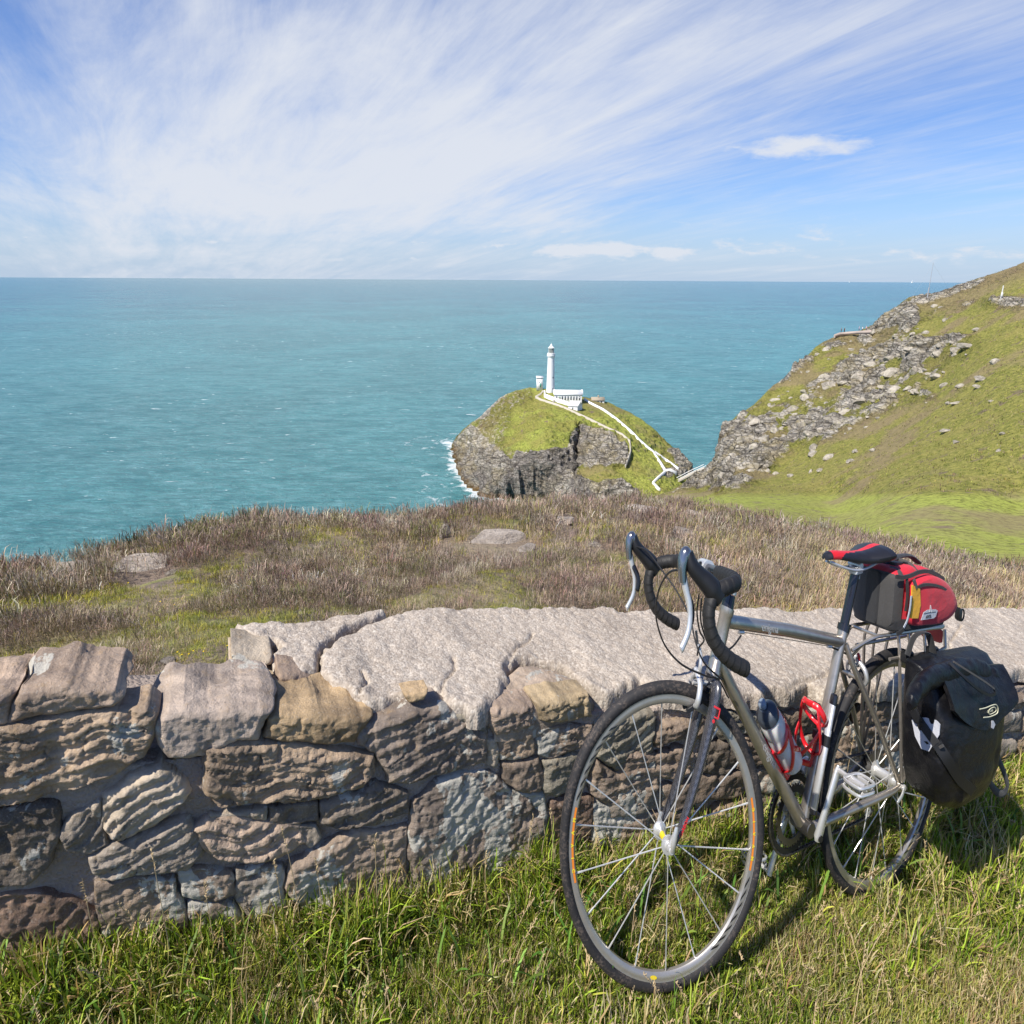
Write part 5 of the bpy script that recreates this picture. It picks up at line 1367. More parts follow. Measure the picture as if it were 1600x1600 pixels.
# red rack-top bag
ROOT = TB([-.045, 0, .735])
rbag = empty('rack_bag', ROOT); tag(rbag, 'red and black rack bag with yellow panel strapped on top of the luggage rack', 'bag')
def cloth(c1, c2, sc=900, rough=.72):
    def f_(t, p):
        P = t.obj(); n = t.noise(P, sc, 3, .6); w = t.noise(P, 18, 5, .6)
        t.put(p.inputs['Base Color'], t.mix(n, c1, c2)); p.inputs['Roughness'].default_value = rough
        p.inputs['Sheen Weight'].default_value = .15
        t.put(p.inputs['Normal'], t.bump(t.math('ADD', t.math('MULTIPLY', w, 9.0), n), .35, .0015))
    return f_
m_cred = material('red_nylon', cloth((.50, .006, .022), (.66, .012, .035)))
m_cblk = material('black_nylon', cloth((.006, .006, .007), (.018, .018, .020)))
m_cgry = material('charcoal_nylon', cloth((.030, .028, .027), (.060, .056, .053)))
m_cyel = material('yellow_nylon', cloth((.82, .36, .004), (.90, .46, .008)))
m_refl = material('reflective_tape', cloth((.42, .42, .45), (.62, .62, .66), 500, .4))
def rrect(hw, z0, z1, r, n=6, bul=0.0):
    out = []
    for cx_, cz_, a0 in ((hw - r, z1 - r, 0), (-hw + r, z1 - r, math.pi / 2), (-hw + r, z0 + r, math.pi), (hw - r, z0 + r, 1.5 * math.pi)):
        for k in range(n + 1):
            t = a0 + k * math.pi / 2 / n; out.append((cx_ + r * math.cos(t), cz_ + r * math.sin(t)))
    # extra points along the sides
    P = np.array(out); res = []
    for i in range(len(P)):
        a_, b_ = P[i], P[(i + 1) % len(P)]
        m_ = max(1, int(np.linalg.norm(b_ - a_) / .008))
        for k in range(m_): res.append(a_ + (b_ - a_) * k / m_)
    return np.array(res)
def bagrings(xs_, hw, z0, z1, r, wr=.0025, seed=0):
    R = []
    base = rrect(1, 0, 1, .22)
    for i, x in enumerate(xs_):
        q_ = rrect(.08, 0, .16, .03)
        P = np.c_[np.full(len(q_), x), q_[:, 0] / .08 * hw[i], z0[i] + q_[:, 1] / .16 * (z1[i] - z0[i])]
        R.append(P)
    R = np.array(R)
    n = fbm(R * 22 + seed, 3, 600 + seed)
    c = R.mean(1, keepdims=True); d_ = R - c; d_[..., 0] = 0; d_ /= np.linalg.norm(d_, axis=2, keepdims=True) + 1e-9
    return R + d_ * (n * wr)[..., None]
xs_ = np.linspace(.130, -.222, 60)
k_ = (xs_ - .130) / -.352
hw_ = .070 + .010 * np.sin(np.pi * np.clip(k_, 0, 1)) ; endr = np.clip(k_ / .05, 0, 1) ** .5; endb = np.clip((1 - k_) / .22, 0, 1) ** .55
z1_ = .875 + .022 * np.sin(np.pi * np.clip(k_ * 1.1 + .12, 0, 1)) - .020 * k_
zc = .80
hw2 = hw_ * (.80 + .20 * endr) * (.45 + .55 * endb)
z0a = .738 + (1 - endr) * .010 + (1 - endb) * .040; z1a = z1_ - (1 - endr) * .014 - (1 - endb) * .055
f = MB(); f.rings(bagrings(xs_, hw2, z0a, z1a, .03, .0055, 1)); f.out('bag_body', m_cred, rbag)
# base band
f = MB(); f.rings(bagrings(xs_, hw2 + .002, z0a - .003, z0a + .036, .01, .001, 2)); f.out('bag_base', m_cblk, rbag)
# charcoal front panel wrapping the corner
kf = xs_ > .088
f = MB(); f.rings(bagrings(np.r_[.138, .136, .130, .110, .093, .090], np.r_[.045, .060, .069, .0745, .0760, .0740], np.r_[.765, .752, .745, .741, .740, .742], np.r_[.850, .866, .874, .884, .888, .886], .03, .002, 3)); f.out('front_panel', m_cgry, rbag)
f = MB(); f.rings(bagrings(np.r_[.1405, .139, .1385], np.r_[.020, .025, .026], np.r_[.752, .748, .747], np.r_[.872, .876, .877], .01, .001, 3)); f.out('front_stripe', m_cblk, rbag)
kr_ = xs_ < -.165
f = MB(); f.rings(bagrings(xs_[kr_], hw2[kr_] + .0025, z0a[kr_] - .003, z1a[kr_] - .012, .02, .001, 4)); f.out('rear_end_panel', m_cgry, rbag)
# side pocket with zips
f = MB()
px_poly = [(1437, 905), (1455, 900), (1475, 908), (1488, 925), (1493, 945), (1485, 962), (1468, 973), (1445, 976), (1424, 974), (1424, 940), (1428, 912)]
pp_ = np.array([pl_px(a_, b_, 1, .088) for a_, b_ in px_poly]); cc_ = pp_.mean(0)
def ringp(s_, y): q_ = crv(np.r_[pp_, pp_[:1]], 4)[:-1]; o_ = cc_ + (q_ - cc_) * s_; o_[:, 1] = y; return o_
f.rings([ringp(1.04, .070), ringp(1.03, .084), ringp(1.0, .092), ringp(.93, .098), ringp(.75, .101), ringp(.4, .103)]); pk = f.out('side_pocket', m_cred, rbag)
def patch(pts, y, mat, name, parent, th=.0012, cur=None, axis=1):
    P = np.array([pl_px(a_, b_, axis, y) for a_, b_ in pts]); n_ = np.zeros(3); n_[axis] = 1
    if axis == 1 and False: pass
    f = MB(); f.plate(P, n_, th); return f.out(name, mat, parent)
def strapline(pts, y, w, mat, name, parent, axis=1, th=.0022):
    P = np.array([pl_px(a_, b_, axis, yy_) for (a_, b_), yy_ in zip(pts, y if np.ndim(y) else [y] * len(pts))])
    C_ = crv(P, 6); T_ = np.gradient(C_, axis=0); T_ /= np.linalg.norm(T_, axis=1, keepdims=True); n_ = np.zeros(3); n_[axis] = 1.
    U_ = np.cross(T_, n_); U_ /= np.linalg.norm(U_, axis=1, keepdims=True)
    f = MB(); f.rings([[c_ - u_ * w - n_ * th, c_ + u_ * w - n_ * th, c_ + u_ * w * .96 + n_ * th, c_ - u_ * w * .96 + n_ * th] for c_, u_ in zip(C_, U_)]); return f.out(name, mat, parent)
strapline([(1432, 919), (1443, 914), (1458, 914), (1472, 918), (1481, 926), (1484, 934)], [.099, .1015, .1015, .1005, .098, .095], .0036, m_cblk, 'zip', pk)
strapline([(1400, 901), (1412, 902), (1424, 899), (1436, 894), (1450, 893), (1464, 898), (1475, 906)], [.080, .083, .085, .085, .085, .083, .080], .0050, m_cblk, 'zip', rbag)
patch([(1425, 914), (1437, 920), (1438, 945), (1434, 966), (1422, 966), (1424, 940)], .1010, m_cyel, 'yellow_panel', pk, .0016)
strapline([(1428, 906), (1432, 919)], [.100, .102], .0050, m_cgry, 'pull_tab', pk)
strapline([(1417, 905), (1418, 930), (1415, 955)], [.083, .084, .084], .0048, m_cblk, 'webbing', rbag)
strapline([(1424, 931), (1422, 950), (1418, 968), (1411, 984), (1401, 991)], [.104, .105, .104, .100, .092], .0052, m_cblk, 'webbing', rbag, th=.0012)
strapline([(1424, 931), (1422, 950), (1418, 968), (1412, 981)], [.1065, .1070, .1065, .1040], .0033, m_refl, 'reflective_strip', rbag, th=.0008)
lg = patch([(1439, 969), (1443, 957), (1449, 953), (1462, 952), (1465, 954), (1462, 963), (1459, 966)], .1045, m_refl, 'logo_patch', pk, .0006)
strapline([(1444, 959), (1453, 957), (1462, 956)], .1054, .0006, m_cblk, 'logo_line', lg, th=.0004)
strapline([(1453, 956), (1454, 946), (1456, 957)], .1058, .0010, m_white, 'logo_spire', lg, th=.0004)
P_ = pl_px(1451, 963.5, 1, .1056); text_on('ARKEL', 'lettering', m_cblk, P_, (-1, 0, .02), (0, 0, 1), .011, lg)
# top handle, buckle, rear strap and ring
f = MB(); f.tube(crv([(.09, 0, .888), (.05, .004, .898), (.0, 0, .904), (-.06, -.002, .902), (-.11, 0, .884)], 7), .013, 12, flat=.40, up=(0, 0, 1)); f.out('carry_handle', m_cblk, rbag)
f = MB(); f.box((.060, .028, .893), (.024, 0, .001), (0, .010, 0), (0, 0, .005), .3); f.box((.018, .034, .893), (.012, 0, 0), (0, .008, 0), (0, 0, .004), .3); f.out('buckle', m_rub, rbag)
f = MB(); f.tube(crv([(.03, .012, .898), (.02, .045, .893), (.015, .068, .878)], 6), .006, 8, flat=.35); f.out('webbing', m_cgry, rbag)
f = MB(); f.tube(crv([(-.130, .034, .862), (-.180, .042, .832), (-.214, .044, .795), (-.222, .040, .760)], 6), .013, 10, flat=.5); f.out('rear_panel', m_cblk, rbag)
f = MB(); f.tube(crv([(-.175, .062, .828), (-.196, .060, .800), (-.208, .056, .782)], 6), .004, 8, flat=.5); f.out('zip_pull', m_refl, rbag)
dr_ = pl_px(1503, 961, 1, .045)
f = MB(); f.tube(np.array([dr_ + [.0 + .013 * math.cos(t), 0, .015 * math.sin(t)] for t in np.linspace(0, 2 * np.pi, 20, endpoint=False)]), .0026, 8, loop=True); f.box(dr_ + [.022, 0, .004], (.010, 0, .004), (0, .008, 0), (0, 0, .016), .2); f.out('ring', m_rub, rbag)

# black pannier
ROOT = TB([-.09, .15, .34])
pan = empty('pannier_bag', ROOT); tag(pan, 'black roll-top waterproof pannier with pale reflector hanging beside the rear wheel', 'bag')
def pvc_f(t, p):
    P = t.obj(); n = t.noise(P, 9, 5, .6, .6); n2 = t.noise(P, 500, 2, .6); d_ = t.noise(P, 40, 6, .7)
    t.put(p.inputs['Base Color'], t.mix(t.math('MULTIPLY', t.sstep(d_, .45, .75), .6), (.006, .006, .008), (.028, .026, .025)))
    t.put(p.inputs['Roughness'], t.math('ADD', .30, t.math('MULTIPLY', d_, .2))); p.inputs['Specular IOR Level'].default_value = .32
    t.put(p.inputs['Normal'], t.bump(t.math('ADD', t.math('MULTIPLY', n, 16.0), n2), .35, .002))
m_pvc = material('black_coated_fabric', pvc_f)
zs_ = np.r_[.332, .336, .350, .375, .42, .47, .52, .57, .61, .64, .662, .678, .684]
x0_ = np.r_[-.150, -.185, -.225, -.255, -.280, -.288, -.290, -.290, -.288, -.284, -.280, -.276, -.270]
x1_ = np.r_[-.075, -.035, .010, .048, .072, .086, .094, .099, .102, .103, .102, .100, .096]
y0_ = np.r_[.120, .105, .092, .087, .085, .084, .084, .084, .084, .085, .088, .092, .100]
y1_ = np.r_[.170, .190, .208, .222, .232, .236, .236, .232, .222, .205, .182, .155, .128]
zz_ = np.linspace(0, 1, 56); fi = zz_ * (len(zs_) - 1)
ip = lambda a_: np.interp(fi, np.arange(len(zs_)), a_)
R = []
for z_, xa, xb, ya, yb in zip(ip(zs_), ip(x0_), ip(x1_), ip(y0_), ip(y1_)):
    q_ = rrect(1.0, -1, 1, .34, 5); th_ = []
    # rounded rectangle in x,y
    hx, hy = (xb - xa) / 2, (yb - ya) / 2; cx_, cy_ = (xa + xb) / 2, (ya + yb) / 2
    m_ = 64; t = np.linspace(0, 2 * np.pi, m_, endpoint=False)
    e = 0.42
    R.append(np.c_[cx_ + hx * np.sign(np.cos(t)) * np.abs(np.cos(t)) ** e, cy_ + hy * np.sign(np.sin(t)) * np.abs(np.sin(t)) ** e, np.full(m_, z_)])
R = np.array(R); nn_ = fbm(R * np.array([8, 8, 6]), 3, 650, ridged=True) * .017 + fbm(R * 26, 3, 652) * .003
cen = R.mean(1, keepdims=True); d_ = R - cen; d_[..., 2] = 0; d_ /= np.linalg.norm(d_, axis=2, keepdims=True)
wgt = smooth(R[..., 1], .09, .14)
R = R + d_ * (nn_ * wgt)[..., None]
f = MB(); f.rings(R); f.out('pannier_body', m_pvc, pan)
# roll closure, sagging over the front corner
rp = crv([pl_px(1421, 1104, 1, .235), pl_px(1430, 1082, 1, .222), pl_px(1450, 1062, 1, .205), (.010, .190, .672), (-.080, .185, .668), (-.170, .190, .655), (-.245, .200, .628), (-.290, .215, .590)], 10)
rr_ = np.interp(np.linspace(0, 1, len(rp)), [0, .04, .2, .5, .85, 1], [.010, .020, .026, .027, .024, .014])
f = MB(); f.tube(rp, rr_ * (1 + .03 * np.sin(np.arange(len(rp)) * .9)), 26, flat=.72)
V_ = f.V[0]; V_ += (fbm(V_ * 30, 3, 655) * .005)[:, None] * np.array([.3, 1, 1]); f.out('roll_closure', m_pvc, pan)
# draped fold below the roll
f = MB(); g_ = []
for a_ in np.linspace(0, 1, 30):
    row = []
    for b_ in np.linspace(0, 1, 16):
        x = .085 - .37 * a_; y = .196 + .052 * math.sin(b_ * 1.35) ; z = .664 - .075 * b_ - .055 * b_ * math.sin(math.pi * a_) + .02 * (1 - a_)
        row.append((x, y, z))
    g_.append(row)
g_ = np.array(g_); g_[..., 1] += .006 * fbm(g_ * 20, 3, 660)
inner = g_[:, ::-1] - np.array([0, .012, 0.002]); f.rings(np.concatenate([g_, inner], 1)); f.out('folded_flap', m_pvc, pan)
patch([(1425, 1125), (1431, 1121), (1447, 1121), (1463, 1125), (1469, 1132), (1468, 1148), (1452, 1174), (1440, 1170), (1430, 1150)], .1035, m_refl, 'reflector', pan, .0016, axis=0)
def strap3(P, w, mat, name, parent, nrm, th=.0022):
    C_ = crv(P, 6); T_ = np.gradient(C_, axis=0); T_ /= np.linalg.norm(T_, axis=1, keepdims=True)
    n_ = np.array(nrm, float); n_ = n_ - T_ * (T_ @ n_)[:, None]; n_ /= np.linalg.norm(n_, axis=1, keepdims=True); U_ = np.cross(T_, n_)
    f = MB(); f.rings([[c_ - u_ * w - q_ * th, c_ + u_ * w - q_ * th, c_ + u_ * w * .96 + q_ * th, c_ - u_ * w * .96 + q_ * th] for c_, u_, q_ in zip(C_, U_, n_)]); return f.out(name, mat, parent)
S1 = [pl_px(1426, 1105, 0, .122), pl_px(1436, 1125, 0, .112), pl_px(1452, 1148, 0, .110), pl_px(1466, 1166, 0, .108)]
strap3(S1, .011, m_cblk, 'strap', pan, (1, .2, 0))
S2 = [pl_px(1464, 1162, 0, .112), pl_px(1482, 1190, 1, .243), pl_px(1500, 1218, 1, .244), pl_px(1520, 1236, 1, .238)]
sp_ = strap3(S2, .014, m_rub, 'strap', pan, (.6, 1, 0), .0026)
f = MB(); bk_ = (S1[0] * .35 + S1[1] * .65); dS = S1[1] - S1[0]; dS /= np.linalg.norm(dS); uu = np.cross(dS, (1, .2, 0)); uu /= np.linalg.norm(uu)
f.box(bk_ + [.004, 0, 0], dS * .017, uu * .012, (.004, 0, 0), .25); f.box(bk_ + dS * .026 + [.004, 0, 0], dS * .008, uu * .009, (.003, 0, 0), .25); f.out('buckle', m_rub, pan)
strap3([pl_px(1468, 1168, 0, .114), pl_px(1474, 1165, 0, .1145)], .003, m_cgry, 'strap_edge', pan, (1, .2, 0))
# map flap with its zip on the outer side
strapline([(1483, 1036), (1500, 1052), (1515, 1066), (1530, 1078), (1545, 1086), (1555, 1083), (1552, 1072)], [.212, .232, .243, .247, .245, .240, .235], .0032, m_rub, 'zip', pan)
strapline([(1490, 1034), (1515, 1050), (1540, 1066), (1553, 1076)], [.212, .232, .238, .238], .0022, m_cgry, 'zip', pan)
# oval logo and small spot
lgp = lambda a_, b_: pl_px(a_, b_, 1, .2465)
m_logo = material('cream_print', color=(.62, .60, .42, 1), rough=.5)
ov = MB(); L_ = [(1531, 1108), (1540, 1106), (1550, 1102), (1556, 1101), (1559, 1105), (1559, 1112), (1556, 1116), (1546, 1120), (1537, 1121)]
ov.tube(crv([pl_px(a_, b_, 1, .2470) for a_, b_ in L_], 5), .0013, 6); o = ov.out('logo_print', m_logo, pan)
ov = MB(); L_ = [(1545, 1110), (1548, 1107), (1553, 1105), (1556, 1107), (1556, 1111), (1552, 1114), (1547, 1116), (1545, 1114)]
ov.tube(crv([pl_px(a_, b_, 1, .2470) for a_, b_ in L_ + L_[:1]], 5), .0011, 6); ov.out('logo_print', m_logo, pan)
dirx = lgp(1556, 1106) - lgp(1535, 1113)
text_on('ORTLIEB', 'lettering', m_logo, lgp(1547, 1111) , dirx, (0, 0, 1), .0085, pan, bold=.0002)
patch([(1549, 1126), (1552, 1126), (1555, 1132), (1552, 1139), (1549, 1137)], .2475, m_refl, 'reflective_dot', pan, .0006)
# carry strap at the top and a loose loop behind
f = MB(); f.tube(crv([(.085, .100, .688), (.070, .105, .728), (.040, .110, .742), (.000, .112, .735), (-.030, .115, .690)], 8), .011, 10, flat=.25, up=(0, 0, 1)); f.out('carry_handle', m_cblk, pan)
f = MB(); f.tube(crv([pl_px(1556, 1178, 1, .20), pl_px(1568, 1205, 1, .20), pl_px(1574, 1228, 1, .20), pl_px(1567, 1240, 1, .20), pl_px(1556, 1236, 1, .20), pl_px(1546, 1222, 1, .20)], 8), .010, 10, flat=.3); f.out('shoulder_strap', m_cblk, pan)
for xx in (.05, -.09): 
    f = MB(); f.box((xx, .080, .676), (.020, 0, 0), (0, .012, 0), (0, 0, .014), .25); f.out('mounting_hook', m_rub, pan)

# ---------------------------------------------------------------- lighthouse station on the island
def whitewash(t, p):
    P = t.pos(); n = t.noise(P, .6, 5, .6); n2 = t.noise(t.vmath('MULTIPLY', P, (1, 1, .2)), 1.2, 4, .6)
    t.put(p.inputs['Base Color'], t.mix(t.math('MULTIPLY', t.sstep(n2, .5, .75), .35), (.80, .80, .79), (.62, .60, .56))); p.inputs['Roughness'].default_value = .8
m_wht = material('whitewash', whitewash)
m_wroof = material('white_roof', color=(.76, .76, .75, 1), rough=.7)
m_broof = material('weathered_slate', color=(.36, .30, .22, 1), rough=.85)
m_grn = material('green_paint', color=(.02, .22, .14, 1), rough=.5)
m_win = material('window_glass', color=(.05, .07, .09, 1), rough=.12)
m_lwall = material('field_stone', color=(.46, .42, .35, 1), rough=.9)
m_lampg = material('lantern_glass', color=(.20, .22, .20, 1), rough=.08)
class SB_(MB):
    """parts placed in a local frame: x right, y away, z up, metres"""
    def box8(s, x0, x1, y0, y1, z0, z1):
        V = [(x, y, z) for z in (z0, z1) for y in (y0, y1) for x in (x0, x1)]
        return s.add(V, [[0, 2, 3, 1], [4, 5, 7, 6], [0, 1, 5, 4], [2, 6, 7, 3], [0, 4, 6, 2], [1, 3, 7, 5]])
def building(name, base, yaw, label, cat):
    o = empty(name, base); tag(o, label, cat)
    c, s_ = math.cos(yaw), math.sin(yaw)
    def fn(V): V = np.asarray(V, float); return np.stack([V[:, 0] * c - V[:, 1] * s_, V[:, 0] * s_ + V[:, 1] * c, V[:, 2]], -1)
    def put(mb, nm, mat, parent=None, smooth_=False): return mb.out(nm, mat, parent or o, fn=fn, root=np.zeros(3), smooth_=smooth_)
    return o, put
def mpp(P): return float(np.linalg.norm(P)) / math.hypot(FPX, 200) * 1.0
LB = isl_pt(860, 612); k = P_m = (LB @ -CR[:, 2]) / FPX      # metres per pixel there
lt, put = building('lighthouse', LB + [0, 0, -1.5], 0, 'tall white round lighthouse tower with lantern and gallery on the island', 'lighthouse')
H = 74 * k * 1.04; z0_ = 1.5
f = SB_(); f.lathe((0, 0, 0), (0, 0, 1), [(0, 6.6 * k), (z0_ + 1, 6.5 * k), (H * .30, 6.0 * k), (H * .55, 5.5 * k), (H * .73, 5.15 * k)], 40); put(f, 'tower', m_wht, smooth_=True)
f = SB_(); f.lathe((0, 0, H * .73), (0, 0, 1), [(0, 5.15 * k), (1.2 * k, 6.0 * k), (3.0 * k, 6.1 * k), (3.2 * k, 6.5 * k), (4.2 * k, 6.5 * k), (4.3 * k, 6.2 * k), (7.0 * k, 6.2 * k), (7.1 * k, 5.9 * k)], 40); put(f, 'gallery', m_wht, smooth_=True)
f = SB_(); f.lathe((0, 0, H * .73 + 6.6 * k), (0, 0, 1), [(0, 4.1 * k), (8.0 * k, 4.1 * k)], 20); lan = put(f, 'lantern', m_lampg)
for a_ in np.linspace(0, 2 * np.pi, 12, endpoint=False):
    f = SB_(); f.tube([(4.2 * k * math.cos(a_), 4.2 * k * math.sin(a_), H * .73 + 6.6 * k), (4.2 * k * math.cos(a_), 4.2 * k * math.sin(a_), H * .73 + 14.6 * k)], .16 * k, 6); put(f, 'glazing_bar', m_wroof, lan)
f = SB_(); f.lathe((0, 0, H * .73 + 14.4 * k), (0, 0, 1), [(0, 5.0 * k), (.5 * k, 5.0 * k), (1.0 * k, 4.2 * k), (3.4 * k, 2.3 * k), (4.4 * k, 1.6 * k), (4.6 * k, 1.6 * k), (5.6 * k, 1.2 * k), (6.2 * k, .3 * k), (8 * k, .2 * k)], 32); put(f, 'dome', m_wroof, smooth_=True)
for zz in (.10, .33):
    f = SB_(); f.box8(2.6 * k, 4.2 * k, -5.9 * k, -5.0 * k, H * zz, H * zz + 2.2 * k); put(f, 'window', m_win)
def onp(px, py, P): return ony(np.array(float(px)), np.array(float(py)), P[1])
def gable(name, pa, pb, wid, hw, hr, label, roof, cat='house', nwin=0, door=None, drop=2.0):
    """house whose long front wall runs from pixel-point pa to pb (3D points)"""
    pa, pb = np.array(pa), np.array(pb); L = float(np.hypot(*(pb - pa)[:2])); yaw = math.atan2(pb[1] - pa[1], pb[0] - pa[0])
    zb = min(pa[2], pb[2]); o, put = building(name, [pa[0], pa[1], zb], yaw, label, cat)
    sl = pa[2] - zb
    f = SB_()
    V = []
    for x in (0, L):
        V += [(x, 0, -drop), (x, wid, -drop), (x, wid, hw), (x, wid / 2, hw + hr), (x, 0, hw)]
    f.add(V, [[0, 5, 9, 4], [1, 2, 7, 6]]); f.add(V, [[0, 4, 1], [4, 2, 1], [4, 3, 2], [5, 6, 9], [9, 6, 7], [9, 7, 8]]); put(f, 'wall', m_wht)
    f = SB_(); e = .35; t_ = .22; dzz = hr * e / (wid / 2)
    for s0, s1, z0, z1 in ((-e, wid / 2, hw - dzz, hw + hr), (wid + e, wid / 2, hw - dzz, hw + hr)):
        V = [(x, y, z) for x in (-e, L + e) for y, z in ((s0, z0 + .05), (s1, z1 + .05), (s1, z1 + .05 + t_), (s0, z0 + .05 + t_))]
        f.add(V, [[0, 1, 2, 3], [4, 7, 6, 5], [0, 4, 5, 1], [3, 2, 6, 7], [0, 3, 7, 4]])
    rf = put(f, 'roof', roof)
    for i in range(nwin):
        x = L * (i + .8) / (nwin + .6)
        if door and i == 1: continue
        f = SB_(); f.box8(x - .34, x + .34, -.06, .2, hw * .30, hw * .78); put(f, 'window', m_win)
    if door:
        x = L * 1.8 / (nwin + .6); f = SB_(); f.box8(x - .5, x + .5, -.08, .2, 0.0, hw * .72); put(f, 'door', m_grn)
    return o, put, L, rf
HA1 = onp(866, 621, isl_pt(870, 622)); HB1 = HA1 + (onp(909, 629, isl_pt(905, 630)) - HA1)
HA1[1] -= 1; 
hs_, put, L, rf = gable('keepers_house', HA1, HB1, 7.5, 12.0 * k, 5.0 * k, 'long white two storey keepers house joined to the lighthouse tower', m_wroof, nwin=9, door=True)
for xx in (-.1, L + .1):
    f = SB_(); f.add([(xx - .5, -.3, 11.5 * k), (xx - .5, 7.8, 11.5 * k), (xx - .5, 3.75, 18.4 * k), (xx + .5, -.3, 11.5 * k), (xx + .5, 7.8, 11.5 * k), (xx + .5, 3.75, 18.4 * k)], [[0, 3, 5, 2], [1, 2, 5, 4], [0, 1, 4, 3]]); f.add([(0, 0, 0)] * 0 + [(xx - .5, -.3, 11.5 * k), (xx - .5, 7.8, 11.5 * k), (xx - .5, 3.75, 18.4 * k), (xx + .5, -.3, 11.5 * k), (xx + .5, 7.8, 11.5 * k), (xx + .5, 3.75, 18.4 * k)], [[0, 2, 1], [3, 4, 5]]); put(f, 'gable_parapet', m_wht)
A_ = onp(887.5, 641, isl_pt(890, 638)); B_ = onp(902, 646, isl_pt(900, 642))
gable('outhouse', A_, B_, 6.0, 10.5 * k, 5.0 * k, 'small white gabled outhouse in front of the keepers house', m_wroof, nwin=1)
A_ = onp(925, 627, isl_pt(926, 626)); B_ = onp(944, 631.5, isl_pt(943, 630))
o, put, L, rf = gable('cottage', A_, B_, 4.8, 6.0 * k, 3.6 * k, 'low white cottage with brownish slate roof beyond the keepers house', m_broof, nwin=3)
f = SB_(); f.box8(L * .5, L * .5 + .8, 2, 2.8, 8 * k, 13 * k); put(f, 'chimney', m_broof, rf)
T_ = onp(838.5, 607.5, isl_pt(845, 610))
o, put = building('square_tower', T_ + [0, 0, -1], 0, 'short white flat-topped tower with a green door left of the lighthouse', 'tower')
f = SB_(); f.box8(0, 9.6 * k, 0, 7, 0, 19.5 * k); put(f, 'wall', m_wht)
f = SB_(); f.box8(-.3, 9.6 * k + .3, -.3, 7.3, 19.5 * k, 20.6 * k); put(f, 'roof', m_wroof)
f = SB_(); f.box8(5.2 * k, 7.0 * k, -.1, .3, 1.2 + 2 * k, 1.2 + 8 * k); put(f, 'door', m_grn)
f = SB_(); f.box8(3.0 * k, 4.0 * k, -.1, .3, 12 * k, 14 * k); put(f, 'window', m_win)
# boundary walls, white walls and the zigzag path of steps
def ribbon_wall(name, pts, h, th, mat, label, cat='wall', up=0.0, surf=isl_pt, step=5.0, dn_=2.5):
    P = []
    for (a, b) in zip(pts[:-1], pts[1:]):
        n = max(1, int(math.hypot(b[0] - a[0], b[1] - a[1]) / step))
        for i in range(n): P.append((a[0] + (b[0] - a[0]) * i / n, a[1] + (b[1] - a[1]) * i / n))
    P.append(pts[-1]); Q = np.array([surf(*p_) for p_ in P])
    if len(Q) > 4: Q[1:-1, 1] = (Q[:-2, 1] + Q[1:-1, 1] * 2 + Q[2:, 1]) / 4; Q = np.array([onp(p_[0], p_[1], q_) for p_, q_ in zip(P, Q)])
    T = np.gradient(Q, axis=0); T[:, 2] = 0; T /= np.linalg.norm(T, axis=1, keepdims=True) + 1e-9; U = np.c_[-T[:, 1], T[:, 0], np.zeros(len(T))] * th / 2
    R = [[q_ - u_ - [0, 0, dn_], q_ + u_ - [0, 0, dn_], q_ + u_ + [0, 0, h], q_ - u_ + [0, 0, h]] for q_, u_ in zip(Q, U)]
    f = MB(); f.rings(R); o = f.out(name, mat, None, fn=lambda v: v, root=Q[0], smooth_=False); o.location = Q[0]
    tag(o, label, cat); return o
ribbon_wall('boundary_wall', [(849, 612), (845, 617), (837, 621.5), (846, 626), (870, 633.5), (884, 639), (900, 646.5), (921, 656), (948, 669.5), (972, 680), (984, 690.5), (985, 707), (977, 730)], 1.0, .6, m_lwall, 'long stone boundary wall curving below the lighthouse down to the cliff')
ribbon_wall('garden_wall', [(851, 616), (851, 621), (866, 627), (889, 634)], 2.2, .8, m_wht, 'white garden wall below the keepers house front', up=0)
ribbon_wall('yard_wall', [(864, 629), (876, 623)], 1.2, .7, m_lwall, 'short cross wall dividing the walled garden')
ribbon_wall('path_wall', [(913, 625), (920, 630), (942, 641), (963, 656), (984, 674), (999, 689), (1020, 707), (1032, 725), (1039.5, 737)], 1.1, .8, m_wht, 'white wall lining the steps from the keepers house down the slope')
ribbon_wall('path_wall', [(1039.5, 738), (1028, 748), (1020, 756), (1031, 767)], 1.0, .7, m_wht, 'white zigzag wall at the foot of the island steps')
ribbon_wall('path_wall', [(1023, 707), (1040, 719), (1060, 734)], 1.0, .6, m_wht, 'thin pale wall branching off toward the bridge')
ribbon_wall('path_wall', [(1039.5, 737), (1048, 736), (1056, 740)], 1.2, .7, m_wht, 'short white wall level with the bridge end')
# footbridge
ba, bb = isl_pt(1058, 751), hill_pt(1100, 731)
bb = onp(1101, 730.5, ba * 0 + [0, ba[1] + 4, 0]); ba = onp(1057, 752, ba)
o = empty('footbridge', ba); tag(o, 'narrow pale footbridge between the island and the mainland cliff', 'bridge')
T = (bb - ba) / np.linalg.norm(bb - ba); U = np.cross(T, (0, 0, 1)); U /= np.linalg.norm(U)
f = MB(); f.rings([[p_ - U * 1.1 - [0, 0, .9], p_ + U * 1.1 - [0, 0, .9], p_ + U * 1.1, p_ - U * 1.1] for p_ in (ba, (ba + bb) / 2 + [0, 0, .3], bb)]); f.out('deck', m_lwall, o, fn=lambda v: v, root=ba, smooth_=False)
for sg in (1, -1):
    f = MB(); f.tube([ba + U * sg * 1.1 + [0, 0, 1.2], (ba + bb) / 2 + U * sg * 1.1 + [0, 0, 1.5], bb + U * sg * 1.1 + [0, 0, 1.2]], .16, 6); f.out('handrail', m_wht, o, fn=lambda v: v, root=ba)

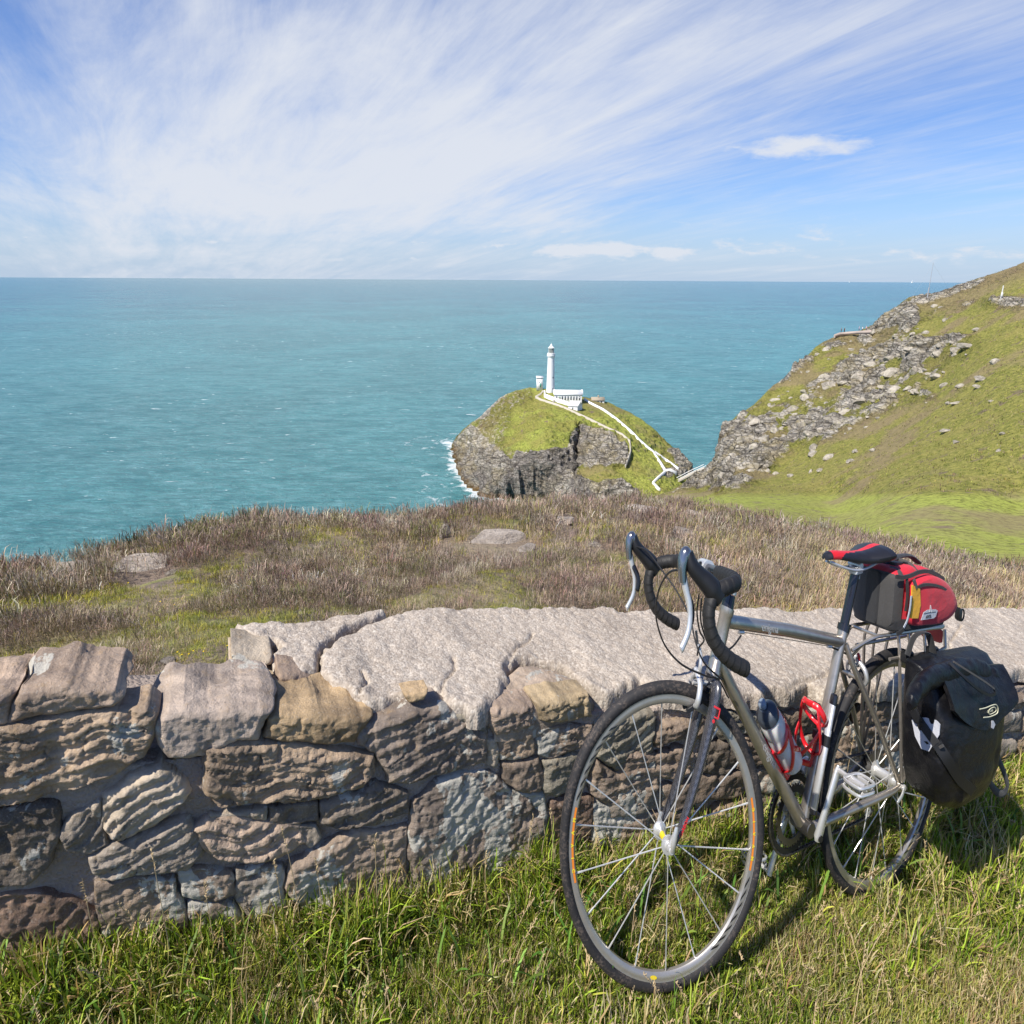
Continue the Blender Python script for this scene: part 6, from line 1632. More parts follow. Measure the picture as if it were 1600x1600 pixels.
# ---------------------------------------------------------------- boulders
def boulder_mesh(seed, sub=3, flat=.7):
    bm = bmesh.new(); bmesh.ops.create_icosphere(bm, subdivisions=sub, radius=1.0)
    V = np.array([v.co[:] for v in bm.verts]); F = np.array([[v.index for v in f_.verts] for f_ in bm.faces]); bm.free()
    rg = np.random.default_rng(seed)
    N = rg.normal(size=(12, 3)); N /= np.linalg.norm(N, axis=1, keepdims=True); dcut = rg.uniform(.55, .85, 12)
    for n_, d_ in zip(N, dcut):                 # cut the ball with random planes: angular rock
        ov = np.maximum(V @ n_ - d_, 0); V = V - ov[:, None] * n_
    V = V * (1 + .10 * fbm(V * 2.5 + seed, 4, seed))[:, None]
    V[:, 2] *= flat
    me = bpy.data.meshes.new('boulder')
    return V, F
BM = []
for s_ in range(7):
    V, F = boulder_mesh(40 + s_); me_ = meshobj('boulder', V, F, None, smooth_=False)
    try: me_.data.set_sharp_from_angle(angle=RAD(30))
    except Exception: pass
    BM.append(me_.data); bpy.data.objects.remove(me_)
def rock_f(t, p):
    oi = t.node('ShaderNodeObjectInfo'); P = t.pos(); O = t.obj()
    off = t.vmath('ADD', O, t.comb(t.math('MULTIPLY', oi.outputs['Random'], 20.0), 0.0, 0.0))
    a = t.noise(off, 1.1, 8, .68, .5); b = t.noise(off, 6.0, 6, .7)
    c = t.mix(t.sstep(a, .34, .66), (.17, .15, .12), (.46, .41, .335)); c = t.mix(t.math('MULTIPLY', t.sstep(b, .5, .7), .5), c, (.55, .52, .45))
    c = t.mix(t.math('MULTIPLY', t.sstep(t.noise(off, 2.4, 4, .6), .58, .66), .6), c, (.25, .25, .09))
    t.put(p.inputs['Base Color'], c); p.inputs['Roughness'].default_value = .92
    t.put(p.inputs['Normal'], t.bump(t.math('ADD', a, t.math('MULTIPLY', b, .5)), 1.0, .25))
m_rock = material('pale_rock', rock_f)
BP = [me_.copy() for me_ in BM]
for me_ in BM: me_.materials.append(m_rock)
def ledge_f(t, p):
    O = t.obj(); a = t.noise(O, 1.3, 8, .68, .5); b = t.noise(O, 7.0, 6, .7)
    c = t.mix(t.sstep(a, .34, .66), (.34, .28, .225), (.60, .52, .44)); c = t.mix(t.math('MULTIPLY', t.sstep(b, .5, .72), .5), c, (.25, .21, .17))
    t.put(p.inputs['Base Color'], c); p.inputs['Roughness'].default_value = .92
    t.put(p.inputs['Normal'], t.bump(t.math('ADD', a, b), 1.0, .06))
m_ledge = material('pale_ledge', ledge_f)
for me_ in BP: me_.materials.append(m_ledge)
def boulder(P, w, h, d_, rz, label, group, i, name='boulder', tilt=0):
    o = bpy.data.objects.new(name, (BP if name == 'rock_ledge' else BM)[i % len(BM)]); COL.objects.link(o)
    o.location = P; o.scale = (w, d_, h); o.rotation_euler = (tilt, tilt * .7, rz); tag(o, label, 'rock', group); return o
R5 = random.Random(11)
big = [(1196, 690, 17, 30), (1180, 660, 18, 14), (1160, 690, 12, 16), (1276, 700, 14, 13), (1300, 714, 17, 9), (1333, 722, 11, 7), (1300, 603, 26, 14), (1345, 592, 22, 22), (1400, 582, 22, 16), (1432, 578, 16, 14), (1403, 608, 20, 10), (1380, 622, 18, 12), (1432, 612, 12, 8), (1326, 645, 20, 12),
       (1345, 628, 24, 14), (1290, 590, 16, 12), (1470, 552, 14, 10), (1515, 540, 20, 9), (1498, 546, 14, 8), (1560, 566, 13, 11), (1540, 592, 19, 6), (1505, 604, 12, 8), (1466, 588, 14, 9), (1480, 602, 10, 9), (1531, 604, 9, 4), (1500, 630, 18, 4), (1486, 631, 7, 5), (1482, 674, 12, 5), (1500, 692, 9, 7), (1573, 679, 7, 5),
       (1568, 706, 8, 5), (1555, 628, 7, 3), (1272, 710, 16, 10), (1215, 742, 9, 8), (1200, 738, 14, 12), (1238, 745, 9, 8), (1168, 752, 9, 12), (1270, 738, 7, 8), (1285, 736, 9, 5), (1340, 706, 9, 6), (1368, 705, 8, 6), (1376, 654, 9, 4), (1256, 665, 16, 16), (1240, 640, 18, 14), (1212, 655, 16, 14), (1262, 620, 16, 10), (1450, 520, 13, 8),
       (1530, 515, 10, 6), (1482, 500, 12, 7), (1395, 560, 18, 12), (1365, 570, 18, 12), (1430, 545, 18, 8), (1475, 538, 12, 8), (1140, 720, 14, 14), (1130, 745, 12, 12), (1205, 635, 12, 9), (1180, 700, 14, 14), (1224, 672, 13, 12), (1312, 660, 11, 8), (1336, 662, 9, 6), (1285, 672, 12, 9), (1264, 678, 13, 9)]
GRP = 'boulders strewn over the mainland hillside'
for i, (a, b, w, h) in enumerate(big):
    P = hill_pt(a, b); kk = (P @ -CR[:, 2]) / FPX
    lab = 'grey boulder among the others strewn over the green hillside'
    boulder(P + [0, 1.0, -h * kk * .22], w * kk * .78, h * kk * .95, w * kk * .62, R5.uniform(0, 6), lab, GRP, i, tilt=R5.uniform(-.3, .3))
for i in range(330):
    a = R5.uniform(1110, 1560); b = R5.uniform(460, 765)
    ri = smooth(polysdf(np.array([[a, b]]), ROCKP[0]), -22, 10)[0]
    if R5.random() > ri or b < np.interp(a, HTOP[:, 0], HTOP[:, 1]) + 8: continue
    P = hill_pt(a, b); kk = (P @ -CR[:, 2]) / FPX; w = R5.choice([R5.uniform(3, 8), R5.uniform(6, 15)])
    boulder(P + [0, .6, -w * kk * .15], w * kk * .7, w * kk * R5.uniform(.35, .7), w * kk * .6, R5.uniform(0, 6), 'grey boulder among the others strewn over the green hillside', GRP, i, tilt=R5.uniform(-.4, .4))
# ledges breaking through the heath
def heath_pt(px, py):
    r = ray(np.array(float(px)), np.array(float(py))); lo, hi = 1.6, 60
    for s_ in np.geomspace(1.6, 60, 420):
        Pq = r * s_
        if Pq[2] < heath_z(Pq[0], Pq[1]): break
    return r * s_
LEDGES = [
    (222, 884, 48, 13, 'pale flat rock ledge in heather near the left cliff edge'), (110, 888, 32, 9, 'small pale rock ledge leftmost on the cliff edge'), (268, 896, 8, 8, 'little round stone beside the flat ledge'), (352, 826, 16, 5, 'thin grey rock on the heath skyline'),
    (772, 842, 48, 13, 'broad pale rock outcrop in the middle of the heath'), (696, 836, 9, 20, 'upright pale rock wedge left of the broad outcrop'), (822, 858, 20, 8, 'low rock ledge right of the broad outcrop'), (882, 816, 19, 12, 'pale blocky rock near the heath skyline'),
    (1010, 800, 40, 4, 'long thin rock shelf above the meadow edge'), (1090, 806, 30, 4, 'narrow rock shelf right of the long one'), (1070, 832, 26, 5, 'flat ledge behind the right brake hood'), (930, 852, 12, 6, 'small grey stone in heather left of the handlebar'), (265, 1034, 14, 8, 'grey lichened stone in grass beyond the low wall stretch'),
    (68, 1043, 5, 4, 'tiny stone on grass beyond the left wall end')]
for i, (a, b, w, h, lab) in enumerate(LEDGES):
    P = heath_pt(a, b + h * .3); kk = (P @ -CR[:, 2]) / FPX
    boulder(P + [0, 0, h * kk * .30], w * kk * 1.25, h * kk * 1.35, w * kk * .9, .2 * i, lab, None, i, 'rock_ledge', tilt=.05)

# ---------------------------------------------------------------- people, sign, mast, boats
m_skin = material('skin', color=(.45, .27, .19, 1), rough=.6)
def person(P, h, top_c, leg_c, label, yaw, grp):
    root = empty('person', P); tag(root, label, 'person', grp); w = 2 / 3
    f = MB(); s_ = h / 1.75
    f.rings([[np.array([math.cos(t) * a * w, math.sin(t) * b, z]) * s_ for t in np.linspace(0, 2 * np.pi, 12, endpoint=False)] for z, a, b in
             ((.78, .13, .10), (.90, .17, .12), (1.05, .15, .11), (1.25, .19, .12), (1.40, .21, .12), (1.46, .16, .10), (1.49, .06, .06), (1.54, .055, .06), (1.57, .07, .085), (1.65, .085, .10), (1.72, .075, .09), (1.76, .03, .04))])
    for sg in (1, -1):
        f.tube([np.array(p_) * s_ for p_ in ((sg * .085 * w, 0, .88), (sg * .10 * w, .01 * sg, .50), (sg * .11 * w, -.01, .10), (sg * .11 * w, -.02, .04), (sg * .12 * w, -.14, .03))], np.array([.095, .07, .05, .05, .035]) * s_ * .9, 8)
        f.tube([np.array(p_) * s_ for p_ in ((sg * .19 * w, 0, 1.40), (sg * .26 * w, .01, 1.12), (sg * .25 * w, -.10, .88), (sg * .25 * w, -.14, .80))], np.array([.055, .045, .035, .03]) * s_, 8)
    c, q_ = math.cos(yaw), math.sin(yaw)
    fn = lambda V: np.stack([V[:, 0] * c - V[:, 1] * q_, V[:, 0] * q_ + V[:, 1] * c, V[:, 2]], -1)
    b_ = f.out('body', m_skin, root, fn=fn, root=np.zeros(3))
    f = MB(); f.rings([[np.array([math.cos(t) * a * w, math.sin(t) * b, z]) * s_ for t in np.linspace(0, 2 * np.pi, 12, endpoint=False)] for z, a, b in ((.86, .19, .14), (1.05, .18, .13), (1.25, .21, .14), (1.40, .225, .135), (1.47, .15, .10))])
    f.out('shirt', top_c, root, fn=fn, root=np.zeros(3))
    for sg in (1, -1):
        f = MB(); f.tube([np.array(p_) * s_ for p_ in ((sg * .08 * w, 0, .92), (sg * .10 * w, .01 * sg, .50), (sg * .11 * w, -.01, .12))], np.array([.115, .085, .065]) * s_, 8); f.out('trouser_leg', leg_c, root, fn=fn, root=np.zeros(3))
    f = MB(); f.lathe((0, .01 * s_, 1.64 * s_), (0, 0, 1), [(0, .09 * s_ * w), (.06 * s_, .095 * s_ * w), (.12 * s_, .07 * s_ * w), (.14 * s_, .02 * s_)], 10); f.out('hair', m_steel, root, fn=fn, root=np.zeros(3))
mc = lambda n, c: material(n, color=(*c, 1), rough=.8)
dkb, lilac, pinkc, blk_, denim, wht = mc('dark_blue_cloth', (.03, .04, .09)), mc('lilac_cloth', (.55, .50, .75)), mc('pink_cloth', (.75, .45, .50)), mc('dark_cloth', (.02, .02, .025)), mc('denim', (.10, .13, .22)), mc('white_cloth', (.75, .75, .78))
for a, b, c1, c2, lab in ((1314, 520, dkb, blk_, 'person in dark clothes standing leftmost at the hillside viewpoint'), (1319, 519.5, blk_, blk_, 'person in black second from left at the viewpoint'), (1342, 517.5, lilac, denim, 'person in a lilac top on the viewpoint terrace'), (1347, 518, wht, blk_, 'person in a white top right of the lilac one'), (1353, 517, pinkc, dkb, 'person in pink rightmost on the viewpoint terrace')):
    P = hill_pt(a, b + 3); P = onp(a, b, P); person(P + [0, 0, -.1], 1.9, c1, c2, lab, a, 'people at the viewpoint on the hillside')
ribbon_wall('viewpoint_wall', [(1304, 525), (1312, 522), (1325, 520.5), (1340, 519.5), (1362, 518)], .5, .7, material('pinkish_stone', color=(.42, .34, .29, 1), rough=.9), 'low pinkish parapet wall where people stand on the hillside', surf=lambda a, b: onp(a, b, hill_pt(a, b + 4)), step=6, dn_=.6)
P = hill_pt(1564, 466); kk = (P @ -CR[:, 2]) / FPX
sg_o = empty('signpost', P); tag(sg_o, 'slim pale signpost standing by the gravel on the upper hillside', 'signpost')
for xx in (-.9, .9):
    f = MB(); f.tube([(xx * kk, 0, -.5), (xx * kk * .4, 0, 19 * kk)], .35 * kk, 8); f.out('post', m_wht, sg_o, fn=lambda v: v, root=np.zeros(3))
f = MB(); f.box((0, -.1, 5.5 * kk), (1.3 * kk, 0, 0), (0, .12, 0), (0, 0, 3 * kk)); f.out('board', m_wht, sg_o, fn=lambda v: v, root=np.zeros(3))
P = hill_pt(1449, 465); kk = (P @ -CR[:, 2]) / FPX
mo = empty('radio_mast', P); tag(mo, 'thin grey mast with guy wires on the hill skyline', 'mast')
m_mast = material('mast_grey', color=(.35, .36, .38, 1), rough=.6)
f = MB(); f.tube([(0, 0, -1), (0, 0, 52 * kk)], [.10, .05], 8); f.out('pole', m_mast, mo, fn=lambda v: v, root=np.zeros(3))
f = MB(); f.tube([(0, 0, -1), (0, 0, 15 * kk)], [.22, .18], 8); f.out('pole_base', m_mast, mo, fn=lambda v: v, root=np.zeros(3))
for dx_, dz_2 in ((-34, -10), (34, 4)):
    f = MB(); f.tube([(0, 0, 50 * kk), (dx_ * kk, -2, dz_2 * kk)], .016, 5); f.out('guy_wire', m_mast, mo, fn=lambda v: v, root=np.zeros(3))
for a, b, s_, lab in ((1425, 442.5, 1.0, 'white sailing boat on the open sea near the hill crest'), (1327, 441.5, .55, 'smaller distant white boat left of the other sailing boat')):
    P = onz(np.array(float(a)), np.array(float(b)), SEA + .1); kk = (P @ -CR[:, 2]) / FPX * s_
    o = empty('sailing_boat', P); tag(o, lab, 'boat')
    f = MB(); f.rings([[np.array(p_) * kk for p_ in ((x, -w_, h_), (x, w_, h_), (x, w_ * .4, -.1), (x, -w_ * .4, -.1))] for x, w_, h_ in ((-1.8, .25, .5), (-.5, .45, .45), (.8, .4, .5), (2.0, .05, .65))]); f.out('hull', m_wht, o, fn=lambda v: v, root=np.zeros(3))
    f = MB(); f.add(np.array([(-.1, 0, .6), (-1.4, .1, .7), (-.05, 0, 4.2), (-.1, .12, .6)]) * kk, [[0, 1, 2], [3, 2, 1]]); f.add(np.array([(.05, 0, .6), (1.6, 0, .6), (.0, 0, 3.8), (.05, .1, .6)]) * kk, [[0, 1, 2], [3, 2, 1]]); f.out('sail', m_wht, o, fn=lambda v: v, root=np.zeros(3), smooth_=False)
    f = MB(); f.tube(np.array([(0, 0, .3), (0, 0, 4.5)]) * kk, .06 * kk, 5); f.out('mast', m_wht, o, fn=lambda v: v, root=np.zeros(3))

# ---------------------------------------------------------------- grass and heather
def leaf_mat(name, trans=.35, rough=.6):
    def f(t, p):
        c = t.attr('Col', 'Color'); t.put(p.inputs['Base Color'], c); p.inputs['Roughness'].default_value = rough
        p.inputs['Specular IOR Level'].default_value = .3
        tr = t.node('ShaderNodeBsdfTranslucent'); t.put(tr.inputs['Color'], t.mix(1.0, c, (1.15, 1.2, .7), 'MULTIPLY'))
        mx = t.node('ShaderNodeMixShader'); mx.inputs[0].default_value = trans
        outp = [n for n in t.n if n.type == 'OUTPUT_MATERIAL'][0]
        t.l.new(p.outputs[0], mx.inputs[1]); t.l.new(tr.outputs[0], mx.inputs[2]); t.l.new(mx.outputs[0], outp.inputs['Surface'])
    return material(name, f)
m_leaf = leaf_mat('grass_blade'); m_heat = leaf_mat('heather_twig', .15, .85)
def blades(name, B, az_, L, w, bend, col, mat, segs=3, kink=0.0, seed=0, up=None):
    """B (n,3) roots; az_ lean direction; L length; w width; bend 0..1.5; col (n,3)"""
    n = len(B); t = np.linspace(0, 1, segs + 1)
    lean = np.stack([np.cos(az_) * 2 / 3, np.sin(az_), 0 * az_], -1)
    side = np.stack([-np.sin(az_) * 2 / 3, np.cos(az_), 0 * az_], -1)
    th = bend[:, None] * (0.25 + t[None] * 1.0)          # angle from the vertical along the blade
    dl = L[:, None] / segs
    hx = np.concatenate([np.zeros((n, 1)), np.cumsum(np.sin(th[:, :-1]) * dl, 1)], 1)
    hz = np.concatenate([np.zeros((n, 1)), np.cumsum(np.cos(th[:, :-1]) * dl, 1)], 1)
    C = B[:, None] + lean[:, None] * hx[..., None] + np.array([0, 0, 1.]) * hz[..., None]
    if kink: C += rng.normal(size=C.shape) * (kink * L)[:, None, None] * t[None, :, None]
    ww = w[:, None] * np.array([1.0 if segs > 1 else 1.0] + [1 - .25 * x for x in t[1:-1]])[None]
    Lf = C[:, :-1] - side[:, None] * ww[..., None] / 2; Rt = C[:, :-1] + side[:, None] * ww[..., None] / 2
    V = np.concatenate([Lf, Rt, C[:, -1:]], 1); m = 2 * segs + 1
    base = (np.arange(n) * m)[:, None]
    q4 = [np.c_[base + i, base + segs + i, base + segs + i + 1, base + i + 1] for i in range(segs - 1)]
    tri = np.c_[base + segs - 1, base + 2 * segs - 1, base + 2 * segs]
    colv = np.repeat(col, m, 0)
    F = ([np.concatenate(q4)] if q4 else []) + [tri]
    return meshobj(name, V.reshape(-1, 3), F, mat, attrs={'Col': colv}, smooth_=False)
def pick(pal, n, jit=.18):
    pal = np.array(pal); i = rng.integers(0, len(pal), n); c = pal[i]
    return np.clip(c * (1 + rng.normal(size=(n, 1)) * jit) * (1 + rng.normal(size=(n, 3)) * .06), 0, 1)
GREEN = [(.15, .22, .018), (.21, .29, .024), (.29, .37, .04), (.37, .42, .06), (.09, .15, .02)]
YELL = [(.44, .43, .11), (.50, .47, .16), (.38, .41, .08)]
STRAW = [(.50, .40, .22), (.56, .46, .28), (.40, .28, .14)]
# short turf, sampled evenly over the picture so the near strip is dense
def verge_samples(n, s_lo, s_hi, x_lo=-1.55, x_hi=2.7):
    x = rng.uniform(x_lo, x_hi, n); d = rng.uniform(s_lo, s_hi, n)
    y = wall_y(x) + d / WD[0]
    P = np.stack([x, y, verge_z(x, y)], -1); q_ = to_px(P + [0, 0, .04])
    ok = (q_[:, 0] > -90) & (q_[:, 0] < 1690) & (q_[:, 1] < 1720) & (P @ -CR[:, 2] > .3)
    return P[ok], d[ok]
P, d = verge_samples(330000, -1.0, -.0)
n = len(P); pn = fbm(np.c_[P[:, :2] * 6, np.zeros(n)], 3, 701); pn2 = fbm(np.c_[P[:, :2] * 2.2, np.zeros(n)], 3, 702)
col = np.where((rng.random(n) < .40 + 1.1 * np.clip(pn2, -.35, .5))[:, None], pick(YELL, n), pick(GREEN, n))
col = np.where((rng.random(n) < .22 + .6 * np.clip(pn, 0, 1))[:, None], pick(STRAW, n), col)
L = rng.uniform(.014, .040, n) * (1 + .9 * np.clip(pn, -.5, .9)) * (1 + .8 * smooth(d, -.35, -.05))
blades('t', P, rng.uniform(0, 2 * np.pi, n), L, rng.uniform(.0016, .0034, n), rng.uniform(.3, 1.65, n), col, m_leaf, 2, .08)
tg = bpy.data.objects['t']; tg.name = 'short_grass'; tag(tg, 'short sunlit green and yellow turf in front of the wall', 'grass', kind='stuff')
# longer tufts at the foot of the wall and about the wheels
ncl = 2300
cx_, cd_ = rng.uniform(-1.5, 2.9, ncl), -np.abs(rng.normal(0, .085, ncl)) + .01
more = rng.random(ncl) < .38; cd_[more] = rng.uniform(-.50, -.03, more.sum()); cx_[more] = rng.uniform(-1.0, 2.5, more.sum())
per = rng.integers(12, 34, ncl); idx = np.repeat(np.arange(ncl), per); n = len(idx)
x = cx_[idx] + rng.normal(0, .018, n); dd_ = np.minimum(cd_[idx] + rng.normal(0, .022, n), .012); y = wall_y(x) + dd_ / WD[0]
P = np.stack([x, y, verge_z(x, y) - .004], -1)
hgt = rng.uniform(.040, .155, ncl) * (.75 + .9 * np.clip(fbm(np.c_[cx_ * 3, cd_ * 3, 0 * cx_], 2, 705) + .3, 0, 1)) * np.where(cd_ > -.14, 1.15, .72)
grn_t = rng.random(ncl) < np.where(cx_ < .2, .84, .70)
col = np.where(grn_t[idx][:, None], pick(GREEN, n, .25), pick(YELL + STRAW, n, .2)); st_ = rng.random(n) < .20; col[st_] = pick(STRAW, st_.sum())
blades('t', P, rng.uniform(0, 2 * np.pi, n), hgt[idx] * rng.uniform(.5, 1.15, n), rng.uniform(.0022, .0052, n), rng.uniform(.15, 1.6, n) , col * 1.12, m_leaf, 5, .022)
tg = bpy.data.objects['t']; tg.name = 'long_grass'; tag(tg, 'long green grass tufts growing along the foot of the wall', 'grass', kind='stuff')
# broad blades, dry flowering stems
n = 700
x = rng.uniform(-1.3, 2.3, n); dd_ = rng.uniform(-.30, 0.0, n); y = wall_y(x) + dd_ / WD[0]; P = np.stack([x, y, verge_z(x, y)], -1)
blades('t', P, rng.uniform(0, 2 * np.pi, n), rng.uniform(.06, .15, n), rng.uniform(.005, .0095, n), rng.uniform(.3, 1.4, n), pick([(.12, .24, .04), (.18, .29, .05), (.22, .33, .07)], n), m_leaf, 6, .01)
tg = bpy.data.objects['t']; tg.name = 'broad_grass'; tag(tg, 'broad bright green blades among the grass by the wall', 'grass', kind='stuff')
f = MB(); rs = random.Random(3); stems = []
def stem(x, dd_, h, lean, az_, r=.0011, head=True):
    y = wall_y(x) + dd_ / WD[0]; z = float(verge_z(np.array(x), np.array(y)))
    B = np.array([x, y, z]); dr_ = np.array([math.cos(az_) * .67, math.sin(az_), 0]) * lean * h
    pts = crv([B, B + dr_ * .15 + [0, 0, h * .4], B + dr_ * .5 + [0, 0, h * .75], B + dr_ + [0, 0, h]], 5)
    f.tube(pts, np.linspace(r, r * .5, len(pts)), 4)
    if head:
        T = pts[-1] - pts[-4]; T /= np.linalg.norm(T)
        for k_ in range(14):
            c = pts[-1] - T * k_ * .0035; s_ = np.array([rs.uniform(-1, 1) * .67, rs.uniform(-1, 1), rs.uniform(.3, 1.2)]) * .0055
            f.tube([c, c + s_ * .6, c + s_ * 1.3], [.0005, .0013, .0003], 4)
for px_, h in ((290, .28), (352, .20), (480, .30), (520, .24), (600, .28), (610, .20), (640, .16), (230, .15), (40, .20), (760, .17), (820, .22), (860, .25), (455, .22), (150, .17), (1190, .20), (1270, .30), (1180, .25), (1330, .18)):
    s_, z_ = sw_px(np.array(float(px_)), np.array(1430.)); x = float(W0[0] + WD[0] * s_); stem(x, rs.uniform(-.09, -.01), h * 1.05, rs.uniform(-.15, .3), rs.uniform(0, 6.28))
for _ in range(620): stem(rs.uniform(-1.2, 2.3), rs.uniform(-.85, -.01), rs.uniform(.05, .16), rs.uniform(.1, 1.0), rs.uniform(0, 6.28), .0009, rs.random() < .5)
m_straw = material('dry_stem', color=(.48, .36, .20, 1), rough=.8)
o = f.out('dry_grass', m_straw, None, fn=lambda v: v, root=np.zeros(3)); tag(o, 'dry straw coloured grass stems with seed heads before the wall', 'grass', kind='stuff')
o.parent = None

# heather on the heath: twiggy clumps, smaller and denser towards the camera
HP = [(.20, .145, .11), (.31, .23, .175), (.41, .315, .24), (.50, .40, .31), (.24, .155, .135), (.35, .255, .195)]
HG_ = [(.20, .23, .03), (.32, .32, .06), (.42, .39, .10), (.46, .40, .05)]
HT = [(.42, .32, .19), (.50, .40, .26), (.33, .24, .15)]
def heath_samples(n, r_lo, r_hi, a_lo=-40, a_hi=40):
    a = rng.uniform(RAD(a_lo), RAD(a_hi), n); rs_ = np.interp(a, s_az, s_r)
    den_ = np.sin(a) * WN[0] + np.cos(a) * WN[1]; r0 = np.clip((W0 @ WN + THK + .01) / np.maximum(den_, .15), .7, 8); r0 = np.minimum(r0, rs_ * .6)
    u_ = rng.random(n); r = r0 * (rs_ * 1.01 / r0) ** (u_ * (r_hi - r_lo) + r_lo)
    x, y = r * np.sin(a), r * np.cos(a); return np.stack([x, y, heath_z(x, y)], -1), r, (r - r0) / (rs_ - r0)
ncl = 46000
Bc, rc_, tt = heath_samples(ncl, 0, 1)
g1 = fbm(np.c_[Bc[:, :2] * 1.5, np.zeros(ncl)], 4, 711) + rng.normal(0, .10, ncl); g2 = fbm(np.c_[Bc[:, :2] * .45, np.ones(ncl)], 3, 712); qx = to_px(Bc)[:, 0]
tanb = .10 + .38 * smooth(qx, 480, 800) * smooth(tt, .85, .1) + .35 * smooth(qx, 1150, 1350)
qy = to_px(Bc)[:, 1]; okr = np.ones(ncl, bool)
for (a, b, w, h, lab) in LEDGES: okr &= (((qx - a) / (w * 1.05 + 2)) ** 2 + ((qy - (b + h * .9)) / (h * 1.9 + 3)) ** 2) > 1
greenb = np.where(qx < 700, .03, 0.0) + .05 * smooth(rc_, 3.5, 1.5)
kind_ = np.where(g1 > .12 - greenb * 2, 1, 0); kind_ = np.where((rng.random(ncl) < tanb * 1.25) & (g2 > -.25), 2, kind_)
sz = rng.uniform(.6, 1.3, ncl) * np.interp(rc_, [1.5, 4, 10, 25], [.045, .075, .145, .22]); bush = (kind_ == 0) & (rng.random(ncl) < .50); sz = sz * np.where(bush, 2.5 * rng.uniform(.6, 1.3, ncl), np.where(kind_ == 0, .9, .75)) * (1 + .5 * np.clip(g2, -.5, .8))
tone = 1 + .62 * (rng.random(ncl) - .55) * bush; per = np.where(bush, 72, np.where(kind_ == 0, 10, 18)) * okr; idx = np.repeat(np.arange(ncl), per); n = len(idx)
ofs = rng.normal(size=(n, 2)) * (sz[idx] * .50)[:, None] * [2 / 3, 1]
x = Bc[idx, 0] + ofs[:, 0]; y = Bc[idx, 1] + ofs[:, 1]
inner = (np.stack([x, y], -1) - W0) @ WN; ok = inner > THK + .005
x, y, idx = x[ok], y[ok], idx[ok]; n = len(x)
rr0 = np.hypot(ofs[ok, 0] * 1.5, ofs[ok, 1]) / (sz[idx] * .6 + 1e-9)
P = np.stack([x, y, heath_z(x, y) - .01], -1); P[:, 2] += np.where(bush[idx], sz[idx] * .55 * np.sqrt(np.clip(1 - (rr0 * .55) ** 2, 0, 1)) * rng.uniform(.35, 1, n), 0)
olive = (rng.random(ncl) < .20)[:, None]; c0 = (np.where(olive, pick([(.20, .20, .06), (.28, .26, .09), (.15, .14, .06)], ncl, .2), pick(HP, ncl, .22)) * tone[:, None])[idx]; c1 = pick(HG_, ncl, .2)[idx]; c2 = pick(HT, ncl, .2)[idx]
col = np.where((kind_[idx] == 0)[:, None], c0, np.where((kind_[idx] == 1)[:, None], c1, c2)) * (1 + rng.normal(size=(n, 1)) * .28)
tip = rng.random(n) < .10; col[tip & (kind_[idx] == 0)] = (.34, .28, .25)
col = np.clip(col, .01, .8)
az_ = np.where(kind_[idx] == 0, np.arctan2(ofs[ok, 1], ofs[ok, 0]) + rng.normal(0, .8, n), rng.uniform(0, 6.28, n))
Ls = sz[idx] * rng.uniform(.35, .95, n) * np.where(bush[idx], .33, 1); wd_ = Ls * np.where(kind_[idx] == 0, .060, .045) * (1 + .6 * smooth(rc_[idx], 4, 15))
blades('t', P, az_, Ls, wd_, rng.uniform(.1, 1.75, n), col, m_heat, 3, .14)
tg = bpy.data.objects['t']; tg.name = 'heather'; tag(tg, 'brown heather and moorland grass covering the slope behind the wall', 'heather', kind='stuff')
# green grass right behind the low stretch of wall, and tall pale grass at the right
n = 30000; x = rng.uniform(-1.5, -.35, n); inn = THK + .02 + np.abs(rng.normal(0, .22, n)); x2 = x; 
s_ = (x - W0[0]) / WD[0]; B2 = W0 + s_[:, None] * WD + inn[:, None] * WN
P = np.c_[B2, heath_z(B2[:, 0], B2[:, 1])]
col = np.where((rng.random(n) < .3)[:, None], pick(YELL + STRAW, n), pick(GREEN, n))
blades('t', P, rng.uniform(0, 6.28, n), rng.uniform(.03, .10, n) * (1.2 - inn), rng.uniform(.0018, .0036, n), rng.uniform(.2, 1.2, n), col, m_leaf, 4, .02)
tg = bpy.data.objects['t']; tg.name = 'green_grass'; tag(tg, 'fresh green grass beyond the collapsed stretch of wall', 'grass', kind='stuff')
n = 20000; Pq, r, tt = heath_samples(n, .20, 1.0, 8, 40); qx = to_px(Pq)[:, 0]; ok = (rng.random(n) < smooth(qx, 1000, 1350) * .9 + .15) & (fbm(np.c_[Pq[:, :2] * .8, np.zeros(n)], 3, 720) > -.15)
P = Pq[ok]; r = r[ok]; n = len(P)
blades('t', P, rng.uniform(-1.2, 1.2, n), rng.uniform(.10, .24, n) * np.interp(r, [2, 10, 25], [.5, .9, 1.2]), .0022 + r * .0006, rng.uniform(.3, 1.3, n), pick(HT + HT + [(.40, .31, .24), (.34, .25, .20), (.44, .42, .15)], n), m_heat, 4, .05)
tg = bpy.data.objects['t']; tg.name = 'dry_moor_grass'; tag(tg, 'tall pale dry grass between heath and green meadow', 'grass', kind='stuff')
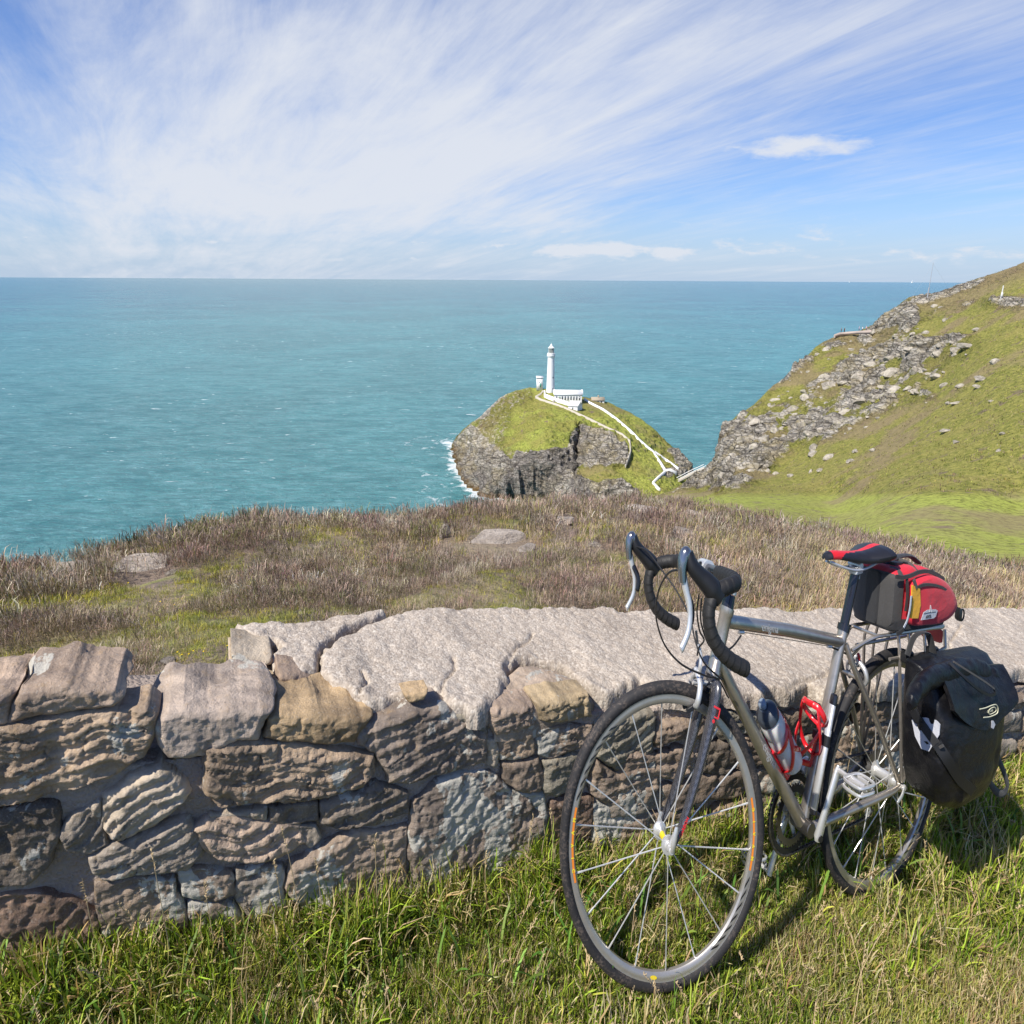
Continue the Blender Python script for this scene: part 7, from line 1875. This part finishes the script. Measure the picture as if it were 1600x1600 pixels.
# yellow flowers
m_fl = material('yellow_petal', color=(.85, .62, .01, 1), rough=.6)
spots = [(703, 292), (680, 292)]
fl = []
for px_, py_ in [(302, 1017), (318, 1018), (284, 1023), (277, 1019), (295, 1022), (355, 1009), (272, 945), (172, 912), (183, 913), (200, 911), (10, 1050), (6, 1052), (300, 930), (250, 940), (430, 1030), (130, 985), (105, 987)]: fl.append((px_, py_))
for i, (a, b) in enumerate(fl):
    P = heath_pt(a, b + 6); P = onp(a, b, P) ; kk = (P @ -CR[:, 2]) / FPX
    o = empty('yellow_flower', P); tag(o, 'small yellow daisy-like flower growing in the heath behind the wall', 'flower', 'yellow flowers on the heath')
    f = MB()
    for j in range(9):
        t = j * 2 * math.pi / 9; c_ = np.array([math.cos(t) * .67, math.sin(t), .25]) * 2.0 * kk
        f.tube([c_ * .15, c_ * .6, c_], np.array([.3, .55, .15]) * kk, 5, flat=.4)
    f.out('petals', m_fl, o, fn=lambda v: v, root=np.zeros(3))
    f = MB(); f.tube([(0, 0, 0), (.2 * kk, 0, -8 * kk)], .3 * kk, 5); f.out('stalk', m_grn, o, fn=lambda v: v, root=np.zeros(3))
# rough tussocks that break up the turf of the hillside and the island
def tufts(name, Gs, w, n, hgt_, pal, label):
    sh = Gs.shape; flat_ = Gs.reshape(-1, 3); pr = np.clip(w.ravel(), 0, None); pr = pr / pr.sum()
    i = rng.choice(len(flat_), n, p=pr); P0 = flat_[i] + rng.normal(size=(n, 3)) * [.25, .6, 0]
    per = 5; idx = np.repeat(np.arange(n), per); m = len(idx); P = P0[idx] + rng.normal(size=(m, 3)) * [.22, .35, .0] - [0, 0, .1]
    c = pick(pal, n, .25)[idx] * (1 + rng.normal(size=(m, 1)) * .15)
    h_ = (hgt_ * rng.uniform(.4, 1.2, n))[idx]
    blades('t', P, rng.uniform(0, 6.28, m), h_, h_ * .30, rng.uniform(.5, 1.5, m), np.clip(c, .01, 1), m_heat, 2, .05)
    tg = bpy.data.objects['t']; tg.name = name; tag(tg, label, 'grass', kind='stuff')
HG0 = GG_HILL[3:]
tufts('hill_tussocks', HG0, np.clip(1 - ROCK_H, 0, 1) * (MEADOW < .2) * np.clip(D_H / 200, .1, 1), 16000, .30, [(.16, .17, .03), (.24, .24, .05), (.32, .30, .08), (.12, .14, .02), (.30, .24, .12), (.20, .14, .11), (.16, .11, .09)], 'rough tussocks of grass and heather over the mainland hillside')
tufts('island_tussocks', ISL_G, np.clip(1 - ROCK_I, 0, 1), 5000, .55, [(.08, .15, .02), (.12, .19, .03), (.20, .24, .05), (.06, .11, .02), (.30, .28, .10)], 'low green scrub over the top of the island')
